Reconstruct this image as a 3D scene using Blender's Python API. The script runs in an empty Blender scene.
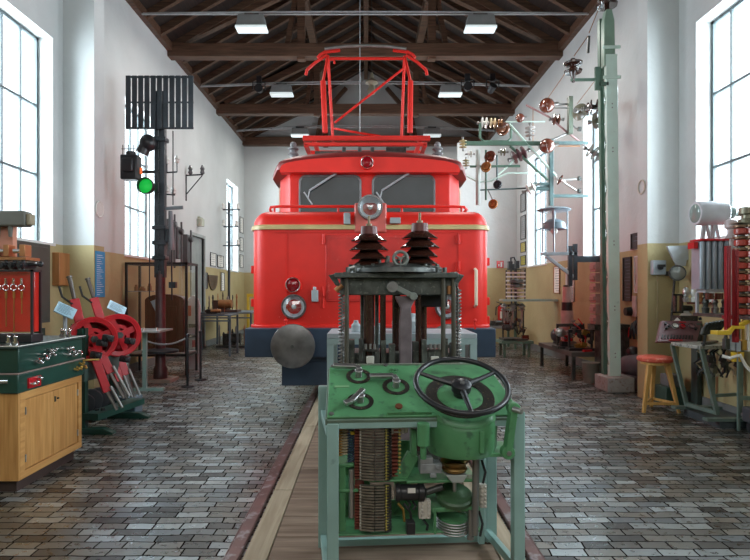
import bpy, bmesh, math, random
from mathutils import Vector, Matrix, Euler
random.seed(7)
PI = math.pi
C = bpy.context.scene.collection
sc = bpy.context.scene

# ---------------- camera, world, lights, exposure ----------------
cam = bpy.data.cameras.new('camera'); co = bpy.data.objects.new('camera', cam); C.objects.link(co)
co.location = (0, 0, 1.35); co.rotation_euler = (PI/2, 0, 0)
cam.sensor_width = 36; cam.lens = 26.4; cam.shift_x = 0.012; cam.shift_y = 0.01467
cam.clip_start = 0.05; sc.camera = co
sc.view_settings.view_transform = 'Standard'; sc.view_settings.look = 'None'
sc.view_settings.gamma = 1; sc.view_settings.exposure = 0.16
w = bpy.data.worlds.new('sky'); sc.world = w; w.use_nodes = True
bg = w.node_tree.nodes['Background']; bg.inputs[0].default_value = (0.88, 0.95, 1.0, 1); bg.inputs[1].default_value = 2.3

def area(name, loc, rot, sx, sy, power, col=(1, 1, 1)):
    l = bpy.data.lights.new(name, 'AREA'); l.shape = 'RECTANGLE'; l.size = sx; l.size_y = sy; l.energy = power; l.color = col
    o = bpy.data.objects.new(name, l); C.objects.link(o); o.location = loc; o.rotation_euler = rot
    return o
WL, WR, YF, EAVE, WZ = -3.9, 3.87, 17.6, 6.2, 1.94
SLOPE = 0.575
RIDGE = EAVE + SLOPE * 3.885
WIN_L = [(2.1, 3.45), (5.5, 6.85), (8.9, 10.2), (15.4, 16.75)]
WIN_R = [(1.75, 3.1), (5.1, 6.45), (8.45, 9.8), (11.8, 13.15)]
WTOP, WSILL = 4.5, 1.94
DAY = (0.84, 0.94, 1.0)
for y0, y1 in WIN_L:
    area('daylight_left', (WL - 0.75, (y0 + y1) / 2, 3.4), (0, -PI/2, 0), 2.9, 1.7, 30 if y0 < 3 else 290, DAY)
for y0, y1 in WIN_R:
    area('daylight_right', (WR + 0.75, (y0 + y1) / 2, 3.4), (0, PI/2, 0), 2.9, 1.7, 290, DAY)
area('added_rear_fill', (0, -2.3, 4.6), (PI/2-0.3, 0, 0), 6.5, 2.6, 140, (1, 0.97, 0.93))  # added fill lamp behind the camera, in front of a closed near wall

# ---------------- materials ----------------
MATS = {}
def nt_new(name):
    m = bpy.data.materials.new(name); m.use_nodes = True
    return m, m.node_tree, m.node_tree.nodes['Principled BSDF']
def mat(name, col, rough=0.5, metal=0.0, var=0.12, scale=6.0, bump=0.0, bscale=60, wear=None, wamt=0.5, spec=None, coat=0.0):
    """painted or bare surface with uneven colour, optional wear patches"""
    if name in MATS: return MATS[name]
    m, nt, b = nt_new(name); N = nt.nodes; L = nt.links
    tc = N.new('ShaderNodeTexCoord')
    nz = N.new('ShaderNodeTexNoise'); nz.inputs['Scale'].default_value = scale; nz.inputs['Detail'].default_value = 6
    L.new(tc.outputs['Object'], nz.inputs['Vector'])
    cr = N.new('ShaderNodeValToRGB'); L.new(nz.outputs['Fac'], cr.inputs['Fac'])
    cr.color_ramp.elements[0].position = 0.3; cr.color_ramp.elements[1].position = 0.7
    cr.color_ramp.elements[0].color = tuple(max(0, c * (1 - var)) for c in col) + (1,)
    cr.color_ramp.elements[1].color = tuple(min(1, c * (1 + var)) for c in col) + (1,)
    out = cr.outputs['Color']
    if wear:
        n2 = N.new('ShaderNodeTexNoise'); n2.inputs['Scale'].default_value = scale * 3.1; n2.inputs['Detail'].default_value = 10
        L.new(tc.outputs['Object'], n2.inputs['Vector'])
        r2 = N.new('ShaderNodeValToRGB'); r2.color_ramp.elements[0].position = 1 - wamt; r2.color_ramp.elements[1].position = min(1, 1 - wamt + 0.12)
        L.new(n2.outputs['Fac'], r2.inputs['Fac'])
        mx = N.new('ShaderNodeMix'); mx.data_type = 'RGBA'
        L.new(r2.outputs['Color'], mx.inputs[0]); L.new(out, mx.inputs[6]); mx.inputs[7].default_value = tuple(wear) + (1,)
        out = mx.outputs[2]
    L.new(out, b.inputs['Base Color'])
    b.inputs['Roughness'].default_value = rough; b.inputs['Metallic'].default_value = metal
    if spec is not None: b.inputs['Specular IOR Level'].default_value = spec
    if coat: b.inputs['Coat Weight'].default_value = coat
    if bump:
        n3 = N.new('ShaderNodeTexNoise'); n3.inputs['Scale'].default_value = bscale; n3.inputs['Detail'].default_value = 4
        L.new(tc.outputs['Object'], n3.inputs['Vector'])
        bp = N.new('ShaderNodeBump'); bp.inputs['Strength'].default_value = bump; bp.inputs['Distance'].default_value = 0.01
        L.new(n3.outputs['Fac'], bp.inputs['Height']); L.new(bp.outputs['Normal'], b.inputs['Normal'])
    MATS[name] = m
    return m
def wood(name, c1, c2, axis='Z', rough=0.5, scale=1.0):
    if name in MATS: return MATS[name]
    m, nt, b = nt_new(name); N = nt.nodes; L = nt.links
    tc = N.new('ShaderNodeTexCoord'); mp = N.new('ShaderNodeMapping')
    s = [14 * scale] * 3; s['XYZ'.index(axis)] = 1.0 * scale
    mp.inputs['Scale'].default_value = s
    L.new(tc.outputs['Object'], mp.inputs['Vector'])
    nz = N.new('ShaderNodeTexNoise'); nz.inputs['Scale'].default_value = 2.2; nz.inputs['Detail'].default_value = 8; nz.inputs['Distortion'].default_value = 0.6
    L.new(mp.outputs['Vector'], nz.inputs['Vector'])
    cr = N.new('ShaderNodeValToRGB'); cr.color_ramp.elements[0].position = 0.32; cr.color_ramp.elements[1].position = 0.68
    cr.color_ramp.elements[0].color = tuple(c1) + (1,); cr.color_ramp.elements[1].color = tuple(c2) + (1,)
    L.new(nz.outputs['Fac'], cr.inputs['Fac']); L.new(cr.outputs['Color'], b.inputs['Base Color'])
    b.inputs['Roughness'].default_value = rough
    MATS[name] = m
    return m
def glass(name, tint=(1, 1, 1), clear=0.85, rough=0.02):
    if name in MATS: return MATS[name]
    m = bpy.data.materials.new(name); m.use_nodes = True; nt = m.node_tree; nt.nodes.clear(); N = nt.nodes; L = nt.links
    o = N.new('ShaderNodeOutputMaterial'); t = N.new('ShaderNodeBsdfTransparent'); g = N.new('ShaderNodeBsdfGlossy')
    t.inputs[0].default_value = tuple(tint) + (1,); g.inputs['Roughness'].default_value = rough
    mx = N.new('ShaderNodeMixShader'); fr = N.new('ShaderNodeLayerWeight'); fr.inputs[0].default_value = 0.5
    pw = N.new('ShaderNodeMath'); pw.operation = 'POWER'; pw.inputs[1].default_value = 4; L.new(fr.outputs['Facing'], pw.inputs[0])
    ad = N.new('ShaderNodeMath'); ad.operation = 'MULTIPLY_ADD'; ad.inputs[1].default_value = 0.6; ad.inputs[2].default_value = 1 - clear; ad.use_clamp = True
    L.new(pw.outputs[0], ad.inputs[0]); L.new(ad.outputs[0], mx.inputs[0]); L.new(t.outputs[0], mx.inputs[1]); L.new(g.outputs[0], mx.inputs[2])
    L.new(mx.outputs[0], o.inputs[0]); MATS[name] = m
    return m
def emit(name, col, s):
    if name in MATS: return MATS[name]
    m, nt, b = nt_new(name)
    b.inputs['Base Color'].default_value = tuple(col) + (1,); b.inputs['Emission Color'].default_value = tuple(col) + (1,)
    b.inputs['Emission Strength'].default_value = s; MATS[name] = m
    return m

# ---------------- mesh helpers ----------------
def frame(axis):
    a = Vector(axis).normalized()
    u = Vector((0, 0, 1)) if abs(a.z) < 0.9 else Vector((1, 0, 0))
    x = u.cross(a).normalized(); y = a.cross(x).normalized()
    return x, y, a
class MB:
    def __init__(s): s.bm = bmesh.new(); s.mi = 0
    def _f(s, vs):
        try:
            f = s.bm.faces.new(vs); f.material_index = s.mi; return f
        except ValueError: return None
    def box(s, x0, x1, y0, y1, z0, z1, R=None):
        v = [Vector((x, y, z)) for x in (x0, x1) for y in (y0, y1) for z in (z0, z1)]
        if R is not None:
            c = Vector(((x0+x1)/2, (y0+y1)/2, (z0+z1)/2)); v = [c + R @ (p - c) for p in v]
        v = [s.bm.verts.new(p) for p in v]
        for q in ((0,1,3,2),(4,6,7,5),(0,4,5,1),(2,3,7,6),(0,2,6,4),(1,5,7,3)): s._f([v[i] for i in q])
        return s
    def cb(s, c, d, rot=(0, 0, 0)):
        R = Euler(rot).to_matrix() if any(rot) else None
        return s.box(c[0]-d[0]/2, c[0]+d[0]/2, c[1]-d[1]/2, c[1]+d[1]/2, c[2]-d[2]/2, c[2]+d[2]/2, R)
    def bar(s, p0, p1, w, h, up=(0, 0, 1)):
        p0, p1 = Vector(p0), Vector(p1); a = (p1-p0).normalized(); u = Vector(up)
        if abs(a.dot(u)) > 0.98: u = Vector((0, 1, 0))
        x = a.cross(u).normalized(); y = x.cross(a).normalized()
        v = [s.bm.verts.new(p + x*i*w/2 + y*j*h/2) for p in (p0, p1) for i in (-1, 1) for j in (-1, 1)]
        for q in ((0,1,3,2),(4,6,7,5),(0,4,5,1),(2,3,7,6),(0,2,6,4),(1,5,7,3)): s._f([v[i] for i in q])
        return s
    def lathe(s, prof, c=(0, 0, 0), axis=(0, 0, 1), seg=20, caps=True, arc=2*PI, a0=0):
        x, y, a = frame(axis); c = Vector(c); rings = []; full = abs(arc - 2*PI) < 1e-4
        n = seg if full else seg + 1
        for r, h in prof:
            rings.append([s.bm.verts.new(c + a*h + (x*math.cos(a0+arc*i/seg) + y*math.sin(a0+arc*i/seg))*max(r, 1e-5)) for i in range(n)])
        for A, B in zip(rings, rings[1:]):
            for i in range(seg):
                j = (i+1) % n
                s._f([A[i], A[j], B[j], B[i]])
        if caps and full:
            if prof[0][0] > 1e-4: s._f(rings[0][::-1])
            if prof[-1][0] > 1e-4: s._f(rings[-1])
        return s
    def cyl(s, p0, p1, r, r1=None, seg=14):
        p0, p1 = Vector(p0), Vector(p1); d = (p1-p0).length
        return s.lathe([(r, 0), (r if r1 is None else r1, d)], p0, p1-p0, seg)
    def tube(s, pts, r, seg=8, closed=False):
        pts = [Vector(p) for p in pts]; n = len(pts); rings = []; prev = None
        rr = r if isinstance(r, (list, tuple)) else [r]*n
        for i, p in enumerate(pts):
            if closed: t = (pts[(i+1) % n] - pts[i-1]).normalized()
            else: t = (pts[min(i+1, n-1)] - pts[max(i-1, 0)]).normalized()
            if prev is None: x, y, _ = frame(t)
            else:
                x = (prev - t*prev.dot(t)).normalized(); y = t.cross(x)
            prev = x
            rings.append([s.bm.verts.new(p + (x*math.cos(2*PI*k/seg) + y*math.sin(2*PI*k/seg))*rr[i]) for k in range(seg)])
        for i in range(n if closed else n-1):
            A, B = rings[i], rings[(i+1) % n]
            for k in range(seg): s._f([A[k], A[(k+1) % seg], B[(k+1) % seg], B[k]])
        if not closed: s._f(rings[0][::-1]); s._f(rings[-1])
        return s
    def torus(s, c, R, r, axis=(0, 0, 1), seg=32, ms=8, sy=1.0):
        x, y, a = frame(axis); c = Vector(c)
        return s.tube([c + x*math.cos(2*PI*i/seg)*R + y*math.sin(2*PI*i/seg)*R*sy for i in range(seg)], r, ms, True)
    def prism(s, pts, d, off=(0, 0, 0)):
        """pts: planar 3-D polygon, extruded along vector d"""
        d = Vector(d); o = Vector(off)
        A = [s.bm.verts.new(Vector(p)+o) for p in pts]; B = [s.bm.verts.new(Vector(p)+o+d) for p in pts]; n = len(pts)
        s._f(A[::-1]); s._f(B)
        for i in range(n): s._f([A[i], A[(i+1) % n], B[(i+1) % n], B[i]])
        return s
    def loft(s, loops, caps=True):
        R = [[s.bm.verts.new(Vector(p)) for p in l] for l in loops]; n = len(R[0])
        for A, B in zip(R, R[1:]):
            for i in range(n): s._f([A[i], A[(i+1) % n], B[(i+1) % n], B[i]])
        if caps: s._f(R[0][::-1]); s._f(R[-1])
        return s
    def ball(s, c, r, sc=(1, 1, 1), seg=16):
        M = Matrix.Translation(Vector(c)) @ Matrix.Diagonal((r*sc[0], r*sc[1], r*sc[2], 1))
        g = bmesh.ops.create_uvsphere(s.bm, u_segments=seg, v_segments=max(6, seg//2), radius=1, matrix=M)
        for v in g['verts']:
            for f in v.link_faces: f.material_index = s.mi
        return s
    def spring(s, p0, p1, R, r, turns, seg=10):
        p0, p1 = Vector(p0), Vector(p1); x, y, a = frame(p1-p0); n = int(turns*seg)
        return s.tube([p0 + (p1-p0)*i/n + (x*math.cos(2*PI*i/seg) + y*math.sin(2*PI*i/seg))*R for i in range(n+1)], r, 5)
    def ribs(s, p0, p1, r0, r1, n, seg=14):
        """ribbed insulator between two points"""
        p0, p1 = Vector(p0), Vector(p1); d = (p1-p0).length; prof = [(r0*0.6, 0)]
        for i in range(n):
            a = d*i/n; e = d/n
            prof += [(r0, a+e*0.1), (r1, a+e*0.35), (r1, a+e*0.5), (r0, a+e*0.8)]
        prof += [(r0*0.6, d)]
        return s.lathe(prof, p0, p1-p0, seg)
    def build(s, name, m, parent=None, bevel=0, smooth=40, shift=None, **kw):
        bmesh.ops.recalc_face_normals(s.bm, faces=s.bm.faces)
        me = bpy.data.meshes.new(name)
        if shift is not None: bmesh.ops.translate(s.bm, verts=s.bm.verts, vec=-Vector(shift))
        s.bm.to_mesh(me); s.bm.free()
        for q in (m if isinstance(m, (list, tuple)) else [m]): me.materials.append(q)
        if smooth:
            me.shade_smooth(); me.set_sharp_from_angle(angle=math.radians(smooth))
        o = bpy.data.objects.new(name, me); C.objects.link(o)
        if parent: o.parent = parent
        if bevel:
            b = o.modifiers.new('bevel', 'BEVEL'); b.width = bevel; b.segments = 2; b.limit_method = 'ANGLE'; b.angle_limit = 0.7
        for k, v in kw.items(): o[k] = v
        return o
def solo(name, mb, m, label, cat, group=None, bevel=0, smooth=40):
    """a thing that is one mesh: origin at the middle of its base"""
    vs = [v.co for v in mb.bm.verts]
    c = Vector(((min(v.x for v in vs)+max(v.x for v in vs))/2, (min(v.y for v in vs)+max(v.y for v in vs))/2, min(v.z for v in vs)))
    o = mb.build(name, m, None, bevel, smooth, shift=c); o.location = c
    o['label'] = label; o['category'] = cat
    if group: o['group'] = group
    return o
def thing(name, label, cat, loc=(0, 0, 0), rz=0, group=None):
    o = bpy.data.objects.new(name, None); C.objects.link(o); o.location = loc; o.rotation_euler = (0, 0, rz)
    o.empty_display_size = 0.1; o['label'] = label; o['category'] = cat
    if group: o['group'] = group
    return o
class T:
    """a thing whose parts are given in world coordinates"""
    def __init__(s, name, label, cat, loc, group=None): s.o = thing(name, label, cat, loc, 0, group); s.loc = Vector(loc)
    def part(s, name, mb, m, parent=None, bevel=0, smooth=40, **kw):
        return mb.build(name, m, parent or s.o, bevel, smooth, shift=s.loc, **kw)
def struct(name, mb, m, bevel=0, smooth=0, parent=None):
    o = mb.build(name, m, parent, bevel, smooth)
    if parent is None: o['kind'] = 'structure'
    return o
def dup(root, loc, rz, label=None, group=None, scale=None):
    r = root.copy(); C.objects.link(r); r.location = loc; r.rotation_euler = (0, 0, rz) if not isinstance(rz, (tuple, Euler)) else rz
    if scale: r.scale = (scale,)*3
    if label: r['label'] = label
    if group: r['group'] = group
    for ch in list(root.children):
        c = ch.copy(); C.objects.link(c); c.parent = r
        for g in list(ch.children):
            d = g.copy(); C.objects.link(d); d.parent = c
    return r
F = 550.0
def P(px, py, Y):
    """a point of the hall seen in direction (px, py) at distance Y"""
    return Vector(((px-366)*Y/F, Y, 1.35+(291-py)*Y/F))

# common materials
LOCO_RED = mat('loco_red_paint', (0.68, 0.022, 0.014), 0.4, 0, 0.10, 3, 0.03, 40, coat=0.0, spec=0.35)
SIG_RED = mat('signal_red_paint', (0.50, 0.012, 0.02), 0.3, 0, 0.15, 8, coat=0.2)
BLACK = mat('black_enamel', (0.02, 0.021, 0.024), 0.35, 0, 0.3)
DKMETAL = mat('dark_oily_iron', (0.075, 0.08, 0.075), 0.42, 0.6, 0.5, 12, 0.2, wear=(0.22, 0.22, 0.2), wamt=0.38)
STEEL = mat('bare_steel', (0.45, 0.45, 0.44), 0.3, 0.9, 0.15)
DSTEEL = mat('dull_steel', (0.28, 0.28, 0.27), 0.4, 0.8, 0.2)
CHROME = mat('chrome', (0.75, 0.75, 0.76), 0.12, 1.0, 0.03)
BRASS = mat('brass', (0.55, 0.36, 0.1), 0.3, 0.9, 0.15)
COPPER = mat('copper_bronze', (0.42, 0.2, 0.09), 0.4, 0.8, 0.2)
MINT = mat('mint_green_paint', (0.27, 0.43, 0.40), 0.45, 0, 0.1, 5, wear=(0.16, 0.26, 0.24), wamt=0.35)
DESKGREEN = mat('desk_green_paint', (0.09, 0.27, 0.12), 0.36, 0, 0.22, 6, 0.04, wear=(0.05, 0.13, 0.07), wamt=0.42)
DARKGREEN = mat('dark_green_paint', (0.012, 0.055, 0.04), 0.35, 0, 0.2)
NAVY = mat('navy_grey_paint', (0.025, 0.045, 0.075), 0.4, 0, 0.15)
GREYPAINT = mat('grey_paint', (0.36, 0.4, 0.42), 0.45, 0, 0.1)
BLUEGREY = mat('blue_grey_paint', (0.2, 0.26, 0.29), 0.45, 0, 0.12)
WHITEP = mat('white_paint', (0.75, 0.76, 0.75), 0.5, 0, 0.05)
PORC = mat('white_porcelain', (0.72, 0.72, 0.68), 0.15, 0, 0.05, coat=0.3)
BROWNP = mat('brown_glazed_porcelain', (0.035, 0.012, 0.008), 0.12, 0, 0.25, coat=0.5)
REDBROWN = mat('red_brown_porcelain', (0.12, 0.03, 0.02), 0.15, 0, 0.2, coat=0.5)
PAPER = mat('paper', (0.78, 0.77, 0.72), 0.7, 0, 0.05)
YELLOW = mat('yellow_paint', (0.62, 0.42, 0.03), 0.4, 0, 0.1)
# ================= SETTING =================
def wall_mat():
    m, nt, b = nt_new('plaster_two_tone'); N = nt.nodes; L = nt.links
    g = N.new('ShaderNodeNewGeometry'); sx = N.new('ShaderNodeSeparateXYZ'); L.new(g.outputs['Position'], sx.inputs[0])
    n1 = N.new('ShaderNodeTexNoise'); n1.inputs['Scale'].default_value = 0.9; n1.inputs['Detail'].default_value = 6
    L.new(g.outputs['Position'], n1.inputs['Vector'])
    up = N.new('ShaderNodeValToRGB'); up.color_ramp.elements[0].color = (0.47, 0.495, 0.49, 1); up.color_ramp.elements[1].color = (0.56, 0.585, 0.58, 1)
    up.color_ramp.elements[0].position = 0.3; up.color_ramp.elements[1].position = 0.65
    lo = N.new('ShaderNodeValToRGB'); lo.color_ramp.elements[0].color = (0.36, 0.29, 0.14, 1); lo.color_ramp.elements[1].color = (0.47, 0.40, 0.21, 1)
    lo.color_ramp.elements[0].position = 0.3; lo.color_ramp.elements[1].position = 0.7
    L.new(n1.outputs['Fac'], up.inputs['Fac']); L.new(n1.outputs['Fac'], lo.inputs['Fac'])
    mt = N.new('ShaderNodeMath'); mt.operation = 'GREATER_THAN'; mt.inputs[1].default_value = WZ; L.new(sx.outputs['Z'], mt.inputs[0])
    mx = N.new('ShaderNodeMix'); mx.data_type = 'RGBA'; L.new(mt.outputs[0], mx.inputs[0]); L.new(lo.outputs[0], mx.inputs[6]); L.new(up.outputs[0], mx.inputs[7])
    L.new(mx.outputs[2], b.inputs['Base Color']); b.inputs['Roughness'].default_value = 0.75
    n3 = N.new('ShaderNodeTexNoise'); n3.inputs['Scale'].default_value = 14; L.new(g.outputs['Position'], n3.inputs['Vector'])
    bp = N.new('ShaderNodeBump'); bp.inputs['Strength'].default_value = 0.25; bp.inputs['Distance'].default_value = 0.02
    L.new(n3.outputs['Fac'], bp.inputs['Height']); L.new(bp.outputs['Normal'], b.inputs['Normal'])
    return m
WALL = wall_mat()
def floor_mat():
    m, nt, b = nt_new('worn_paving'); N = nt.nodes; L = nt.links
    g = N.new('ShaderNodeNewGeometry')
    # slightly wavy courses
    nw = N.new('ShaderNodeTexNoise'); nw.inputs['Scale'].default_value = 4.5; nw.inputs['Detail'].default_value = 3; L.new(g.outputs['Position'], nw.inputs['Vector'])
    sb = N.new('ShaderNodeVectorMath'); sb.operation = 'SUBTRACT'; sb.inputs[1].default_value = (0.5, 0.5, 0.5); L.new(nw.outputs['Color'], sb.inputs[0])
    ml = N.new('ShaderNodeVectorMath'); ml.operation = 'SCALE'; ml.inputs['Scale'].default_value = 0.035; L.new(sb.outputs[0], ml.inputs[0])
    ad = N.new('ShaderNodeVectorMath'); ad.operation = 'ADD'; L.new(g.outputs['Position'], ad.inputs[0]); L.new(ml.outputs[0], ad.inputs[1])
    br = N.new('ShaderNodeTexBrick'); br.inputs['Scale'].default_value = 1; br.inputs['Brick Width'].default_value = 0.19; br.inputs['Row Height'].default_value = 0.08
    br.inputs['Mortar Size'].default_value = 0.0055; br.inputs['Mortar Smooth'].default_value = 0.3; br.inputs['Bias'].default_value = -0.1
    br.inputs['Color1'].default_value = (0, 0, 0, 1); br.inputs['Color2'].default_value = (1, 1, 1, 1); br.inputs['Mortar'].default_value = (0, 0, 0, 1)
    br.offset = 0.43; br.squash = 0.8; br.squash_frequency = 3
    L.new(ad.outputs[0], br.inputs['Vector'])
    cr = N.new('ShaderNodeValToRGB'); e = cr.color_ramp.elements
    e[0].position = 0; e[0].color = (0.028, 0.024, 0.02, 1); e[1].position = 1; e[1].color = (0.19, 0.22, 0.245, 1)
    for p, c in ((0.25, (0.17, 0.14, 0.10, 1)), (0.5, (0.042, 0.042, 0.042, 1)), (0.75, (0.27, 0.26, 0.23, 1))):
        k = e.new(p); k.color = c
    L.new(br.outputs['Color'], cr.inputs['Fac'])
    n2 = N.new('ShaderNodeTexNoise'); n2.inputs['Scale'].default_value = 22; n2.inputs['Detail'].default_value = 8; L.new(g.outputs['Position'], n2.inputs['Vector'])
    mg = N.new('ShaderNodeMix'); mg.data_type = 'RGBA'; mg.blend_type = 'OVERLAY'; mg.inputs[0].default_value = 0.7
    L.new(cr.outputs[0], mg.inputs[6]); L.new(n2.outputs['Fac'], mg.inputs[7])
    mm = N.new('ShaderNodeMix'); mm.data_type = 'RGBA'; L.new(br.outputs['Fac'], mm.inputs[0]); L.new(mg.outputs[2], mm.inputs[6]); mm.inputs[7].default_value = (0.012, 0.010, 0.009, 1)
    L.new(mm.outputs[2], b.inputs['Base Color'])
    rr = N.new('ShaderNodeMapRange'); rr.inputs['From Min'].default_value = 0.3; rr.inputs['From Max'].default_value = 0.7; rr.inputs['To Min'].default_value = 0.22; rr.inputs['To Max'].default_value = 0.42
    L.new(n2.outputs['Fac'], rr.inputs['Value'])
    r3 = N.new('ShaderNodeMix'); r3.data_type = 'FLOAT'; L.new(br.outputs['Fac'], r3.inputs[0]); L.new(rr.outputs[0], r3.inputs[2]); r3.inputs[3].default_value = 0.8
    L.new(r3.outputs[0], b.inputs['Roughness'])
    b.inputs['IOR'].default_value = 3.2
    s2 = N.new('ShaderNodeSeparateColor'); L.new(br.outputs['Color'], s2.inputs[0])
    sp = N.new('ShaderNodeMapRange'); sp.inputs['To Min'].default_value = 0.2; sp.inputs['To Max'].default_value = 1.0; L.new(s2.outputs[0], sp.inputs['Value'])
    s4 = N.new('ShaderNodeMix'); s4.data_type = 'FLOAT'; L.new(br.outputs['Fac'], s4.inputs[0]); L.new(sp.outputs[0], s4.inputs[2]); s4.inputs[3].default_value = 0.0
    L.new(s4.outputs[0], b.inputs['Specular IOR Level']); b.inputs['Specular Tint'].default_value = (0.82, 0.93, 1.0, 1)
    iv = N.new('ShaderNodeMath'); iv.operation = 'SUBTRACT'; iv.inputs[0].default_value = 1; L.new(br.outputs['Fac'], iv.inputs[1])
    sep = N.new('ShaderNodeSeparateColor'); L.new(br.outputs['Color'], sep.inputs[0])
    a2 = N.new('ShaderNodeMath'); a2.operation = 'MULTIPLY_ADD'; a2.inputs[1].default_value = 0.5; L.new(sep.outputs[0], a2.inputs[0]); L.new(iv.outputs[0], a2.inputs[2])
    a3 = N.new('ShaderNodeMath'); a3.operation = 'MULTIPLY_ADD'; a3.inputs[1].default_value = 0.35; L.new(n2.outputs['Fac'], a3.inputs[0]); L.new(a2.outputs[0], a3.inputs[2])
    bp = N.new('ShaderNodeBump'); bp.inputs['Strength'].default_value = 0.6; bp.inputs['Distance'].default_value = 0.0035
    L.new(a3.outputs[0], bp.inputs['Height']); L.new(bp.outputs['Normal'], b.inputs['Normal'])
    return m
mb = MB(); mb.box(-4.6, 4.6, -2.6, 18.2, -0.2, 0)
struct('floor', mb, floor_mat())

def wall(name, x0, x1, wins, y0, y1, h, door=None):
    """side wall between x0 (inner face) and x1, with real openings"""
    a, b = min(x0, x1), max(x0, x1); mb = MB(); cur = y0
    ops = [(p, q, WSILL, WTOP) for p, q in wins] + ([door] if door else [])
    for p, q, zs, zt in sorted(ops):
        mb.box(a, b, cur, p, 0, h)
        if zs > 0: mb.box(a, b, p, q, 0, zs)
        mb.box(a, b, p, q, zt, h); cur = q
    mb.box(a, b, cur, y1, 0, h)
    bmesh.ops.remove_doubles(mb.bm, verts=mb.bm.verts, dist=1e-4)
    return struct(name, mb, WALL)
DOOR = (12.26, 13.2, 0, 2.6)
wall('wall_left', WL, WL-0.3, WIN_L, -2.6, YF, EAVE+0.15, DOOR)
wall('wall_right', WR, WR+0.3, WIN_R, -2.6, YF, EAVE+0.15)
mb = MB(); mb.prism([(WL-0.3, YF, 0), (WR+0.3, YF, 0), (WR+0.3, YF, EAVE), (0, YF, RIDGE), (WL-0.3, YF, EAVE)], (0, 0.3, 0))
struct('wall_far', mb, WALL)
mb = MB(); mb.prism([(WL-0.3, -2.6, 0), (WR+0.3, -2.6, 0), (WR+0.3, -2.6, EAVE), (0, -2.6, RIDGE), (WL-0.3, -2.6, EAVE)], (0, -0.3, 0))
struct('wall_near', mb, WALL)
# piers
mb = MB(); mb.box(WL, WL+0.4, 7.08, 7.35, 0, EAVE+0.1); struct('trim_1', mb, WALL)
mb = MB(); mb.box(WR-0.39, WR, 6.8, 7.05, 0, EAVE+0.1); struct('trim_2', mb, WALL)
BASEB = mat('baseboard_grey', (0.16, 0.17, 0.165), 0.6)
for nm, x0, x1 in (('baseboard_left', WL, WL+0.02), ('baseboard_right', WR-0.02, WR)):
    mb = MB()
    if x0 < 0: mb.box(x0, x1, -2.6, DOOR[0]-.08, 0, 0.14).box(x0, x1, DOOR[1]+.08, YF, 0, 0.14)
    else: mb.box(x0, x1, -2.6, YF, 0, 0.14)
    struct(nm, mb, BASEB)
mb = MB(); mb.box(WL, WR, YF-0.02, YF, 0, 0.14); struct('baseboard_far', mb, BASEB)
# windows
WFR = mat('window_iron', (0.10, 0.13, 0.14), 0.5)
WGL = glass('window_glass', (0.97, 0.99, 1.0), 0.94)
REV = mat('window_reveal_plaster', (0.7, 0.7, 0.68), 0.7, 0, 0.04)
n = 1
for side, wins, xw in ((-1, WIN_L, WL), (1, WIN_R, WR)):
    for y0, y1 in wins:
        xg = xw + side*0.2; mb = MB()
        mb.box(xg-0.02, xg+0.02, y0, y0+0.035, WSILL, WTOP).box(xg-0.02, xg+0.02, y1-0.035, y1, WSILL, WTOP)
        mb.box(xg-0.02, xg+0.02, y0, y1, WSILL, WSILL+0.035).box(xg-0.02, xg+0.02, y0, y1, WTOP-0.035, WTOP)
        for k in (1, 2, 3): mb.box(xg-0.015, xg+0.015, y0+(y1-y0)*k/4-0.012, y0+(y1-y0)*k/4+0.012, WSILL, WTOP)
        for k in (1, 2): mb.box(xg-0.018, xg+0.018, y0, y1, WSILL+(WTOP-WSILL)*k/3-0.014, WSILL+(WTOP-WSILL)*k/3+0.014)
        fr = struct('window_%d' % n, mb, WFR)
        mb = MB(); mb.box(xg-0.003, xg+0.003, y0+0.03, y1-0.03, WSILL+0.03, WTOP-0.03); mb.build('pane', WGL, fr)
        mb = MB(); mb.box(min(xw-side*0.02, xg), max(xw-side*0.02, xg), y0-0.03, y1+0.03, WSILL-0.03, WSILL+0.005); mb.build('sill', REV, fr)
        n += 1
# door in the left wall
DGREY = mat('door_grey_paint', (0.27, 0.31, 0.30), 0.5)
mb = MB(); mb.box(WL-0.09, WL-0.04, DOOR[0], DOOR[1], 0, DOOR[3]); d = struct('door_1', mb, DGREY)
mb = MB(); mb.box(WL-0.16, WL+0.03, DOOR[0]-0.07, DOOR[0], 0, DOOR[3]+0.07).box(WL-0.16, WL+0.03, DOOR[1], DOOR[1]+0.07, 0, DOOR[3]+0.07).box(WL-0.16, WL+0.03, DOOR[0], DOOR[1], DOOR[3], DOOR[3]+0.07)
mb.build('door_frame', mat('door_frame_grey', (0.3, 0.34, 0.33), 0.5), d)
mb = MB(); mb.cyl((WL-0.04, DOOR[0]+0.1, 1.05), (WL+0.02, DOOR[0]+0.1, 1.05), 0.012).cyl((WL+0.01, DOOR[0]+0.1, 1.05), (WL+0.01, DOOR[0]+0.22, 1.05), 0.01); mb.build('door_handle', STEEL, d)

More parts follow.
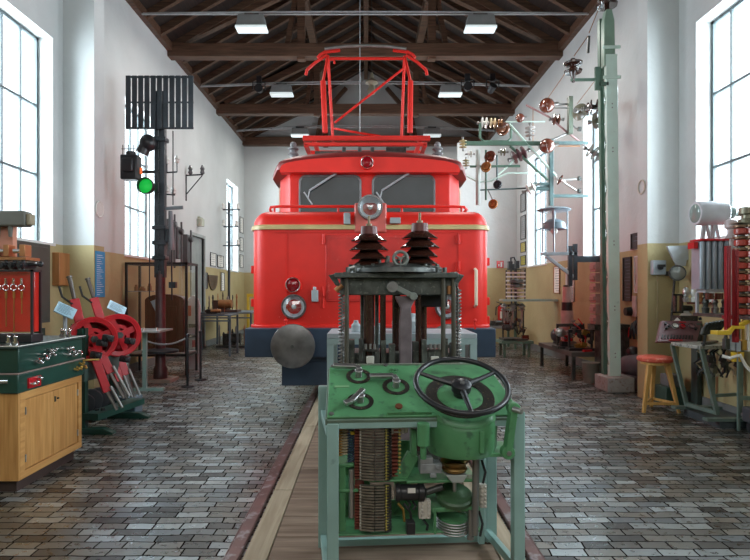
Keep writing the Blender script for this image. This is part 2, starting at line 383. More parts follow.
# roof
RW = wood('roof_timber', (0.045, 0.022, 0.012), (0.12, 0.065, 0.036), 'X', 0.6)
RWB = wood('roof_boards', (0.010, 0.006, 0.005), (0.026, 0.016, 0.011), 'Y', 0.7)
BEAMW = wood('beam_timber', (0.055, 0.026, 0.014), (0.13, 0.066, 0.038), 'X', 0.55)
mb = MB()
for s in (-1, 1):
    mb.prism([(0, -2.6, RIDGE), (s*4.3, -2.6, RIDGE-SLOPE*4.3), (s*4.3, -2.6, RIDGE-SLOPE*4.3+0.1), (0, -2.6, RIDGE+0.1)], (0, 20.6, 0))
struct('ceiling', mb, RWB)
k = 0; y = 0.3
while y < YF-0.2:
    for s in (-1, 1):
        mb = MB(); a = math.atan(SLOPE)
        mb.bar((s*0.03, y, RIDGE-0.08), (s*3.87, y, RIDGE-0.08-SLOPE*3.84), 0.09, 0.15)
        struct('rafter', mb, RW)
    y += 0.62
for x in (-1.28, 1.3):
    mb = MB(); z = RIDGE-abs(x)*SLOPE-0.16-0.1; mb.box(x-0.08, x+0.08, -2.6, YF, z-0.1, z+0.1); struct('purlin', mb, RW)
mb = MB(); mb.box(-0.06, 0.06, -2.6, YF, RIDGE-0.32, RIDGE-0.14); struct('purlin', mb, RW)
BY = [0.4, 3.9, 7.4, 10.9, 14.4, 17.45]
for yb in BY:
    mb = MB(); mb.box(WL, WR, yb-0.11, yb+0.11, 5.96, 6.22); struct('tie_beam', mb, BEAMW, 0.01)
    for s, x in ((-1, -1.28), (1, 1.3)):
        zt = RIDGE-abs(x)*SLOPE-0.36
        mb = MB(); mb.box(x-0.075, x+0.075, yb-0.075, yb+0.075, 5.92, zt)
        struct('roof_post', mb, BEAMW)
        mb = MB(); mb.bar((x+s*-0.0, yb, 7.05), (x-s*0.65, yb, 7.85-0.06), 0.1, 0.12); mb.bar((x+s*0.28, yb+0.02, 6.22), (x+s*0.1, yb+0.02, zt-0.1), 0.1, 0.1)
        struct('roof_brace', mb, BEAMW)
        mb = MB(); mb.bar((s*3.7, yb, 6.28), (x+s*0.05, yb, RIDGE-abs(x)*SLOPE-0.3), 0.14, 0.16); struct('roof_brace', mb, BEAMW)
for nm, x0, x1 in (('wall_plate', WL, WL+0.1), ('wall_plate', WR-0.1, WR)):
    mb = MB(); mb.box(x0, x1, -2.6, YF, 6.06, 6.22); struct(nm, mb, BEAMW)
# boarded walkway between the rails and the rails
PLK = wood('walkway_planks', (0.14, 0.09, 0.058), (0.29, 0.21, 0.15), 'X', 0.6, 0.8)
PLL = wood('edge_board', (0.30, 0.23, 0.15), (0.45, 0.37, 0.26), 'Y', 0.55, 0.8)
RXL, RXR = -0.665, 0.845
y = 0.0; t = thing('walkway', 'plank walkway of pale boards laid between the two rails', 'walkway', (0.09, 2, 0)); 
mb = MB(); seed = random.Random(3)
while y < 15.5:
    wd = seed.uniform(0.24, 0.31); mb.box(RXL+0.178-0.09, RXR-0.181-0.09, y-2, y+wd-0.008-2, 0.0, 0.022); y += wd
mb.build('planks', PLK, t, 0.003)
for x in (RXL+0.055, RXR-0.178):
    y = 0.0; mb = MB()
    while y < 15.5:
        L_ = seed.uniform(1.3, 1.9); mb.box(x-0.09, x+0.03, y-2, y+L_-0.01-2, 0.0, 0.028+seed.uniform(0, .003)); y += L_
    mb.build('edge_board', PLL, t, 0.003)
RAILM = mat('rail_steel', (0.17, 0.10, 0.095), 0.38, 0.5, 0.3, 5, wear=(0.33, 0.31, 0.32), wamt=0.45)
for x, lb in ((RXL, 'rusty steel rail sunk in the paving, left of the plank walkway'), (RXR, 'rusty steel rail sunk in the paving, right of the plank walkway')):
    mb = MB(); mb.box(x-0.034, x+0.034, -2.5, 15.5, 0.0, 0.03); sg_ = -1 if x < 0 else 1; mb.box(*sorted((x+sg_*0.05, x+sg_*0.036)), -2.5, 15.5, 0, 0.018)
    solo('rail', mb, RAILM, lb, 'rail', 'rails of the track', 0.006)
# ================= LOCOMOTIVE =================
CX = 0.055
LY = 6.7
L = T('locomotive', 'large red electric locomotive standing on the rails with its pantograph raised', 'locomotive', (CX, 9.4, 0))
def rrect(x0, x1, z0, z1, rt, rb, n=8):
    """rounded outline seen from the front, (x, z)"""
    pts = []
    for cx, cz, r, a in ((x1-rt, z1-rt, rt, 0), (x0+rt, z1-rt, rt, PI/2), (x0+rb, z0+rb, rb, PI), (x1-rb, z0+rb, rb, 1.5*PI)):
        for i in range(n+1): pts.append((cx+r*math.cos(a+PI/2*i/n), cz+r*math.sin(a+PI/2*i/n)))
    return pts
def plan_body(x0, x1, y0, y1, r, z0, z1, rt, n=8):
    """body with rounded vertical corners and a rounded top shoulder"""
    def ring(inset, z):
        o = []
        for cx, cy, a in ((x1-r, y1-r, 0), (x0+r, y1-r, PI/2), (x0+r, y0+r, PI), (x1-r, y0+r, 1.5*PI)):
            for i in range(n+1): o.append((cx+(r-inset)*math.cos(a+PI/2*i/n), cy+(r-inset)*math.sin(a+PI/2*i/n), z))
        return o
    loops = [ring(0, z0)] + [ring(rt*(1-math.cos(PI/2*i/6)), z1-rt+rt*math.sin(PI/2*i/6)) for i in range(7)]
    return loops
X0, X1 = CX-1.46, CX+1.46
ZB = 0.92
# hoods front and rear
for nm, ya, yb in (('hood', LY, 8.0), ('hood', 10.9, 12.2)):
    mb = MB(); mb.loft(plan_body(X0, X1, ya, yb, 0.2, ZB, 2.34, 0.19)); hood = L.part(nm, mb, LOCO_RED, None, 0, 50)
    if nm == 'hood' and ya == LY: H = hood
STRIPE = mat('cream_gold_stripe', (0.50, 0.38, 0.17), 0.4)
mb = MB(); pl = plan_body(X0-0.025, X1+0.025, LY-0.025, 8.0, 0.22, 2.10, 2.16, 0.03); mb.loft(pl); L.part('trim_stripe', mb, STRIPE, label='cream and gold stripe around the hood')
mb = MB(); mb.loft(plan_body(X0-0.03, X1+0.03, LY-0.03, 8.0, 0.22, ZB-0.02, ZB+0.02, 0.02)); L.part('lower_lip', mb, LOCO_RED)
# hatch panels on the front
SEAM = mat('hatch_red', (0.56, 0.02, 0.015), 0.36, 0, 0.2, 4, wear=(0.62, 0.09, 0.07), wamt=0.36)
def hatch(x0, x1, z0, z1):
    mb = MB(); mb.box(x0, x1, LY-0.016, LY+0.01, z0, z1); h = L.part('hatch', mb, SEAM, None, 0.006)
    mb = MB(); mb.box(x0+0.03, x1-0.03, LY-0.022, LY-0.014, z0+0.03, z0+0.036).box(x0+0.03, x1-0.03, LY-0.022, LY-0.014, z1-0.036, z1-0.03)
    mb.box(x0+0.03, x0+0.036, LY-0.022, LY-0.014, z0+0.03, z1-0.03).box(x1-0.036, x1-0.03, LY-0.022, LY-0.014, z0+0.03, z1-0.03)
    mb.build('hatch_rib', SEAM, h, shift=L.loc)
    return h
h1 = hatch(-0.49, 0.02, 1.22, 2.03); h2 = hatch(0.04, 0.58, 1.22, 2.03)
mb = MB(); mb.box(X0+0.26, X1-0.26, LY-0.008, LY+0.01, 2.06, 2.075); L.part('seam', mb, LOCO_RED)
for x in (-0.97, 1.13):
    mb = MB(); mb.box(x-0.006, x+0.006, LY-0.007, LY+0.01, 1.0, 2.06); L.part('seam', mb, LOCO_RED)
for x, z in ((-0.52, 1.98), (-0.52, 1.35), (-0.52, 1.2), (1.13, 1.98), (1.13, 1.65), (1.13, 1.2)):
    mb = MB(); mb.cyl((x, LY-0.02, z-0.06), (x, LY-0.02, z+0.06), 0.014).box(x-0.045, x+0.045, LY-0.012, LY+0.005, z-0.05, z+0.05); L.part('hinge', mb, LOCO_RED)
# rivets
mb = MB()
for i in range(23):
    for z in (1.03,): mb.ball((X0+0.35+i*0.1, LY-0.001, z), 0.009, seg=6)
L.part('rivets', mb, LOCO_RED)
# headlights
LENS = glass('lamp_lens', (0.93, 0.97, 1), 0.72, 0.05)
REFL = mat('lamp_reflector', (0.80, 0.86, 0.88), 0.3, 0.0, 0.08)
RLENS = mat('red_lamp_glass', (0.25, 0.004, 0.01), 0.08, 0, 0.1, coat=0.6)
DARKRING = mat('lamp_rim', (0.14, 0.15, 0.15), 0.3, 0.7)
def headlight(x, z, r, y=LY):
    mb = MB(); mb.lathe([(r*0.85, 0.1), (r, 0.0), (r*1.02, -0.05), (r*0.97, -0.07), (r*0.86, -0.07), (r*0.85, -0.04)], (x, y, z), (0, 1, 0), 28, False)
    h = L.part('headlight', mb, DARKRING)
    mb = MB(); mb.lathe([(0.001, 0.04), (r*0.4, 0.02), (r*0.7, -0.01), (r*0.85, -0.05)], (x, y, z), (0, 1, 0), 24, False); mb.build('reflector', REFL, h, shift=L.loc)
    mb = MB(); mb.lathe([(0.001, -0.095), (r*0.3, -0.09), (r*0.6, -0.078), (r*0.86, -0.062)], (x, y, z), (0, 1, 0), 24, False); mb.build('lens', LENS, h, shift=L.loc)
    mb = MB(); mb.ball((x, y-0.03, z), r*0.2).cyl((x, y, z), (x, y+0.04, z), r*0.12); mb.build('bulb', PORC, h, shift=L.loc)
    mb = MB()
    for k in range(8): mb.cyl((x+r*0.93*math.cos(k*PI/4), y-0.076, z+r*0.93*math.sin(k*PI/4)), (x+r*0.93*math.cos(k*PI/4), y-0.06, z+r*0.93*math.sin(k*PI/4)), r*0.05, seg=6)
    mb.build('rim_bolts', DSTEEL, h, shift=L.loc)
def redlight(x, z, r, y=LY):
    mb = MB(); mb.lathe([(r, 0.02), (r*1.02, -0.04), (r*0.95, -0.055), (r*0.8, -0.055)], (x, y, z), (0, 1, 0), 24, False); h = L.part('tail_light', mb, LOCO_RED)
    mb = MB(); mb.lathe([(0.001, -0.06), (r*0.5, -0.055), (r*0.8, -0.04)], (x, y, z), (0, 1, 0), 24, False); mb.build('lens', RLENS, h, shift=L.loc)
    mb = MB(); mb.torus((x, y-0.05, z), r*0.86, r*0.07, (0, 1, 0)); mb.build('lamp_ring', CHROME, h, shift=L.loc)
headlight(-0.875, 1.16, 0.15); headlight(0.985, 1.16, 0.15)
redlight(-0.885, 1.425, 0.1); redlight(0.995, 1.425, 0.1)
mb = MB(); mb.box(-0.66, -0.58, LY-0.05, LY, 1.22, 1.36).cyl((-0.62, LY-0.06, 1.36), (-0.62, LY-0.06, 1.4), 0.02); L.part('socket_box', mb, GREYPAINT, None, 0.006)
# top headlight on its pedestal
mb = MB(); mb.box(-0.14, 0.25, LY-0.03, LY+0.25, 2.06, 2.42); L.part('lamp_pedestal', mb, mat('pale_red_paint', (0.58, 0.10, 0.08), 0.4), None, 0.02)
headlight(0.05, 2.36, 0.15, LY-0.03)
mb = MB(); mb.box(-0.27, -0.19, LY-0.05, LY+0.03, 2.16, 2.3); L.part('marker_lamp', mb, GREYPAINT, None, 0.01)
mb = MB(); mb.box(0.29, 0.42, LY-0.05, LY, 2.17, 2.24); L.part('number_plate', mb, GREYPAINT, None, 0.004)
# top rail
def rail(pts, r, nm='handrail', m=LOCO_RED):
    mb = MB(); mb.tube(pts, r, 8); return L.part(nm, mb, m)
rail([(-1.28, 7.7, 2.40), (-1.24, 7.1, 2.40), (-1.2, 6.95, 2.41), (-1.1, 6.9, 2.41), (1.1, 6.9, 2.41), (1.24, 6.95, 2.41), (1.3, 7.1, 2.4), (1.32, 7.7, 2.4)], 0.018)
mb = MB()
for x in (-1.15, -0.35, 0.45, 1.2): mb.cyl((x, 6.92, 2.30), (x, 6.92, 2.41), 0.014)
L.part('rail_posts', mb, LOCO_RED)
# side grab rails and brackets
CREAM = mat('cream_handrail', (0.7, 0.6, 0.45), 0.4)
rail([(1.33, LY+0.02, 1.62), (1.33, LY-0.06, 1.6), (1.33, LY-0.06, 1.18), (1.33, LY+0.02, 1.16)], 0.02, 'grab_handle', CREAM)
for sx, z in ((1, 1.72), (1, 1.22), (1, 0.98), (-1, 1.2), (-1, 1.62)):
    x = X1+0.02 if sx > 0 else X0-0.02
    mb = MB(); mb.box(x-0.03, x+0.03, LY+0.25, LY+0.33, z-0.05, z+0.05); L.part('bracket', mb, LOCO_RED, None, 0.008)
# cab
CYF, CYB = 8.0, 10.9
GL = mat('cab_window_glass', (0.02, 0.028, 0.03), 0.1, 0, 0.5, 1.5, spec=0.25)
cw = 1.16; sw = 1.36
z0, z1 = 2.2, 3.12
def cab_shell(z): return [(CX-cw, CYF, z), (CX+cw, CYF, z), (CX+sw, CYF+0.38, z), (CX+sw, CYB-0.38, z), (CX+cw, CYB, z), (CX-cw, CYB, z), (CX-sw, CYB-0.38, z), (CX-sw, CYF+0.38, z)]
mb = MB(); mb.loft([cab_shell(z0), cab_shell(z1)]); L.part('cab', mb, LOCO_RED, None, 0.012)
PINK = mat('weathered_red_paint', (0.60, 0.13, 0.10), 0.5, 0, 0.15, 3)
# front windows
FR = mat('rubber_grey', (0.13, 0.13, 0.13), 0.5)
for xa, xb, fx in ((-0.96, -0.08, (0.0,)), (0.10, 0.99, (0.0,))):
    pts = [(x, CYF-0.006, z) for x, z in rrect(xa, xb, 2.40, 3.02, 0.09, 0.05)]
    mb = MB(); mb.prism(pts, (0, -0.014, 0)); wn = L.part('cab_window', mb, GL)
    mb = MB(); mb.tube([(p[0], CYF-0.02, p[2]) for p in pts], 0.018, 6, True); mb.build('window_frame', FR, wn, shift=L.loc)
    xm = xa+0.3*(xb-xa) if xa < 0 else xa+0.28*(xb-xa)
    mb = MB(); mb.tube([(xm-0.12, CYF-0.06, 2.80), (xm+0.35, CYF-0.08, 3.1)], 0.016, 6).tube([(xm-0.20, CYF-0.05, 2.78), (xm-0.08, CYF-0.05, 2.60)], 0.012, 6).tube([(xm-0.12, CYF-0.06, 2.80), (xm-0.14, CYF-0.05, 2.69)], 0.01, 6).cyl((xm+0.35, CYF, 3.1), (xm+0.35, CYF-0.09, 3.1), 0.03); L.part('wiper', mb, GREYPAINT)
redlight(0.015, 3.17, 0.1, CYF-0.18)
# side windows
for s in (-1, 1):
    for yc in (8.9, 9.9):
        x = CX+s*(sw+0.004); mb = MB(); mb.box(min(x, x+s*0.01), max(x, x+s*0.01), yc-0.3, yc+0.3, 2.5, 2.98); wn = L.part('side_window', mb, GL)
    mb = MB(); x = CX+s*(sw+0.03); mb.tube([(x-s*0.02, 8.5, 2.95), (x, 8.5, 2.9), (x, 8.5, 2.5), (x-s*0.02, 8.5, 2.45)], 0.014, 6); L.part('grab_handle', mb, CREAM)
# roof
ROOFR = mat('roof_dark_red', (0.20, 0.018, 0.016), 0.45, 0, 0.25, 3)
loops = []
def roofarc(hw, zc, rise, y, edge=0.07, n=16):
    top = [(CX+hw*math.cos(PI*i/n)*1.0, y, zc+rise*(math.sin(PI*i/n))**0.75) for i in range(n+1)]
    bot = [(CX-hw+2*hw*i/n, y, zc-edge) for i in range(n+1)]
    return top + bot
for y, hw, rise in ((CYF-0.16, 1.26, 0.2), (CYF-0.1, 1.33, 0.27), (CYF+0.3, 1.46, 0.33), (CYF+0.8, 1.48, 0.35), (CYB-0.8, 1.48, 0.35), (CYB-0.3, 1.46, 0.33), (CYB+0.1, 1.33, 0.27), (CYB+0.16, 1.26, 0.2)):
    loops.append(roofarc(hw, 3.08+(0.06 if hw < 1.4 else 0.0), rise-(0.06 if hw < 1.4 else 0), y, 0.05))
mb = MB(); mb.loft(loops); L.part('roof', mb, [ROOFR], None, 0, 60)
# front gable of the roof in bright red
mb = MB()
g = [(CX-1.28, 3.04)] + [(CX+1.28*math.cos(PI-PI*i/16), 3.09+0.17*math.sin(PI*i/16)**0.75) for i in range(17)] + [(CX+1.28, 3.04)]
mb.prism([(x, CYF-0.175, z) for x, z in g], (0, 0.18, 0)); L.part('roof_front', mb, LOCO_RED)
# buffer beam, buffers, plough
mb = MB(); mb.box(X0-0.04, X1+0.03, LY-0.16, LY+0.5, 0.56, 0.905); L.part('buffer_beam', mb, NAVY, None, 0.01)
mb = MB(); mb.box(X0+0.38, X1-0.38, LY-0.02, LY+0.12, 0.20, 0.56).box(X0+0.36, X1-0.36, LY-0.05, LY-0.02, 0.50, 0.56); L.part('plough', mb, NAVY, None, 0.01)
BUF = mat('buffer_steel', (0.17, 0.165, 0.16), 0.35, 0.7, 0.3, 8)
for s in (-1, 1):
    x = CX+s*0.89; mb = MB()
    mb.cyl((x, LY-0.16, 0.72), (x, LY-0.34, 0.72), 0.13, 0.11, 20).lathe([(0.17, 0), (0.17, 0.03)], (x, LY-0.17, 0.72), (0, -1, 0), 20); bf = L.part('buffer', mb, NAVY)
    mb = MB(); mb.lathe([(0.07, -0.06), (0.08, 0), (0.235, 0.015), (0.255, 0.03), (0.25, 0.045), (0.19, 0.06), (0.09, 0.068), (0.001, 0.07)], (x, LY-0.39, 0.72), (0, -1, 0), 40); mb.build('buffer_plate', BUF, bf, shift=L.loc, smooth=30)
    mb = MB(); mb.cyl((x, LY-0.455, 0.72), (x, LY-0.475, 0.72), 0.02, seg=8); mb.build('boss', DKMETAL, bf, shift=L.loc)
mb = MB(); mb.tube([(CX, LY-0.16, 0.72), (CX, LY-0.34, 0.72)], 0.035).tube([(CX, LY-0.34, 0.77), (CX, LY-0.42, 0.72), (CX, LY-0.36, 0.64)], 0.03); L.part('coupling_hook', mb, DKMETAL)
mb = MB(); mb.tube([(1.0, LY-0.17, 0.84), (1.12, LY-0.3, 0.86), (1.22, LY-0.34, 0.75), (1.27, LY-0.3, 0.55), (1.28, LY-0.2, 0.4)], 0.022, 8); L.part('brake_hose', mb, DKMETAL)
for x in (-1.0, 1.24):
    mb = MB(); mb.cyl((x+0.05, LY-0.19, 0.90), (x+0.05, LY-0.19, 1.0), 0.012).ball((x+0.05, LY-0.19, 1.0), 0.022); L.part('uncoupling_lever', mb, LOCO_RED)
# running gear
WH = mat('wheel_iron', (0.05, 0.045, 0.04), 0.5, 0.5)
for y in (7.75, 10.9):
    for x in (RXL, RXR):
        mb = MB(); s = -1 if x < 0 else 1
        mb.lathe([(0.5, -0.03), (0.5, 0.0), (0.47, 0.01), (0.45, 0.1), (0.36, 0.1), (0.34, 0.05), (0.12, 0.06), (0.11, 0.12), (0.001, 0.12)], (x-s*0.03, y, 0.54), (s, 0, 0), 36); L.part('wheel', mb, WH)
    mb = MB(); mb.cyl((RXL, y, 0.53), (RXR, y, 0.53), 0.08); L.part('axle', mb, WH)
for s in (-1, 1):
    xx = CX+s*1.05
    mb = MB(); mb.box(xx-0.04, xx+0.04, 6.95, 12.1, 0.42, 0.9); L.part('side_frame', mb, NAVY)
    for y in (7.75, 10.9):
        mb = MB(); mb.box(xx-0.1+s*.04, xx+0.1+s*.04, y-0.16, y+0.16, 0.34, 0.62); L.part('axle_box', mb, WH, None, 0.02)
    mb = MB(); mb.box(CX+s*0.83-.08, CX+s*0.83+.08, 7.2, 7.32, 0.16, 0.6); L.part('sand_pipe', mb, WH)
mb = MB(); mb.box(X0+0.1, X1-0.1, 7.9, 11.0, 0.85, 2.25); L.part('machine_room', mb, LOCO_RED, None, 0.02)
# pantograph
PY = 9.0
def pz(py, Y=PY): return 1.35+(291-py)*Y/F
def px_(px, Y=PY): return (px-366)*Y/F
mb = MB(); 
for yy in (PY-0.45, PY+0.45): mb.box(px_(306), px_(427), yy-0.035, yy+0.035, pz(141)-.12, pz(136.5)-.12)
mb.box(px_(316)-.03, px_(316)+.03, PY-0.45, PY+0.45, pz(141)-.12, pz(137.5)-.12).box(px_(418)-.03, px_(418)+.03, PY-0.45, PY+0.45, pz(141)-.12, pz(137.5)-.12); mb.box(px_(309), px_(422), PY-0.75, PY-0.69, 3.53, 3.58)
for x in (px_(311), px_(420)): mb.box(x-.03, x+.03, PY-0.75, PY+0.45, 3.51, 3.56)
P0 = L.part('pantograph_base', mb, LOCO_RED, None, 0.005)
def pt(pts, r=0.022, nm='pantograph_arm', Y=PY):
    mb = MB(); mb.tube([(px_(a[0]), Y+(a[2] if len(a) > 2 else 0), pz(a[1])) for a in pts], r, 8); return L.part(nm, mb, LOCO_RED)
pt([(326.5, 138, -0.3), (324.5, 88, -0.3)], 0.042); pt([(324.5, 88, -0.3), (328, 56, 0)], 0.024)
pt([(332, 137, 0.3), (328, 56, 0)], 0.024)
pt([(408.5, 138, -0.3), (409, 88, -0.3)], 0.042); pt([(409, 88, -0.3), (405, 58, 0)], 0.024)
pt([(402.5, 136, 0.3), (404.5, 56, 0)], 0.024)
pt([(334, 119, 0.2), (404, 68, 0)], 0.02); pt([(334, 125, 0.2), (359, 133), (380, 136)], 0.018)
pt([(330, 58.5), (405, 58.5)], 0.024, 'pantograph_crossbar')
pt([(326, 60), (334, 57, .1), (334, 61, .1)], 0.02)
mb = MB(); mb.tube([(px_(x), PY-0.1, pz(y)) for x, y in ((325, 51.5), (345, 49), (366, 48.2), (387, 49), (406, 51.5))], 0.026, 8); L.part('contact_strip', mb, DSTEEL, label='grey contact strip')
for sx in (1, -1):
    q = lambda x: 366+sx*(x-366) + (1 if sx < 0 else 0)
    pt([(q(340), 50.3), (q(325), 52), (q(320), 55), (q(318), 58)], 0.028, 'pantograph_horn')
    pt([(q(327), 55), (q(316), 62), (q(307), 70), (q(306), 75)], 0.026, 'pantograph_horn')
INSG = mat('grey_insulator', (0.22, 0.22, 0.23), 0.3)
for x in (297, 434):
    for yy in (-0.45, 0.45):
        mb = MB(); a = Vector((px_(x), PY+yy, 3.36)); mb.ribs(a, a+Vector((0, 0, 0.24)), 0.05, 0.085, 3).ball(a+Vector((0, 0, 0.26)), 0.05); L.part('roof_insulator', mb, INSG)
mb = MB()
for x in (345, 360, 372, 388): mb.cyl((px_(x), PY-0.45, 3.4), (px_(x), PY-0.45, 3.58), 0.03)
mb.box(px_(318), px_(395), PY-0.55, PY-0.4, 3.41, 3.5); L.part('roof_busbar', mb, DKMETAL)
mb = MB(); mb.box(px_(385), px_(404), PY-0.5, PY-0.1, 3.42, 3.58); L.part('roof_box', mb, DKMETAL, None, 0.01)

# ================= CONTROL DESK =================
DP = (-0.173, 2.44, 0.032)
D = thing('control_desk', 'green train control desk on pale green legs, with black handwheel and open switchgear below', 'control desk', DP, math.radians(4.0))
W_ = 0.885; ZF = 0.758; DD = 0.375; RISE = 0.185; TL = math.hypot(DD, RISE); TA = math.atan2(RISE, DD)
def pp(u, t, n=0.0): return Vector((u, t*math.cos(TA)-n*math.sin(TA), ZF+t*math.sin(TA)+n*math.cos(TA)))
NRM = Vector((0, -math.sin(TA), math.cos(TA)))
UP_T = Vector((0, math.cos(TA), math.sin(TA)))
SHF = (0, 0, 0)
mb = MB(); ol = [(0.0, 0), (W_-0.015, 0), (W_, 0.03), (W_-0.055, TL*0.93), (W_-0.09, TL), (0.03, TL), (0.012, TL*0.93)]
mb.prism([pp(u, t, -0.012) for u, t in ol], NRM*0.012); mb.build('panel', DESKGREEN, D, 0.004)
mb = MB()
for a, b in zip(ol, ol[1:]+ol[:1]): mb.bar(pp(a[0], a[1], -0.03), pp(b[0], b[1], -0.03), 0.016, 0.036, NRM)
mb.build('panel_rim', mat('grey_green_rim', (0.15, 0.22, 0.17), 0.45), D, 0.003)
mb = MB(); mb.bar(pp(0.03, TL-0.008, -0.05), pp(W_-0.09, TL-0.008, -0.05), 0.02, 0.10, NRM); mb.build('rear_rim', mat('rear_rim_grey', (0.2, 0.22, 0.17), 0.5), D)
mb = MB()
for u, t in ((0.02, 0.02), (W_-0.03, 0.03), (0.03, TL-0.02), (W_-0.1, TL-0.02), (0.3, TL-0.015)): mb.cyl(pp(u, t, 0), pp(u, t, 0.006), 0.011, seg=8)
mb.build('panel_screw', DSTEEL, D)
# dials with levers
RINGM = mat('dial_ring', (0.02, 0.018, 0.015), 0.4, 0, 0.3, 30, wear=(0.16, 0.11, 0.05), wamt=0.42)
def dial(u, t, r, pts, knob=True):
    mb = MB(); mb.lathe([(r*0.66, 0.001), (r*0.68, 0.004), (r, 0.004), (r*1.0, 0.001)], pp(u, t), NRM, 32, False)
    ring = mb.build('dial_ring', RINGM, D)
    mb = MB(); mb.cyl(pp(u, t, 0), pp(u, t, 0.03), 0.018, 0.014).cyl(pp(u, t, 0.03), pp(u, t, 0.04), 0.02)
    for (a, b), (c, d) in zip(pts, pts[1:]): mb.bar(pp(a, b, 0.032), pp(c, d, 0.032), 0.026, 0.018, NRM)
    mb.build('lever_handle', STEEL, D, 0.003)
s_ = TL/50.0
def DU(px, py):  # panel coordinates of a point seen on the panel
    t = (418-py)/52.0*TL; return ((px-327)/(194-17*t/TL)*W_, t)
for c, r, pl in (((359, 379.6), 0.062, [(333, 373.5), (357, 374.5), (360, 378)]), ((396.5, 390.7), 0.066, [(370, 385), (394, 385), (397, 389)]), ((360, 404.5), 0.062, [(344, 411), (351, 409), (363, 398.5)])):
    dial(*DU(*c), r, [DU(*q) for q in pl])
mb = MB(); u, t = DU(396, 374); mb.cyl(pp(u, t), pp(u, t, 0.006), 0.022).cyl(pp(u, t), pp(u, t, 0.014), 0.011); mb.build('push_button', DESKGREEN, D)
mb = MB(); u, t = DU(398, 410); mb.cyl(pp(u, t), pp(u, t, 0.008), 0.017); mb.build('indicator_knob', mat('rust_brown', (0.16, 0.05, 0.02), 0.5), D)
mb = MB(); u, t = DU(345, 390); mb.bar(pp(u-.05, t, 0.001), pp(u+.02, t, 0.001), 0.014, 0.003, NRM); mb.build('name_plate', mat('plate_pale_green', (0.2, 0.38, 0.2), 0.35), D)
mb = MB(); u, t = DU(405, 416.5); mb.bar(pp(0.27, 0.012, 0.004), pp(0.47, 0.012, 0.004), 0.008, 0.02, NRM); mb.build('label_strip', DESKGREEN, D)
# handwheel
wu, wt = 0.628, 0.135; WN = 0.07
def ring_pt(a, r, n): c = pp(wu, wt, n); return c + Vector((1, 0, 0))*r*math.cos(a) + UP_T*r*math.sin(a)
mb = MB(); mb.lathe([(0.108, 0.002), (0.111, 0.008), (0.161, 0.008), (0.164, 0.0)], pp(wu, wt), NRM, 40, False); mb.build('index_ring', RINGM, D)
mb = MB(); mb.lathe([(0.110, 0.001), (0.09, 0.008), (0.001, 0.010)], pp(wu, wt), NRM, 32, False); mb.build('index_plate', DESKGREEN, D)
mb = MB(); mb.tube([ring_pt(2*PI*i/48, 0.214, WN) for i in range(48)], 0.0135, 10, True); wheel = mb.build('handwheel', BLACK, D)
mb = MB()
for a in (-PI/2, PI*0.155, PI*0.845):
    mb.tube([ring_pt(a, 0.03, WN-0.01), ring_pt(a, 0.12, WN-0.008), ring_pt(a, 0.214, WN)], [0.016, 0.012, 0.010], 8)
mb.build('spoke', BLACK, wheel)
mb = MB(); mb.lathe([(0.03, 0.0), (0.035, 0.03), (0.046, WN-0.03), (0.046, WN+0.005), (0.03, WN+0.016), (0.001, WN+0.018)], pp(wu, wt), NRM, 20); mb.build('hub', BLACK, wheel)
mb = MB(); mb.cyl(pp(wu, wt-0.012, WN+.016), pp(wu, wt-0.012, WN+0.022), 0.012, seg=8); mb.build('hub_nut', STEEL, wheel)
# drum housing under the wheel
def el(c, r, ax, n=32, z=None):
    return [Vector(c) + Vector((r*math.cos(2*PI*i/n), 0, 0)) + Vector(ax)*r*math.sin(2*PI*i/n) for i in range(n)]
mb = MB(); ct = pp(wu, wt-0.01, -0.003); A1 = (0, 0.9, 0.43); A2 = (0, 0.97, 0.22)
mb.loft([el(ct+NRM*.004, 0.172, A1), el(ct+NRM*.003, 0.18, A1), el(ct+Vector((0, -0.006, -0.024)), 0.182, A1), el(ct+Vector((0, -0.01, -0.03)), 0.172, A1), el((wu+0.0, 0.105, 0.728), 0.17, A2), el((wu+0.0, 0.11, 0.60), 0.166, (0, 1, 0.06)), el((wu+0.0, 0.11, 0.568), 0.155, (0, 1, 0))])
hs = mb.build('drum_housing', DESKGREEN, D, 0, 50)
mb = MB(); mb.box(wu+0.045, wu+0.065, -0.062, 0.0, 0.60, 0.70); mb.build('housing_rib', DESKGREEN, hs, 0.003)
mb = MB(); mb.cyl((wu-0.2, -0.02, 0.63), (wu-0.2, -0.02, 0.73), 0.028).cyl((wu-0.2, -0.02, 0.57), (wu-0.2, -0.02, 0.63), 0.014); mb.build('side_cylinder', DESKGREEN, D, 0.002)
# side crank
mb = MB(); a = Vector((0.825, -0.055, 0.798)); b = Vector((0.80, -0.05, 0.603))
mb.bar(a, b, 0.03, 0.05, (0, 1, 0)).cyl(a+Vector((0, .02, 0)), a-Vector((0, .02, 0)), 0.028).cyl(b+Vector((0, .02, 0)), b-Vector((0, .02, 0)), 0.03); ck = mb.build('crank', DESKGREEN, D, 0.003)
mb = MB(); mb.cyl(a+Vector((-.005, -0.02, 0.0)), a+Vector((0.02, -0.055, -0.005)), 0.014, 0.012); mb.build('crank_pin', STEEL, ck); mb = MB(); mb.cyl(b-Vector((0, .02, 0)), b-Vector((0, .028, 0)), 0.012, seg=6); mb.build('crank_bolt', STEEL, ck)
mb = MB(); mb.box(wu+0.02, wu+0.23, 0.0, 0.2, 0.565, 0.582); mb.build('support_plate', DESKGREEN, D, 0.003)
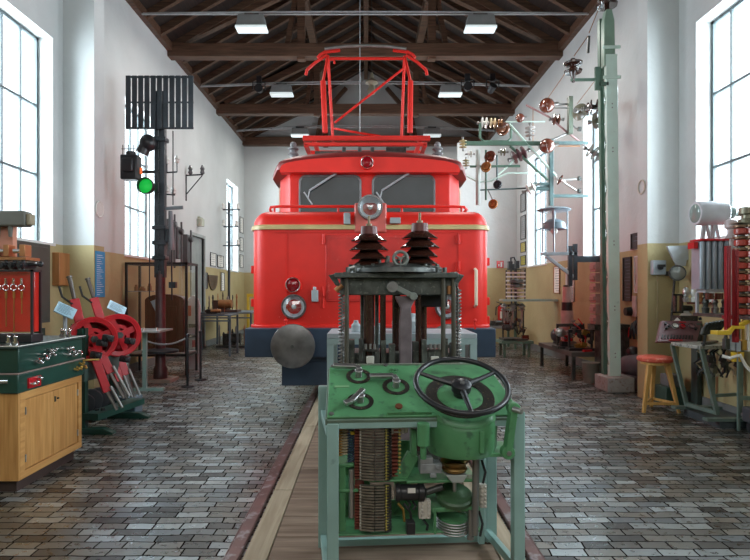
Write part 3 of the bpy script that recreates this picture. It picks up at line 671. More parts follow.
# frame
LG = 0.052
mb = MB(); mb.box(0, LG, 0, LG, 0, 0.728); mb.build('leg', MINT, D, 0.004)
mb = MB(); mb.box(W_-LG+0.015, W_+0.015, -0.0, LG, 0, 0.768); mb.build('leg', MINT, D, 0.004)
mb = MB(); mb.box(-0.045, 0.01, 0.38, 0.43, 0, 0.828); mb.build('leg', MINT, D, 0.004)
mb = MB(); mb.box(W_-0.052, W_+0.003, 0.38, 0.43, 0, 0.828); mb.build('leg', MINT, D, 0.004)
mb = MB(); mb.box(LG, W_-LG, 0.005, 0.03, 0.703, 0.733); mb.build('crossbar', MINT, D, 0.003)
mb = MB(); mb.box(-0.02, W_-0.02, 0.39, 0.42, 0.0, 0.035); mb.build('crossbar', MINT, D, 0.003)
for x in (0.0, W_-0.015):
    mb = MB(); mb.bar((x, 0.02, 0.05), (x-(0.02 if x < .1 else .03), 0.4, 0.05), 0.03, 0.04); mb.build('side_rail', MINT, D, 0.003); mb = MB(); mb.bar((x+.01, 0.02, 0.69), (x-(0.02 if x < .1 else .03), 0.4, 0.69), 0.03, 0.04); mb.build('side_rail', MINT, D, 0.003)
mb = MB(); mb.box(W_-0.115, W_-0.085, 0.3, 0.33, 0.03, 0.77); mb.build('brace_post', MINT, D, 0.003)
# inner switchgear; G(px,py,v): desk coordinates of a point seen at depth v behind the front edge
_cr, _sr = math.cos(math.radians(4.0)), math.sin(math.radians(4.0))
def G(px, py, v):
    Y = 2.44+v*_cr
    for _ in range(4):
        X = (px-366)*Y/F; u = ((X-DP[0])+v*_sr)/_cr; Y = 2.44+u*_sr+v*_cr
    return Vector((u, v, 1.35-0.032+(291-py)*Y/F))
def g6(x, y, v): return G(310+x/3.41, 410+y/3.41, v)
mb = MB()
for ya, yb, xa, xb, v in ((410, 432, 90, 585, 0.06), (236, 252, 330, 575, 0.05), (330, 350, 415, 580, 0.05), (183, 196, 88, 150, 0.05), (270, 283, 88, 165, 0.05), (238, 248, 200, 330, 0.05)):
    p, q = g6(xa, yb, v), g6(xb, ya, v); mb.box(p.x, q.x, v, v+0.2, p.z, q.z)
mb.build('cast_shelf', DESKGREEN, D, 0.004)
p, q = g6(95, 425, 0.27), g6(575, 60, 0.27)
mb = MB(); mb.box(p.x, q.x, 0.275, 0.29, p.z, p.z+0.16).box(p.x, p.x+0.16, 0.275, 0.29, p.z, q.z-.05)
mb.prism([(p.x+.28, 0.27, p.z+.1), (p.x+.42, 0.27, p.z+.34), (p.x+.36, 0.27, q.z-.06), (p.x+.3, 0.27, q.z-.06), (p.x+.28, .27, p.z+.3)], (0, 0.015, 0)); mb.build('casting', DESKGREEN, D, 0.004)
p, q = g6(330, 240, 0.08), g6(350, 130, 0.08)
mb = MB(); mb.bar(g6(300, 240, .09), g6(352, 150, .09), 0.03, 0.06).bar(g6(352, 150, .09), g6(352, 60, .09), 0.025, 0.06); mb.build('bracket', DESKGREEN, D, 0.003); mb = MB(); mb.bar(g6(425, 330, 0.06), g6(425, 420, 0.06), 0.012, 0.03); mb.build('bracket', DESKGREEN, D, 0.003); mb = MB(); mb.bar(g6(110, 190, .07), g6(110, 410, .07), 0.03, 0.03)
mb.build('bracket', DESKGREEN, D, 0.003)
# contact stacks
FING = mat('contact_finger', (0.27, 0.25, 0.21), 0.35, 0.75, 0.3, 30)
FIB = mat('red_fibre', (0.17, 0.04, 0.025), 0.5, 0, 0.25, 20)
YC = mat('brass_tip', (0.5, 0.42, 0.12), 0.35, 0.6, 0.3, 40)
for ya, yb, n_ in ((52, 240, 19), (255, 412, 16)):
    a, b = g6(155, yb, 0.05), g6(186, ya, 0.05); mb = MB(); mb.box(a.x, b.x, 0.075, 0.12, a.z, b.z)
    for i in range(n_):
        z = a.z+(b.z-a.z)*(i+.5)/n_; mb.box(a.x-0.003, b.x-.008, 0.06, 0.08, z-0.0045, z+0.0045)
    mb.build('finger_board', FIB, D)
    for i in range(n_):
        y = ya+(yb-ya)*(i+.5)/n_
        mb = MB(); mb.bar(g6(170, y-2, 0.045), g6(220, y+2, 0.03), 0.022, 0.0085).bar(g6(220, y+2, 0.03), g6(252, y+1, 0.042), 0.02, 0.0065)
        mb.cyl(g6(172, y-2, 0.045), g6(172, y-2, 0.026), 0.005, seg=6); mb.build('contact_finger', FING, D)
    mb = MB()
    for i in range(n_):
        y = ya+(yb-ya)*(i+.5)/n_; c = g6(260, y, 0.05); mb.ball(c, 0.0065, seg=8).cyl(c, c+Vector((0.012, 0.01, -0.003)), 0.004, seg=6)
    mb.build('contact_tips', YC, D)
    mb = MB(); a, b = g6(262, yb, 0.07), g6(262, ya, 0.07); mb.cyl(a, b, 0.016); 
    for i in range(n_): mb.cyl(a+(b-a)*(i+.3)/n_, a+(b-a)*(i+.6)/n_, 0.023, seg=12)
    mb.build('cam_drum', DKMETAL, D)
mb = MB(); a, b = g6(280, 230, 0.08), g6(300, 62, 0.08); mb.box(a.x, b.x, 0.09, 0.12, a.z, b.z)
for i in range(13): z = a.z+(b.z-a.z)*(i+.5)/13; mb.box(a.x, b.x, 0.075, 0.09, z-.004, z+.004)
mb.build('finger_board', FIB, D)
mb = MB()
for i in range(12): c = g6(306, 70+i*13, 0.08); mb.ball(c, 0.007, seg=8).bar(c, c+Vector((-0.03, .01, 0.004)), 0.01, 0.006)
mb.build('contact_tips', YC, D)
BEI = mat('beige_coil', (0.42, 0.36, 0.24), 0.5)
for x, yt, yb_ in ((118, 55, 150), (98, 60, 155)):
    mb = MB()
    a, b = g6(x, yb_, 0.09), g6(x, yt, 0.09); mb.cyl(a, b, 0.01)
    for i in range(10): mb.cyl(a+(b-a)*(i+.2)/10, a+(b-a)*(i+.7)/10, 0.022, seg=10)
    mb.build('coil_stack', BEI if x > 100 else mat('amber_coil', (0.4, 0.22, 0.06), 0.5), D)
mb = MB(); mb.spring(g6(139, 180, 0.08), g6(139, 60, 0.08), 0.014, 0.004, 14); mb.build('spring', mat('blue_steel_spring', (0.06, 0.1, 0.16), 0.35, 0.5), D)
mb = MB(); mb.cyl(g6(145, 72, 0.07), g6(145, 82, 0.07), 0.012); mb.build('yellow_knob', YELLOW, D)
mb = MB(); mb.cyl(g6(141, 365, 0.06), g6(141, 200, 0.06), 0.013); mb.build('push_rod', STEEL, D)
mb = MB(); mb.cyl(g6(562, 425, 0.05), g6(566, 165, 0.05), 0.016).cyl(g6(547, 430, 0.05), g6(547, 340, 0.05), 0.01).cyl(g6(547, 440, 0.05), g6(547, 430, 0.05), 0.016); mb.build('guide_rod', DSTEEL, D)
# motor
a, b = g6(290, 281, 0.07), g6(395, 281, 0.07)
mb = MB(); mb.lathe([(0.036, 0), (0.042, 0.01), (0.042, 0.02), (0.036, 0.025), (0.036, (b-a).length-0.04), (0.042, (b-a).length-0.035), (0.042, (b-a).length-0.012), (0.02, (b-a).length)], a, b-a, 20)
mo = mb.build('motor', BLACK, D)
mb = MB(); mb.cyl(b, g6(452, 262, 0.07), 0.016); mb.build('motor_shaft', DKMETAL, mo)
mb = MB(); c = g6(347, 276, 0.026); mb.cb(c+Vector((0, 0.004, 0)), (0.035, 0.003, 0.022)); mb.build('type_plate', PAPER, mo)
# gearing on the right
CAST = mat('grey_aluminium', (0.33, 0.36, 0.38), 0.45, 0.4, 0.2, 30)
p = g6(408, 192, 0.06); mb = MB(); mb.cb(p, (0.1, 0.07, 0.045)).cb(p+Vector((-0.02, -.01, 0.035)), (0.06, 0.05, 0.03)).cb(p+Vector((0.01, -0.03, -0.03)), (0.03, 0.02, 0.02)); mb.cyl(p+Vector((0.03, -.035, 0.01)), p+Vector((0.03, -.05, 0.01)), 0.012); mb.build('relay', CAST, D, 0.004)
c = g6(492, 190, 0.08); mb = MB(); mb.lathe([(0.02, -0.025), (0.055, -0.02), (0.058, 0), (0.05, 0.003), (0.06, 0.012), (0.065, 0.025)], c, (0, 0, 1), 24, False); mb.torus(c+Vector((0, 0, -0.008)), 0.055, 0.006); mb.build('bevel_gear', mat('old_brass', (.26, .16, .055), .35, .8, .3), D)
c = g6(492, 218, 0.08); mb = MB(); mb.prism([c+Vector((-0.05, -0.05, 0.01)), c+Vector((0.05, -0.05, 0.01)), c+Vector((0.03, -0.05, -0.025)), c+Vector((-0.02, -0.05, -0.025))], (0, 0.09, 0)); mb.build('bearing_block', mat('pale_casting', (0.4, 0.44, 0.42), 0.4, .3), D, 0.003)
c = g6(492, 290, 0.1); mb = MB(); mb.lathe([(0.02, 0.02), (0.035, 0.012), (0.078, 0.012), (0.087, 0.004), (0.087, -0.014), (0.07, -0.02), (0.001, -0.02)], c, (0, -0.35, 1), 32); mb.build('pulley', mat('oily_green', (.045, .10, .045), .45, 0, .3, 12), D)
mb = MB(); mb.cyl(c, g6(492, 215, .1), 0.01); mb.build('spindle', STEEL, D)
mb = MB()
for i in range(5):
    c = g6(487, 358+i*9, 0.12); mb.torus(c, 0.082, 0.0042, (0, -0.2, 1), 32, 6)
mb.build('leaf_spring', DSTEEL, D)
c = g6(487, 405, 0.13); mb = MB(); mb.cyl(c, c+Vector((0, 0, 0.06)), 0.07); mb.build('spring_core', DESKGREEN, D)
RAG = mat('terminal_porcelain', (0.55, 0.52, 0.46), 0.6, 0, 0.2, 40)
for (xa, ya, xb, yb, v, n_) in ((372, 308, 412, 372, 0.05, 5), (578, 255, 603, 335, 0.07, 6), (262, 50, 335, 80, 0.08, 5)):
    a, b = g6(xa, yb, v), g6(xb, ya, v); mb = MB(); mb.box(a.x, b.x, v, v+0.03, a.z, b.z)
    for i in range(n_):
        for j in (0.25, 0.75):
            q = Vector((a.x+(b.x-a.x)*j, v, a.z+(b.z-a.z)*(i+.5)/n_)); mb.cyl(q, q-Vector((0, 0.012, 0)), 0.006, seg=8)
    mb.build('terminal_block', RAG, D, 0.003)
mb = MB()
for (x0_, y0_, x1_, y1_) in ((320, 320, 345, 372), (385, 372, 398, 410), (350, 310, 352, 340), (330, 305, 335, 335), (585, 170, 590, 250), (575, 340, 580, 430)):
    a, b = g6(x0_, y0_, 0.08), g6(x1_, y1_, 0.06); mb = MB(); mb.tube([a, (a+b)/2+Vector((0.012, -0.01, 0)), b], 0.006, 6); mb.build('wire_lead', BLACK, D)
mb = MB(); mb.tube([g6(300, 318, .06), g6(318, 340, .05), g6(322, 380, .06)], 0.006, 6); mb.build('copper_lead', BRASS, D)
p = g6(342, 398, 0.06); mb = MB(); mb.cb(p, (0.04, 0.05, 0.055)); mb.build('switch_box', BLACK, D, 0.003)
p = g6(95, 255, 0.07); mb = MB()
for i in range(4): mb.cyl(g6(96, 200+i*28, .07), g6(96, 212+i*28, .07), 0.014, seg=10)
mb.cyl(g6(96, 190, .07), g6(96, 320, .07), 0.006); mb.build('fuse_stack', DKMETAL, D)
# ================= CIRCUIT BREAKER BEHIND THE DESK =================
MY = 3.9
IRON = mat('sooty_green_iron', (0.085, 0.095, 0.085), 0.38, 0.35, 0.45, 14, 0.25, 50, wear=(0.20, 0.21, 0.18), wamt=0.42)
SHAFT = mat('dark_brown_lacquer', (0.035, 0.015, 0.012), 0.2, 0, 0.3, coat=0.4)
GREYCOL = mat('purple_grey_column', (0.17, 0.14, 0.15), 0.35, 0.2, 0.3, 12)
m0 = P(395, 291, MY); M_ = T('circuit_breaker', 'black iron high voltage circuit breaker topped with two brown ribbed insulators, behind the green desk', 'circuit breaker', (m0.x, MY, 0.032))
def q(px, py, d=0.0): return P(px, py, MY) + Vector((0, d, 0))
mb = MB(); a, b = q(341, 295), q(452, 278); mb.box(a.x, b.x, MY-0.14, MY+0.26, a.z, b.z); M_.part('frame_head', mb, IRON, None, 0.008)
mb = MB(); a, b = q(336, 278.5), q(454, 273.5); mb.box(a.x, b.x, MY-0.2, MY+0.3, a.z, b.z); M_.part('head_plate', mb, IRON, None, 0.006)
for s in (-1, 1):
    mb = MB(); e = q(395+s*58, 276); mb.prism([e+Vector((0, -.2, .012)), e+Vector((s*.05, -.17, 0)), e+Vector((0, -.17, -.07)), e+Vector((-s*.03, -.17, -.07))], (0, 0.05, 0)); M_.part('lug', mb, IRON, None, 0.003)
mb = MB(); c = q(395, 273); mb.lathe([(0.34, 0), (0.33, 0.03), (0.26, 0.045), (0.20, 0.06), (0.10, 0.075), (0.001, 0.075)], (c.x, MY+0.06, c.z), (0, 0, 1), 28)
rg = random.Random(4)
for i in range(14):
    x = m0.x-0.33+0.66*i/13; mb.cyl((x, MY-0.16, c.z), (x, MY-0.16, c.z+0.03+rg.random()*.02), 0.016, seg=6)
M_.part('head_cover', mb, DKMETAL)
for i in range(5):
    x = m0.x-0.12+0.06*i; mb = MB(); mb.cyl((x, MY-0.02, c.z+0.05), (x+0.01, MY-0.02, c.z+0.1+0.02*(i % 2)), 0.022, 0.014, 10); M_.part('valve', mb, IRON)
def post_insulator(px, base_y, top_y, name_='insulator'):
    b_ = q(px, base_y); t_ = q(px, top_y); h = t_.z-b_.z; k = h/0.27
    pr = [(0.075, 0), (0.085, 0.01*k), (0.12, 0.004*k), (0.125, 0.012*k), (0.07, 0.045*k), (0.065, 0.06*k), (0.125, 0.052*k), (0.13, 0.06*k), (0.068, 0.11*k), (0.064, 0.122*k), (0.138, 0.113*k), (0.142, 0.12*k), (0.066, 0.175*k), (0.062, 0.19*k), (0.125, 0.178*k), (0.13, 0.185*k), (0.066, 0.228*k), (0.058, 0.232*k)]
    mb = MB(); mb.lathe(pr, (b_.x, MY+0.02, b_.z), (0, 0, 1), 32); ins = M_.part('insulator', mb, BROWNP)
    mb = MB(); mb.cyl((b_.x, MY+0.02, b_.z+0.228*k), (b_.x, MY+0.02, b_.z+0.285*k), 0.062, 0.058, 20); mb.build('cap', mat('red_brown_cap', (0.11, 0.018, 0.014), 0.4, 0, 0.3), ins, shift=M_.loc)
    mb = MB(); mb.cyl((b_.x, MY+0.02, b_.z+0.285*k), (b_.x, MY+0.02, b_.z+0.305*k), 0.022).cyl((b_.x, MY+0.02, b_.z+0.30*k), (b_.x, MY+0.02, b_.z+0.36*k), 0.009); mb.build('terminal', mat('tarnished_stud', (.22, .17, .1), .5, .3), ins, shift=M_.loc)
for px in (369, 420):
    mb = MB(); cc = q(px, 269); mb.lathe([(.16, -.02), (.165, .0), (.15, .015), (.11, .025)], (cc.x, MY+.02, cc.z), (0, 0, 1), 24)
    for k in range(8): an = k*PI/4+.2; mb.cyl((cc.x+.135*math.cos(an), MY+.02+.135*math.sin(an), cc.z), (cc.x+.135*math.cos(an), MY+.02+.135*math.sin(an), cc.z+.032), .013, seg=6)
    M_.part('insulator_flange', mb, IRON)
post_insulator(369, 267, 228.5); post_insulator(420, 265, 225.5)
mb = MB(); c = q(399, 260, -0.17); mb.torus(c, 0.047, 0.011, (0, 1, 0)); 
for k in range(3): mb.cyl(c, c+Vector((0.045*math.cos(k*2.1+.5), 0, 0.045*math.sin(k*2.1+.5))), 0.006)
mb.cyl(c+Vector((0, -.01, 0)), c+Vector((0, 0.15, 0)), 0.012); mb.cyl(c+Vector((0, 0, -0.045)), c+Vector((0, 0, -0.1)), 0.018, 0.028); M_.part('small_handwheel', mb, mat('grey_iron', (0.2, 0.22, 0.2), 0.4, 0.4, 0.3))
mb = MB(); c = q(391, 287, -0.16); mb.cyl(c, c-Vector((0, 0.05, 0)), 0.042, 0.036, 20).cyl(c-Vector((0, 0.05, 0)), c-Vector((0, 0.06, 0)), 0.015, seg=6); M_.part('pivot_disc', mb, DSTEEL)
mb = MB(); d_ = q(411, 296, -0.2); mb.bar(c+Vector((0.02, -.03, 0)), d_, 0.03, 0.035).cyl(d_+Vector((0, .02, 0)), d_-Vector((0, .025, 0)), 0.026); M_.part('lever', mb, mat('grey_iron', (0.2, 0.22, 0.2)), None, 0.003)
mb = MB(); mb.cyl(q(337, 291, -.15), q(343, 285, -.15), 0.02); M_.part('oil_cup', mb, COPPER); mb = MB(); mb.cyl(q(446, 286, -.15), q(446, 294, -.15), 0.016); M_.part('oil_cup', mb, COPPER)
for px, wd, m_, d, yt in ((369, 10, SHAFT, -0.1, 295), (377, 4, IRON, 0.1, 295), (382.5, 5.5, SHAFT, -0.1, 295), (417, 5.5, SHAFT, -0.1, 295), (424, 9, SHAFT, 0.12, 300), (362, 4, IRON, 0.2, 295), (397, 8, SHAFT, 0.1, 295), (410, 5, SHAFT, 0.1, 295)):
    a = q(px, yt, d); mb = MB(); mb.cyl((a.x, a.y, 0.25), a, wd/2/141*1.05); M_.part('operating_rod', mb, m_)
mb = MB(); a = q(404, 303, -0.14)
mb.loft([[(a.x+sx*w/2, a.y+sy*0.035, z) for sx, sy in ((-1, -1), (1, -1), (1, 1), (-1, 1))] for w, z in ((0.085, 0.3), (0.085, a.z-0.12), (0.07, a.z-0.03), (0.13, a.z+0.03), (0.14, a.z+0.05))]); M_.part('centre_column', mb, GREYCOL, None, 0.006)
RODM = mat('olive_rod', (0.11, 0.105, 0.085), 0.35, 0.5, 0.25)
for px in (347.5, 450, 440):
    a = q(px, 277, -0.16); mb = MB(); mb.cyl((a.x, a.y, 0.12), a, 0.016).cyl(a, a+Vector((0, 0, 0.03)), 0.026, seg=6); M_.part('tie_rod', mb, RODM)
for px in (342.5, 455.5):
    a = q(px, 288, -0.1); mb = MB(); mb.spring((a.x, a.y, 0.75), a, 0.02, 0.006, 26, 8); mb.cyl((a.x, a.y, 0.7), a, 0.008); M_.part('spring', mb, DSTEEL)
    mb = MB(); mb.bar(a+Vector((0, 0, 0.01)), a+Vector((0.06 if px < 400 else -0.06, 0.02, 0.02)), 0.03, 0.04); M_.part('spring_bracket', mb, IRON)
mb = MB(); a, b = q(345, 365), q(458, 352); mb.box(a.x, b.x, MY-0.05, MY+0.28, 0.0+.04, b.z); M_.part('tank', mb, IRON, None, 0.01)
rg = random.Random(11)
for i, (px, py, w_, h_) in enumerate(((371, 354, 12, 14), (432, 354, 12, 14), (352, 350, 6, 24), (361, 348, 4, 22), (383, 350, 5, 22), (391, 352, 6, 20), (414, 351, 6, 22), (422, 350, 5, 24), (443, 350, 5, 26), (449, 351, 4, 20))):
    c = q(px, py, -0.1-0.03*(i % 2)); mb = MB(); mb.cb(c-Vector((0, 0, 0.08)), (w_/141, 0.06, h_/141+0.16)); M_.part('contact_block', mb, IRON if i % 3 else DKMETAL, None, 0.004)
for px in (370, 432):
    c = q(px, 357, -0.15); mb = MB(); mb.cb(c, (0.055, 0.04, 0.05)); M_.part('terminal_block', mb, mat('off_white_terminal', (0.5, 0.5, 0.44), 0.5), None, 0.006)
    mb = MB(); c = q(px, 348, -0.15)
    mb.bar(c+Vector((-.05, 0, 0)), c+Vector((.05, 0, 0)), 0.03, 0.012).bar(c+Vector((-.05, 0, 0)), c+Vector((-.05, 0, -.12)), 0.03, 0.012).bar(c+Vector((.05, 0, 0)), c+Vector((.05, 0, -.12)), 0.03, 0.012); M_.part('yoke', mb, DKMETAL)
    for k in (-1, 0, 1):
        mb = MB(); mb.cyl(c+Vector((k*.03, -.02, 0.01)), c+Vector((k*.03, -.02, 0.045)), 0.01, seg=8); M_.part('bolt', mb, DSTEEL)
mb = MB(); a = q(434, 303, .1); mb.box(a.x-0.12, a.x+0.1, MY+.02, MY+.2, a.z-.03, a.z+.06); M_.part('coil_box', mb, BLACK, None, 0.01)
# legs down to the deck
for x in (-0.36, 0.36):
    mb = MB(); mb.box(m0.x+x-0.03, m0.x+x+0.03, MY-0.05, MY+0.28, 0.032, 0.4); M_.part('foot', mb, IRON)

TBY = 4.55
tl, tr = P(327, 336, TBY), P(477, 336, TBY)
TB = T('workbench', 'pale blue-green steel table standing between the circuit breaker and the locomotive', 'table', ((tl.x+tr.x)/2, TBY+0.3, 0.0))
PALEB = mat('pale_blue_green_paint', (0.30, 0.40, 0.39), 0.4, 0, 0.08)
mb = MB(); mb.box(tl.x, tr.x, TBY, TBY+0.6, tl.z-0.02, tl.z+0.02); TB.part('tabletop', mb, GREYPAINT, None, 0.004)
mb = MB(); mb.box(tl.x, tr.x, TBY-0.005, TBY+0.02, tl.z-0.07, tl.z-0.02); TB.part('apron', mb, PALEB)
for x in (tl.x, tr.x-0.055):
    for y in (TBY, TBY+0.545):
        mb = MB(); mb.box(x, x+0.055, y, y+0.055, 0.033, tl.z-0.02); TB.part('leg', mb, PALEB)
for px, py, w_, h_ in ((356, 325, 10, 10), (408, 322, 34, 18), (379, 327, 13, 8)):
    c = P(px, py, TBY+0.2); mb = MB()
    zb = tl.z+0.021; zt = c.z+h_/2/122
    mb.lathe([(w_/2/122, 0), (w_/2/122, (zt-zb)*.6), (w_/4/122, (zt-zb)*.8), (w_/4/122, zt-zb)], (c.x, c.y, zb), (0, 0, 1), 18)
    solo('casting', mb, GREYPAINT, {356: 'small pale grey casting at the left end of the pale blue table', 408: 'broad pale grey bell casting on the pale blue table, behind the middle column', 379: 'low pale grey casting between two others on the pale blue table'}[px], 'machine part', None, 0.004)

# ================= LEFT SIDE =================
OAK = wood('honey_oak', (0.42, 0.19, 0.05), (0.62, 0.33, 0.11), 'Z', 0.4)
OAKY = wood('honey_oak_rails', (0.44, 0.20, 0.055), (0.62, 0.33, 0.11), 'Y', 0.4)
XC = -2.3
c_ = T('wooden_cabinet', 'honey oak display cabinet with two doors and a dark plinth, carrying the dark green chest', 'cabinet', (-2.85, 4.05, 0))
mb = MB(); mb.box(-3.4, XC-0.02, 3.66, 4.45, 0.1, 0.67); c_.part('body', mb, OAK)
mb = MB(); mb.box(-3.38, XC-0.05, 3.7, 4.42, 0, 0.1); c_.part('plinth', mb, mat('dark_plinth', (0.05, 0.03, 0.025), 0.5))
mb = MB(); mb.box(-3.4, XC, 3.64, 3.66, 0.09, 0.67); c_.part('end_panel', mb, OAK, None, 0.002)
mb = MB(); mb.box(XC-0.02, XC, 3.66, 4.45, 0.09, 0.14); mb.box(XC-0.02, XC, 3.66, 4.45, 0.62, 0.67).box(XC-0.02, XC, 3.66, 3.71, 0.14, 0.62).box(XC-0.02, XC, 4.40, 4.45, 0.14, 0.62); c_.part('face_frame', mb, OAKY, None, 0.002)
for y0, y1 in ((3.715, 4.053), (4.057, 4.395)):
    mb = MB(); mb.box(XC-0.02, XC-0.006, y0, y1, 0.145, 0.615); dr = c_.part('door', mb, OAK, None, 0.002)
    for z in (0.22, 0.54):
        mb = MB(); yy = y0+0.004 if y0 < 4 else y1-0.004; mb.cyl((XC-0.002, yy, z-0.025), (XC-0.002, yy, z+0.025), 0.006, seg=8); mb.build('hinge', STEEL, dr, shift=c_.loc)
mb = MB(); mb.box(XC-0.006, XC-0.001, 4.07, 4.085, 0.53, 0.57).cyl((XC-0.006, 4.11, 0.55), (XC+0.006, 4.11, 0.55), 0.007); c_.part('lock', mb, DKMETAL)

g_ = T('signal_chest', 'dark green metal chest with chrome plugs standing on the oak cabinet', 'chest', (-2.85, 4.05, 0.671))
mb = MB(); mb.box(-3.4, XC+0.01, 3.62, 4.47, 0.672, 0.80); g_.part('lower_case', mb, DARKGREEN, None, 0.008)
mb = MB(); mb.box(-3.4, XC+0.0, 3.64, 4.46, 0.806, 0.97); g_.part('upper_case', mb, DARKGREEN, None, 0.006)
mb = MB(); mb.box(-3.4, XC+0.014, 3.615, 4.475, 0.80, 0.806); g_.part('joint_strip', mb, mat('pink_grey_gasket', (0.35, 0.25, 0.22), 0.5))
mb = MB(); mb.box(-3.4, XC+0.016, 3.61, 4.48, 0.97, 0.988); g_.part('lid', mb, mat('lid_dark_green', (0.035, 0.06, 0.055), 0.3), None, 0.004)
mb = MB(); mb.box(-3.4, XC+0.017, 3.608, 3.612, 0.984, 0.989).box(XC+0.013, XC+0.018, 3.61, 4.48, 0.984, 0.989); g_.part('lid_edge', mb, PAPER)
def chips(y0, y1, z0, z1, n, m_):
    rr = random.Random(int(y0*100)+int(z0*100))
    for i in range(n):
        y = y0+(y1-y0)*(i+.5)/n; z = z0+(z1-z0)*rr.random(); mb = MB()
        mb.cyl((XC, y, z), (XC+0.035+rr.random()*.02, y, z+rr.uniform(-.02, .02)), 0.011, 0.008, 8).ball((XC+0.045, y, z), 0.012, seg=8); g_.part('plug', mb, m_)
chips(3.80, 4.02, 0.85, 0.93, 10, CHROME); chips(4.15, 4.37, 0.85, 0.93, 10, CHROME); chips(4.3, 4.45, 0.73, 0.79, 4, BRASS)
chips(3.72, 3.84, 0.70, 0.76, 3, CHROME)
mb = MB(); mb.box(XC+0.01, XC+0.02, 3.72, 3.86, 0.69, 0.76); g_.part('red_label', mb, SIG_RED)
mb = MB(); mb.cyl((XC+0.01, 4.45, 0.79), (XC+0.12, 4.5, 0.79), 0.008); g_.part('latch', mb, BRASS)
mb = MB(); mb.box(-2.56, -2.40, 3.605, 3.62, 0.74, 0.775); mb.cyl((-2.42, 3.60, 0.757), (-2.34, 3.60, 0.757), 0.012); g_.part('latch', mb, CHROME)
for x, y in ((-2.37, 3.72), (-2.43, 3.74), (-2.36, 4.3), (-2.40, 4.34), (-2.33, 4.32)):
    mb = MB(); mb.cyl((x, y, 0.989), (x, y, 1.01), 0.018).cyl((x, y, 1.01), (x, y, 1.035), 0.011).ball((x, y, 1.04), 0.014, seg=8); g_.part('terminal_screw', mb, CHROME)

b_ = T('block_instrument', 'red glass-fronted block signalling instrument with looped pull wires, standing on the dark green chest', 'signalling instrument', (-2.75, 4.0, 0.989))
REDCASE = mat('bright_red_enamel', (0.55, 0.02, 0.012), 0.3, 0, 0.2, 3, coat=0.3)
mb = MB(); mb.box(-3.1, -2.35, 3.90, 3.96, 1.06, 1.5); b_.part('red_case', mb, REDCASE, None, 0.005)
mb = MB(); mb.box(-3.12, -2.335, 3.84, 3.98, 0.99, 1.045); b_.part('case_base', mb, BLACK, None, 0.004)
mb = MB(); mb.box(-2.35, -2.336, 3.85, 3.865, 1.03, 1.5).box(-2.35, -2.336, 3.95, 3.965, 1.03, 1.5).box(-3.12, -2.336, 3.85, 3.865, 1.485, 1.5).box(-2.35, -2.336, 3.85, 3.965, 1.485, 1.5); b_.part('case_frame', mb, BLACK)
mb = MB(); v = [mb.bm.verts.new(p) for p in ((-3.1, 3.857, 1.07), (-2.35, 3.857, 1.07), (-2.35, 3.857, 1.49), (-3.1, 3.857, 1.49))]; mb.bm.faces.new(v); b_.part('front_glass', mb, glass('case_glass', (1, .95, .95), 0.95))
for i in range(12):
    x = -2.43-0.055*i; l_ = 0.18+0.05*((i*7) % 4)
    mb = MB(); mb.torus((x, 3.878, 1.375), 0.021, 0.0045, (0, 1, 0), 14, 6); mb.cyl((x, 3.878, 1.40), (x, 3.878, 1.44), 0.008, seg=8); b_.part('pull_ring', mb, CHROME)
    mb = MB(); mb.cyl((x, 3.882, 1.35-l_*.9), (x, 3.882, 1.35), 0.0035, seg=6).cyl((x, 3.882, 1.30), (x, 3.882, 1.345), 0.008, seg=6); b_.part('pull_wire', mb, BRASS)
for i in range(11):
    x = -2.43-0.06*i; mb = MB(); mb.cyl((x, 3.86, 1.53), (x, 4.02, 1.53), 0.024, 0.02, 12).cyl((x, 3.84, 1.53), (x, 3.86, 1.53), 0.014).cyl((x, 3.9, 1.50), (x, 3.9, 1.57), 0.013); b_.part('contact_plug', mb, BLACK)
mb = MB(); mb.tube([(-2.44, 3.93, 1.535), (-2.335, 3.93, 1.54)], 0.013).ball((-2.325, 3.93, 1.541), 0.022); b_.part('side_lever', mb, BLACK)
mb = MB(); mb.box(-3.1, -2.40, 3.88, 4.05, 1.57, 1.59); b_.part('shelf', mb, COPPER)
for i in range(6):
    x = -2.44-0.115*i; mb = MB(); mb.box(x-0.02, x+0.02, 3.9, 3.98, 1.595, 1.68); b_.part('holder', mb, COPPER, None, 0.003)
    mb = MB(); mb.cyl((x-0.075, 3.93, 1.635), (x-0.02, 3.93, 1.635), 0.018, 0.012).ball((x-0.02, 3.925, 1.635), 0.014, seg=8); b_.part('terminal', mb, CHROME)
mb = MB(); mb.box(-3.1, -2.57, 4.0, 4.05, 1.6, 1.84); b_.part('back_board', mb, mat('salmon_board', (0.55, 0.24, 0.16), 0.5))
mb = MB(); mb.box(-3.1, -2.44, 3.93, 4.03, 1.815, 1.925); b_.part('top_box', mb, mat('olive_grey_case', (0.12, 0.12, 0.10), 0.45), None, 0.012)
mb = MB(); mb.box(-2.44, -2.41, 3.945, 4.01, 1.825, 1.905); b_.part('box_cap', mb, mat('khaki_cap', (0.27, 0.23, 0.15), 0.5), None, 0.006)
for x in (-2.56, -2.65, -2.8):
    mb = MB(); mb.cyl((x, 3.96, 1.74), (x, 3.96, 1.82), 0.012, 0.018); b_.part('box_leg', mb, mat('olive_grey_case', (0.12, 0.12, 0.10)))

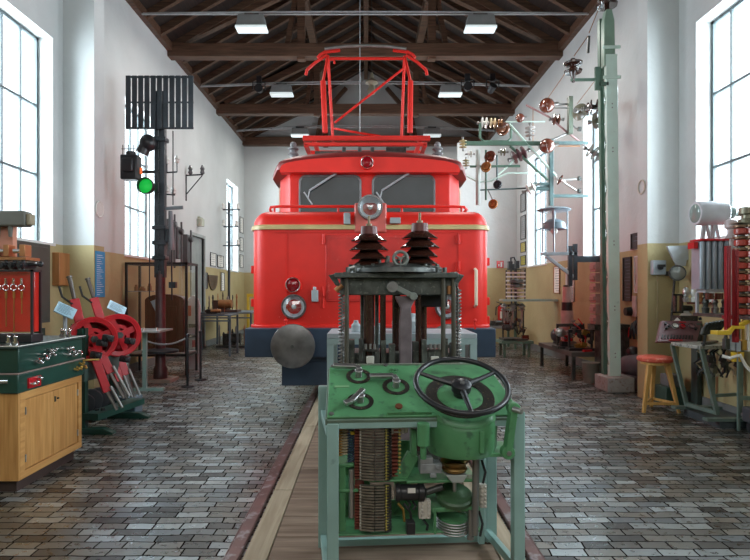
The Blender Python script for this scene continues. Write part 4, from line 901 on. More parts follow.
mb = MB(); mb.box(WL+0.001, WL+0.14, 5.35, 6.55, 0.98, 1.9); mb.box(WL+0.14, WL+0.15, 5.4, 5.92, 1.02, 1.86).box(WL+0.14, WL+0.15, 5.96, 6.5, 1.02, 1.86)
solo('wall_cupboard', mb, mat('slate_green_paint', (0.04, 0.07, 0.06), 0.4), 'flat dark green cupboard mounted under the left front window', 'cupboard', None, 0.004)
mb = MB(); mb.box(WL+0.001, WL+0.09, 6.83, 7.075, 1.42, 1.83); k_ = solo('wall_box', mb, wood('orange_wood', (0.3, 0.12, 0.04), (0.42, 0.19, 0.07), 'Z', 0.4), 'small orange-brown wooden box on the wall beside the left pier', 'box', None, 0.004)
SIGNB = mat('bright_blue_sign', (0.02, 0.28, 0.55), 0.35, 0, 0.08)
TEXTW = mat('sign_white', (0.7, 0.8, 0.85), 0.5)
t_ = T('sign_board', 'bright blue information board with small white text on the left pier', 'sign', (-3.48, 7.24, 1.27))
mb = MB(); mb.box(-3.499, -3.485, 7.1, 7.345, 1.27, 1.87); t_.part('board', mb, SIGNB, None, 0.002)
mb = MB()
for i in range(20): mb.box(-3.486, -3.483, 7.12, 7.2+0.12*((i*5) % 7)/7, 1.30+i*0.027, 1.306+i*0.027)
t_.part('text_lines', mb, TEXTW)
mb = MB(); mb.torus((-3.49, 7.21, 2.42), 0.1, 0.012, (1, 0, 0)).cyl((-3.499, 7.21, 2.42), (-3.485, 7.21, 2.42), 0.1); solo('wall_rosette', mb, PORC, 'pale oval plate high on the side of the left pier', 'wall plate')
# lecterns
PBLUE = mat('pale_blue_sheet', (0.42, 0.66, 0.78), 0.35, 0, 0.05)
def lectern(px, py, Y, w_, h_, label):
    c = P(px, py, Y); t = T('information_stand', label, 'information stand', (c.x+.02, Y, 0), None)
    R = Euler((math.radians(38), math.radians(28), math.radians(30))).to_matrix()
    mb = MB(); mb.box(c.x-w_/2, c.x+w_/2, Y-h_/2, Y+h_/2, c.z-0.006, c.z+0.006, R); t.part('panel', mb, PBLUE, None, 0.002)
    mb = MB()
    for i in range(7):
        o = R @ Vector((0, 0, 0.0075)); r = R @ Vector((w_*.4, 0, 0)); u = R @ Vector((0, h_*(i-3)/8.5, 0))
        mb.bar(c+o+u-r, c+o+u+r*(0.5+.5*((i*3) % 4)/4), 0.004, 0.002)
    t.part('text_lines', mb, mat('text_dark', (0.12, 0.16, 0.2), 0.6))
    mb = MB(); mb.tube([(c.x-.02, Y+.03, 0.02), (c.x-.02, Y+.03, c.z-0.03)], 0.018); t.part('post', mb, GREYPAINT)
    mb = MB(); mb.cyl((c.x-.02, Y+.03, 0), (c.x-.02, Y+.03, 0.03), 0.12, 0.1, 20); t.part('base', mb, GREYPAINT)
lectern(65.5, 310.5, 5.0, 0.17, 0.15, 'pale blue slanted information panel on a post between the oak cabinet and the red levers')
lectern(117, 308, 6.6, 0.21, 0.16, 'pale blue slanted information panel on a post behind the right-hand red lever')
# lever frame
lf = T('signal_lever_frame', 'red signal lever frame with two drums on a dark green stand with counterweights', 'lever frame', (-2.75, 5.5, 0))
for y, xr in ((5.2, -2.38), (5.85, -2.3)):
    mb = MB(); mb.prism([(-3.15, y-0.04, 0), (xr, y-0.04, 0), (xr, y-0.04, 0.02), (xr-0.1, y-0.04, 0.06), (-3.15, y-0.04, 0.06)], (0, 0.08, 0)); lf.part('foot', mb, DARKGREEN, None, 0.004)
    mb = MB(); mb.box(-2.72, -2.64, y-0.03, y+0.03, 0.06, 1.0); lf.part('upright', mb, DARKGREEN)
    mb = MB(); mb.box(-3.12, -3.05, y-0.03, y+0.03, 0.06, 1.0); lf.part('upright', mb, DARKGREEN)
mb = MB(); mb.bar((-2.58, 5.15, 0.17), (-2.45, 5.9, 0.17), 0.16, 0.06); lf.part('lower_beam', mb, DARKGREEN)
mb = MB(); mb.bar((-2.68, 5.15, 0.6), (-2.62, 5.9, 0.6), 0.09, 0.2); lf.part('middle_beam', mb, mat('grey_green_casting', (0.06, 0.1, 0.085), 0.4))
mb = MB(); mb.bar((-2.68, 5.15, 0.97), (-2.66, 5.9, 0.97), 0.05, 0.05); lf.part('upper_beam', mb, DARKGREEN)
AX = Vector((0.62, -0.78, 0.05)).normalized()
def drum(c, R):
    c = Vector(c); mb = MB()
    for k, (r0, r1) in enumerate(((R, R*0.76), (R*0.97, R*0.76), (R*.97, R*.76))):
        o = c + AX*(0.12-k*0.09)
        mb.lathe([(r1, -0.014), (r0-0.01, -0.02), (r0, -0.012), (r0, 0.012), (r0-0.01, 0.02), (r1, 0.014), (r1, -0.014)], o, AX, 36, False)
    mb.lathe([(R*0.85, -0.09), (R*0.85, 0.09)], c+AX*0.05, AX, 36, False)
    dm = lf.part('drum', mb, SIG_RED)
    mb = MB()
    x, y, a = frame(AX)
    for k in range(4):
        an = k*PI/2+.4; mb.bar(c+AX*.1, c+AX*.1+(x*math.cos(an)+y*math.sin(an))*R*0.86, 0.06, 0.03, AX)
    mb.lathe([(R*.5, 0.06), (R*.5, 0.10), (R*.34, 0.10), (R*.34, 0.06)], c, AX, 30, False)
    mb.lathe([(R*.88, -.02), (R*.7, -.07), (.03, -.07)], c+AX*.03, AX, 28, False)
    mb.cyl(c-AX*.08, c+AX*.14, 0.05); mb.build('drum_spokes', SIG_RED, dm, shift=lf.loc)
    mb = MB(); mb.cyl(c+AX*.14, c+AX*.16, 0.035, seg=6); mb.build('drum_nut', DKMETAL, dm, shift=lf.loc)
drum(P(91, 339, 5.35), 0.215); drum(P(116, 335, 5.75), 0.22)
def lv(Y, up0, up1, side):
    a, b = P(*up0, Y), P(*up1, Y); m_ = a+(b-a)*0.62
    mb = MB(); mb.bar(a, m_, 0.035, 0.085, (0.78, 0.62, 0)); lever = lf.part('lever', mb, SIG_RED, None, 0.006)
    mb = MB(); mb.tube([m_, b], [0.019, 0.022]); mb.cyl(b, b+(b-a).normalized()*0.02, 0.028); mb.build('lever_grip', mat('worn_black_grip', (0.12, 0.11, 0.10), 0.3, 0.6), lever, shift=lf.loc)
    c = m_+Vector((0, -.03, 0)); mb = MB(); mb.tube([c+Vector((-0.0, 0, -0.05)), c+Vector((-0.1, 0, 0.02)), c+Vector((-0.13, 0, 0.12))], 0.011); mb.build('catch_handle', BLACK, lever, shift=lf.loc)
    return lever
lv(5.3, (82, 333), (69.5, 278), -1); lv(5.7, (103, 327), (88, 280), -1)
for Y, pts in ((5.25, ((91, 348), (104, 386), (117, 410))), (5.3, ((100, 352), (106, 365), (124, 398))), (5.75, ((112, 360), (118, 375), (127, 399))), (5.8, ((119, 356), (123, 368), (135, 397)))):
    a, b, c = (P(*p_, Y) for p_ in pts)
    b = b+(c-b)*.25; mb = MB(); mb.bar(a, b, 0.05, 0.075, (0.78, 0.62, 0)); lever = lf.part('lower_lever', mb, SIG_RED, None, 0.005)
    mb = MB(); mb.tube([b-(c-b)*.2, c], 0.016).tube([b-(c-b)*.2+Vector((.05, 0, 0.02)), c+Vector((.05, 0, 0.02))], 0.014); mb.build('lever_rod', DSTEEL, lever, shift=lf.loc)
for px, py, Y in ((102, 343, 5.2), (130, 341, 5.6), (96, 355, 5.2), (125, 359, 5.6), (108, 338, 5.2)):
    c = P(px, py, Y); mb = MB(); mb.cb(c, (0.1, 0.07, 0.06), (0, 0.2, 0.3)).cyl(c+AX*.03, c+AX*.07, 0.025); lf.part('clamp_block', mb, BLACK, None, 0.01)
for px, py, Y, r in ((90, 401, 5.45, 0.12), (99, 398, 5.6, 0.11), (106, 396, 5.75, 0.11), (84, 404, 5.35, 0.1)):
    c = P(px, py, Y); mb = MB(); mb.lathe([(0.03, -0.03), (r-0.01, -0.03), (r, -0.02), (r, 0.02), (r-0.01, 0.03), (0.03, 0.03)], c, AX, 24); lf.part('rope_pulley', mb, BLACK)
for px, py in ((92, 416), (97, 414), (103, 413)):
    c = P(px, py, 5.3); mb = MB(); mb.cyl(c+Vector((0, 0, -.06)), c+Vector((0, 0, .05)), 0.035, 0.02); lf.part('counterweight', mb, BLACK)
mb = MB(); c = P(128, 406, 6.0); mb.box(c.x-.11, c.x+.1, 5.95, 6.15, 0.0, 0.2); solo('iron_block', mb, mat('slate_blue_paint', (0.10, 0.14, 0.17), 0.45), 'slate blue iron block on the floor behind the lever frame foot', 'block', None, 0.01)
# steel plate on mint trestle
st = T('trestle_table', 'grey steel plate on mint green trestle legs behind the red levers', 'table', (-3.0, 7.4, 0))
mb = MB(); mb.box(-3.35, -2.72, 7.2, 7.75, 0.80, 0.825); st.part('tabletop', mb, mat('zinc_plate', (0.36, 0.37, 0.37), 0.35, 0.5), None, 0.004)
for x in (-3.25, -3.0):
    mb = MB(); mb.box(x-0.025, x+0.025, 7.44, 7.49, 0.03, 0.80); st.part('leg', mb, MINT)
mb = MB(); mb.box(-3.35, -2.75, 7.43, 7.5, 0, 0.035); st.part('foot_bar', mb, MINT)
for i, x in enumerate((-3.25, -3.1, -2.95, -2.8)):
    mb = MB(); mb.cyl((x, 7.3+.05*(i % 2), 0.825), (x, 7.3+.05*(i % 2), 0.86), 0.018, 0.01); st.part('knob', mb, STEEL)
# signal post
SY = 8.2
sg = T('signal_post', 'tall dark railway signal post with a slatted board on top and a green lamp', 'railway signal', (-3.07, SY, 0.0))
PX_ = P(160.5, 291, SY).x
POSTC = mat('brown_violet_post_paint', (0.085, 0.05, 0.055), 0.4, 0.2, 0.25, 8)
IRONB = mat('blue_black_iron', (0.045, 0.055, 0.065), 0.4, 0.4, 0.25)
mb = MB(); mb.box(PX_-0.25, PX_+0.2, SY-0.15, SY+0.2, 0, 0.05); sg.part('ground_slab', mb, mat('pale_stone', (0.35, 0.31, 0.27), 0.8))
mb = MB(); mb.lathe([(0.1, 0.05), (0.1, 0.2), (0.075, 0.24), (0.07, 1.6)], (PX_, SY, 0), (0, 0, 1), 20); sg.part('column', mb, POSTC)
mb = MB(); mb.lathe([(0.1, 0.42), (0.26, 0.44), (0.26, 0.47), (0.09, 0.5)], (PX_, SY, 0), (0, 0, 1), 28); sg.part('ring_shelf', mb, IRONB)
zt = P(0, 92, SY).z
for dx in (-0.046, 0.046):
    mb = MB(); mb.box(PX_+dx-0.028, PX_+dx+0.028, SY-0.05, SY+0.05, 1.55, zt); sg.part('mast_channel', mb, IRONB)
mb = MB()
for i in range(16):
    z = 1.65+i*(zt-1.7)/16; mb.box(PX_-.05, PX_+.05, SY-0.045, SY-0.035, z, z+0.03).box(PX_-.02, PX_+.0, SY-.06, SY-.045, z, z+0.02)
mb.box(PX_-.012, PX_+.012, SY-.034, SY-.028, 1.65, zt-.02); sg.part('mast_lacing', mb, IRONB)
for py in (140, 228, 243, 258):
    z = P(0, py, SY).z; mb = MB(); mb.box(PX_-0.1, PX_+0.1, SY-0.08, SY+0.08, z-0.03, z+0.03); sg.part('mast_clamp', mb, IRONB, None, 0.005)
x0, x1 = P(129, 0, SY).x, P(195.5, 0, SY).x; z0_, z1_ = P(0, 131, SY).z, P(0, 78.5, SY).z
bd = MB(); bd.box(x0, x1, SY-0.10, SY-0.085, z1_-0.03, z1_).box(x0, x1, SY-0.10, SY-0.085, z0_, z0_+0.03).box(x0, x1, SY-0.10, SY-0.085, (z0_+z1_)/2-.01, (z0_+z1_)/2+.015)
bo = sg.part('signal_board', bd, IRONB)
n = 11; wd = (x1-x0)/n
for i in range(n):
    xa = x0+i*(x1-x0-wd*.8)/(n-1); mb = MB(); mb.box(xa, xa+wd*0.8, SY-0.115, SY-0.1, z0_, z1_); mb.build('slat', IRONB, bo, shift=sg.loc)
mb = MB(); c = P(146, 186, SY-.2); mb.lathe([(0.09, 0.12), (0.12, 0.0), (0.12, -0.05), (0.11, -0.05), (0.105, 0.0)], c, (0, 1, 0), 24, False); lp = sg.part('lamp', mb, BLACK)
mb = MB(); mb.lathe([(0.001, -0.03), (0.06, -0.02), (0.105, 0.01)], c, (0, 1, 0), 24, False); mb.build('green_lens', emit('lit_green_lens', (0.01, 0.6, 0.07), 0.4), lp, shift=sg.loc, label='bright green lens')
mb = MB(); c2 = P(131, 168, SY-.15); mb.cb(c2, (0.24, 0.2, 0.36)).cyl(c2+Vector((0, 0, .17)), c2+Vector((0, 0, .24)), 0.07).cb(c2+Vector((.0, -.12, .02)), (0.16, 0.06, .2)); sg.part('lamp_housing', mb, BLACK, None, 0.02)
mb = MB()
for k in range(4): mb.cyl(c2+Vector((-.12+.08*k, 0, .16)), c2+Vector((-.12+.08*k, 0, .34)), 0.006, seg=6)
mb.bar(c2+Vector((-.14, 0, .28)), c2+Vector((.14, 0, .28)), .01, .01); sg.part('lamp_guard', mb, BLACK)
mb = MB(); c3 = P(148, 143, SY-.12); mb.ball(c3, 0.12, (1, 1, 1.05)).cyl(c3+Vector((-.02, 0, 0)), c3+Vector((-.09, 0, -.16)), 0.08, 0.095); sg.part('lamp_hood', mb, BLACK)
mb = MB(); c4 = P(141, 174, SY-.28); mb.cyl(c4, c4+Vector((0, 0, .09)), 0.018); sg.part('orange_glass', mb, emit('orange_glass', (0.9, 0.16, 0.03), 0.4), label='narrow orange glass')
mb = MB(); mb.bar(P(131, 172, SY), P(158, 172, SY), 0.03, 0.04).bar(P(146, 150, SY), P(158, 140, SY), 0.02, 0.03); sg.part('lamp_bracket', mb, BLACK)
for px, ya, yb_ in ((149.5, 190, 300), (173, 131, 205)):
    mb = MB(); mb.cyl(P(px, yb_, SY-.06), P(px, ya, SY-.06), 0.009, seg=8); sg.part('signal_wire', mb, BLACK)
mb = MB(); a = P(167, 208, SY); mb.bar(P(160, 209, SY), P(183, 207.5, SY), 0.03, 0.05).cyl(P(171.5, 250, SY), P(170.5, 211, SY), 0.045, 0.03); sg.part('tension_arm', mb, mat('slate_grey_paint', (0.17, 0.2, 0.22), 0.4))
mb = MB(); mb.cyl(P(172, 300, SY), P(171.5, 250, SY), 0.012).cb(P(168, 236, SY), (.06, .06, .2)).cb(P(173, 285, SY), (.1, .08, .09)); sg.part('drive_rod', mb, IRONB)
# line insulators on the post
for px, py in ((167, 160), (177, 159), (167, 188), (173.5, 190)):
    a = P(px, py+4, SY+.1); mb = MB(); mb.lathe([(0.02, 0), (0.035, 0.01), (0.028, 0.05), (0.04, 0.06), (0.02, 0.11)], a, (0, 0, 1), 12); sg.part('insulator', mb, PORC)
mb = MB(); mb.bar(P(160, 173, SY+.1), P(177, 172, SY+.1), .02, .02).bar(P(162, 194, SY+.1), P(175, 195, SY+.1), .02, .02).tube([P(177, 172, SY+.1), P(177, 163, SY+.1)], .008).tube([P(167, 172, SY+.1), P(167, 164, SY+.1)], .008); sg.part('insulator_arm', mb, IRONB)
# glass showcase
vt = T('glass_showcase', 'black framed glass showcase with a brown round-topped cabinet inside', 'display case', (-3.36, 9.08, 0))
VX0, VX1, VY0, VY1, VZ0, VZ1 = -3.86, -2.86, 8.8, 9.36, 0.3, 1.81
VF = mat('showcase_black', (0.025, 0.028, 0.032), 0.4)
mb = MB(); r = 0.018
for x in (VX0, VX1-2*r):
    for y in (VY0, VY1-2*r): mb.box(x, x+2*r, y, y+2*r, 0, VZ1)
for z in (VZ0, VZ1-2*r):
    for y in (VY0, VY1-2*r): mb.box(VX0, VX1, y, y+2*r, z, z+2*r)
    for x in (VX0, VX1-2*r): mb.box(x, x+2*r, VY0, VY1, z, z+2*r)
vt.part('frame', mb, VF)
mb = MB(); mb.box(VX0+.02, VX1-.02, VY0+.02, VY1-.02, VZ0+.036, VZ0+.05); vt.part('floor_board', mb, mat('showcase_lining', (0.35, 0.34, 0.33), 0.6))
mb = MB(); mb.box(VX0+.02, VX0+0.45, VY0+.05, VY1-.04, 1.34, 1.352); vt.part('shelf', mb, GREYPAINT)
VG = glass('showcase_glass', (0.93, 0.96, 0.97), 0.88)
for vs in (((VX0, VY0+r), (VX1, VY0+r)), ((VX1-r, VY0), (VX1-r, VY1))):
    mb = MB(); (xa, ya), (xb, yb_) = vs; v = [mb.bm.verts.new(p) for p in ((xa, ya, VZ0+.03), (xb, yb_, VZ0+.03), (xb, yb_, VZ1-.03), (xa, ya, VZ1-.03))]; mb.bm.faces.new(v); vt.part('glass', mb, VG)
MAH = wood('mahogany', (0.07, 0.022, 0.014), (0.13, 0.045, 0.028), 'Z', 0.35)
t_ = T('clock_cabinet', 'brown wooden cabinet with rounded top inside the glass showcase', 'cabinet', (-3.3, 9.1, 0.351))
pts = [(-3.62, 9.0, 0.352), (-2.98, 9.0, 0.352), (-2.98, 9.0, 1.2)] + [(-3.3+.32*math.cos(PI*i/10), 9.0, 1.2+.1*math.sin(PI*i/10)) for i in range(1, 10)] + [(-3.62, 9.0, 1.2)]
mb = MB(); mb.prism(pts, (0, 0.22, 0)); t_.part('body', mb, MAH, None, 0.005)
mb = MB(); mb.box(-3.5, -3.32, 8.985, 9.0, 0.45, 1.1); mb.box(-3.28, -3.1, 8.985, 9.0, 0.45, 1.1); t_.part('door', mb, MAH, None, 0.004)
mb = MB(); mb.prism([(-3.5, 8.93, 1.18), (-3.35, 8.93, 1.24), (-3.28, 8.93, 1.08), (-3.42, 8.93, 1.02)], (0, 0.01, 0.002)); t_.part('label_sheet', mb, PBLUE)
BR2 = mat('brass_brown', (0.25, 0.13, 0.06), 0.4, 0.4)
for i, (x, w_, h_) in enumerate(((-3.78, .06, .1), (-3.68, .1, .07), (-3.56, .07, .12))):
    mb = MB(); mb.lathe([(w_*.5, 0), (w_*.5, h_*.6), (w_*.3, h_*.8), (w_*.35, h_)], (x, 9.05, 1.353), (0, 0, 1), 14)
    solo('instrument', mb, BR2, ('small brown instrument at the left end of the showcase shelf', 'low brown instrument in the middle of the showcase shelf', 'tall brown instrument at the right of the showcase shelf')[i], 'instrument')
t_ = T('figure_board', 'white shield-shaped display piece with red and blue marks, behind the right end of the showcase', 'display piece', (-2.98, 9.5, 0))
mb = MB(); mb.prism([(-3.09, 9.5, 0.0), (-2.88, 9.5, 0.0), (-2.87, 9.5, 1.1), (-2.90, 9.5, 1.22), (-2.98, 9.5, 1.28), (-3.07, 9.5, 1.22), (-3.1, 9.5, 1.1)], (0, 0.04, 0)); t_.part('board', mb, mat('pale_board', (0.55, 0.6, 0.62), 0.5), None, 0.004)
mb = MB(); mb.box(-3.08, -3.02, 9.485, 9.5, 0.92, 1.1).box(-3.0, -2.95, 9.485, 9.5, 0.38, 0.5); t_.part('red_mark', mb, SIG_RED)
mb = MB(); mb.box(-3.06, -2.9, 9.485, 9.5, 0.72, 0.78).box(-3.06, -2.92, 9.485, 9.5, 0.55, 0.6); t_.part('blue_mark', mb, NAVY)
# barrier
for px, py, lb in ((187.5, 387, 'thin dark barrier post standing in front of the glass showcase'), (200.5, 380, 'thin dark barrier post at the right of the glass showcase')):
    Y = 1.35*F/(py-291); a = P(px, py, Y); mb = MB(); mb.cyl((a.x, Y, 0), (a.x, Y, 0.02), 0.09, 0.08, 20).cyl((a.x, Y, 0), (a.x, Y, 0.72), 0.018).ball((a.x, Y, .73), 0.024)
    solo('barrier_post', mb, IRONB, lb, 'barrier post')
mb = MB(); pts = []
for i in range(13):
    t = i/12; a = Vector((-3.12, 7.75, 0.66)).lerp(Vector((-2.54, 7.72, 0.68)), t); a.z -= 0.12*4*t*(1-t)*.6; pts.append(a)
mb.tube(pts, 0.012); solo('barrier_rope', mb, GREYPAINT, 'grey rope sagging between the trestle table and the front barrier post', 'rope')
# tables further back on the left
DB = mat('grey_blue_steel', (0.10, 0.14, 0.17), 0.45)
def simple_table(name, x0, x1, y0, y1, z, label, m_=DB, legw=0.04):
    t = T(name, label, 'table', ((x0+x1)/2, (y0+y1)/2, 0)); mb = MB(); mb.box(x0, x1, y0, y1, z-0.03, z); t.part('tabletop', mb, m_)
    for x in (x0, x1-legw):
        for y in (y0, y1-legw): mb = MB(); mb.box(x, x+legw, y, y+legw, 0, z-0.03); t.part('leg', mb, m_)
    mb = MB(); mb.box(x0, x1, y0, y0+legw, z-0.14, z-0.11); t.part('apron_bar', mb, m_)
    return t
simple_table('display_table', -3.8, -2.78, 11.3, 12.0, 0.86, 'grey-blue steel display table before the grey door')
simple_table('display_table', -3.8, -2.62, 12.6, 14.0, 0.86, 'grey-blue steel display table under the hanging half-round board')
def lump(name, c, sz, m_, label, cat='machine', seed=1, n=7, group=None, base=None):
    """a small machine: base plate, body, coils, shafts"""
    rr = random.Random(seed); c = Vector(c); w_, d_, h_ = sz
    t = T(name, label, cat, c, group)
    mb = MB(); mb.box(c.x-w_/2, c.x+w_/2, c.y-d_/2, c.y+d_/2, c.z+0.001, c.z+h_*.12); t.part('base_plate', mb, base or m_, None, 0.004)
    mb = MB(); mb.box(c.x-w_*.3, c.x+w_*.15, c.y-d_*.3, c.y+d_*.3, c.z+h_*.12, c.z+h_*.65); t.part('body', mb, m_, None, 0.01)
    mb = MB(); mb.lathe([(h_*.1, -w_*.22), (h_*.24, -w_*.2), (h_*.24, w_*.2), (h_*.1, w_*.22)], (c.x+w_*.1, c.y-d_*.2, c.z+h_*.45), (1, 0, 0), 18); t.part('coil', mb, COPPER if seed % 2 else DKMETAL)
    for i in range(n):
        x = c.x-w_*.42+w_*.84*i/(n-1); r = h_*rr.uniform(.03, .07); z = c.z+h_*rr.uniform(.6, 1.0); y = c.y+d_*rr.uniform(-.3, .2)
        mb = MB(); mb.lathe([(r*.6, 0), (r, (z-c.z)*.5), (r*.7, (z-c.z)*.7), (r*1.2, (z-c.z)*.8), (r*.5, z-c.z)], (x, y, c.z+h_*.1), (0, 0, 1), 10); t.part('spindle', mb, [DSTEEL, DKMETAL, COPPER, m_][i % 4])
    return t
lump('brown_motor', (-3.35, 12.9, 0.861), (.75, .4, .42), mat('dark_brown_iron', (0.07, 0.035, 0.025), 0.5), 'brown motor with brush gear on the table under the half-round board', 'motor', 3)
lump('relay', (-3.2, 11.6, 0.861), (.5, .3, .16), BLACK, 'low black relay on the display table before the grey door', 'relay', 5)
lump('wheel_gear', (-3.2, 13.2, 0.001), (.7, .4, .5), DKMETAL, 'dark machine on the floor under the display table', 'machine', 8)
mb = MB(); mb.box(-3.1, -2.2, 14.3, 14.4, 1.2, 1.28).box(-3.1, -3.05, 14.3, 14.4, 0, 1.2).box(-2.25, -2.2, 14.3, 14.4, 0, 1.2); solo('yellow_barrier', mb, YELLOW, 'yellow bar on two posts, partly hidden by the locomotive\'s left side', 'barrier')
# wall things on the left
FRM = mat('thin_black_frame', (0.05, 0.05, 0.05), 0.5)
def wall_frame(y0, y1, z0, z1, side, label, paper=PAPER, cat='picture', fm=FRM, name='framed_notice', group=None, marks=True):
    xw = WL if side < 0 else WR; t = T(name, label, cat, (xw, (y0+y1)/2, z0), group); s = -side
    def bx(a, b, ya, yb, za, zb): x = sorted((xw+s*a, xw+s*b)); return (x[0], x[1], ya, yb, za, zb)
    mb = MB(); mb.box(*bx(.001, .012, y0, y1, z0, z1)); t.part('sheet', mb, paper)
    e = 0.015; mb = MB(); mb.box(*bx(.001, .025, y0, y0+e, z0, z1)).box(*bx(.001, .025, y1-e, y1, z0, z1)).box(*bx(.001, .025, y0, y1, z0, z0+e)).box(*bx(.001, .025, y0, y1, z1-e, z1)); t.part('frame', mb, fm)
    if marks:
        mb = MB(); n = max(3, int((z1-z0)/.05))
        for i in range(n-1): z = z0+(z1-z0)*(i+1)/n; mb.box(*bx(.012, .014, y0+(y1-y0)*.15, y0+(y1-y0)*(.6+.25*((i*3) % 4)/3), z, z+.008))
        t.part('text_lines', mb, mat('text_dark', (0.12, 0.16, 0.2), 0.6))
    return t
wall_frame(13.75, 14.25, 1.98, 2.32, -1, 'framed notice beside the grey door, nearer of the pair'); wall_frame(14.4, 15.0, 1.98, 2.3, -1, 'framed notice beside the far left window, further of the pair')
for i, (z0, z1) in enumerate(((3.16, 3.65), (2.6, 3.02), (2.08, 2.48))): wall_frame(16.95, 17.4, z0, z1, -1, ('top', 'middle', 'bottom')[i]+' of the three framed drawings in the far left corner', group=None)
wall_frame(13.3, 13.48, 1.4, 1.8, -1, 'small dark framed print on the ochre wall beside the grey door', mat('dark_print', (0.16, 0.17, 0.17), 0.5))
wall_frame(14.75, 15.1, 1.35, 1.85, -1, 'white notice on the ochre wall below the framed pair')
mb = MB(); pts = [(WL+.002, 14.3-.0+.42*math.cos(PI+PI*i/12)-.35, 1.75+.38*math.sin(PI+PI*i/12)) for i in range(13)]; mb.prism(pts, (0.03, 0, 0)); solo('half_round_board', mb, wood('dark_wood', (0.06, 0.035, 0.02), (0.1, 0.06, 0.035), 'Y'), 'dark half-round wooden board hung on the ochre left wall', 'board')
# wall bracket with two insulators
wb = T('wall_bracket', 'black wall bracket carrying two line insulators on the left wall', 'bracket', (WL, 11.9, 3.3))
a = Vector((WL, 11.9, 3.85)); mb = MB(); mb.bar(a+Vector((.01, 0, -.55)), a+Vector((.01, 0, .02)), .02, .03).bar(a, a+Vector((.38, 0, .02)), .02, .03).bar(a+Vector((.02, 0, -.4)), a+Vector((.36, 0, 0)), .015, .02); wb.part('arm', mb, BLACK)
for x in (.1, .36):
    mb = MB(); mb.lathe([(.02, 0), (.05, .03), (.035, .1), (.05, .12), (.02, .2)], a+Vector((x, 0, .02)), (0, 0, 1), 12); wb.part('insulator', mb, mat('dark_glass_insulator', (.1, .1, .11), .15))
mb = MB(); c = Vector((WL+.06, 12.75, 2.85)); mb.lathe([(.09, 0), (.09, .16), (.04, .2)], c, (0, 0, 1), 14).cb(c+Vector((-.03, 0, .2)), (.06, .04, .05)); solo('wall_lamp', mb, mat('pale_lamp_glass', (.42, .46, .36), .25), 'small pale glass wall lamp above the grey door', 'lamp')
tp = T('telegraph_pole', 'slim dark pole with insulator arms in front of the far left window', 'pole', P(229, 340, 14.6).to_2d().to_3d())
p0 = P(229, 340, 14.6); mb = MB(); mb.cyl((p0.x, 14.6, 0), (p0.x, 14.6, 3.7), 0.035); tp.part('pole', mb, IRONB)
for z, dx, n in ((3.5, .3, 2), (3.05, .26, 2), (2.55, .3, 1)):
    mb = MB(); mb.bar((p0.x-dx*.5, 14.55, z), (p0.x+dx, 14.55, z), .03, .03); tp.part('arm', mb, IRONB)
    for k in range(n): mb = MB(); x = p0.x+dx-.05-k*(dx*1.3); mb.lathe([(.02, 0), (.05, .02), (.035, .1), (.05, .12), (.02, .17)], (x, 14.55, z+.01), (0, 0, 1), 10); tp.part('insulator', mb, PORC)
# dark fittings between showcase and door (tall black frames on the wall)
for i, (y, z0, z1) in enumerate(((10.75, 1.9, 2.75), (11.15, 2.0, 2.65), (11.75, 1.9, 2.55))):
    mb = MB(); mb.box(WL+.001, WL+.12, y-.12, y+.12, z0, z1).cyl((WL+.16, y, z0-.1), (WL+.16, y, z1+.1), .02).cyl((WL+.13, y, z1-.1), (WL+.2, y, z1-.1), .06)
    solo('wall_switch', mb, mat('charcoal_fitting', (.09, .095, .1), .4), ('tall charcoal switch gear on the left wall above the showcase', 'second charcoal switch gear on the left wall, between two others', 'narrow charcoal switch gear on the left wall next to the grey door')[i], 'switch gear', None, .01)
# ================= RIGHT SIDE =================
LMINT = mat('light_mint_paint', (0.62, 0.80, 0.72), 0.4, 0, 0.06, 5, wear=(0.45, 0.6, 0.54), wamt=0.33)
MGREEN = mat('mid_green_paint', (0.10, 0.19, 0.14), 0.4, 0, 0.15)
CONC = mat('pale_concrete', (0.36, 0.35, 0.33), 0.85, 0, 0.12, 8, 0.3, wear=(0.27, 0.2, 0.17), wamt=0.45)
mast_y = 7.45
ms = T('lattice_mast', 'tall mint green steel mast standing on a concrete block, near the right wall', 'mast', (3.28, mast_y, 0))
mb = MB(); mb.box(3.2, 3.56, 7.28, 7.7, 0, 0.2); ms.part('concrete_block', mb, CONC, None, 0.012)
MX0, MX1 = P(609.5, 0, mast_y).x, P(620.5, 0, mast_y).x
ms.o.rotation_euler = (0, -0.012, 0)
mb = MB(); mb.box(MX0, MX1, mast_y-0.02, mast_y-0.008, 0.2, 4.55).box(MX0, MX0+.012, mast_y-0.008, mast_y+.05, 0.2, 4.55).box(MX1-.012, MX1, mast_y-.008, mast_y+.05, .2, 4.55); ms.part('front_channel', mb, LMINT)
xb = P(603, 0, mast_y+.15).x
mb = MB(); mb.box(xb, xb+.05, mast_y+.12, mast_y+.2, 0.2, 5.1); ms.part('rear_channel', mb, MGREEN)
mb = MB(); zt2 = P(0, 13, mast_y).z
mb.loft([[(x, y, z) for x, y in ((MX0-.02+i, mast_y-.01), (MX1-.02-i, mast_y-.01), (MX1-.02-i, mast_y+.1), (MX0-.02+i, mast_y+.1))] for i, z in ((0, 4.4), (0.005, zt2-.1), (0.04, zt2+.05))]); ms.part('upper_pole', mb, mat('soft_green_paint', (0.22, 0.34, 0.26), .4), None, .004)
lz = 0.35; k = 0
while lz < 4.6:
    mb = MB(); mb.bar((xb+.03, mast_y+.1, lz), (MX0+.01, mast_y+.02, lz+.28 if k % 2 else lz-.0), .035, .012, (0, 1, 0)); 
    if not k % 2: mb = MB(); mb.bar((xb+.03, mast_y+.1, lz+.28), (MX0+.01, mast_y+.02, lz), .035, .012, (0, 1, 0))
    ms.part('lacing_bar', mb, MGREEN); lz += .3; k += 1
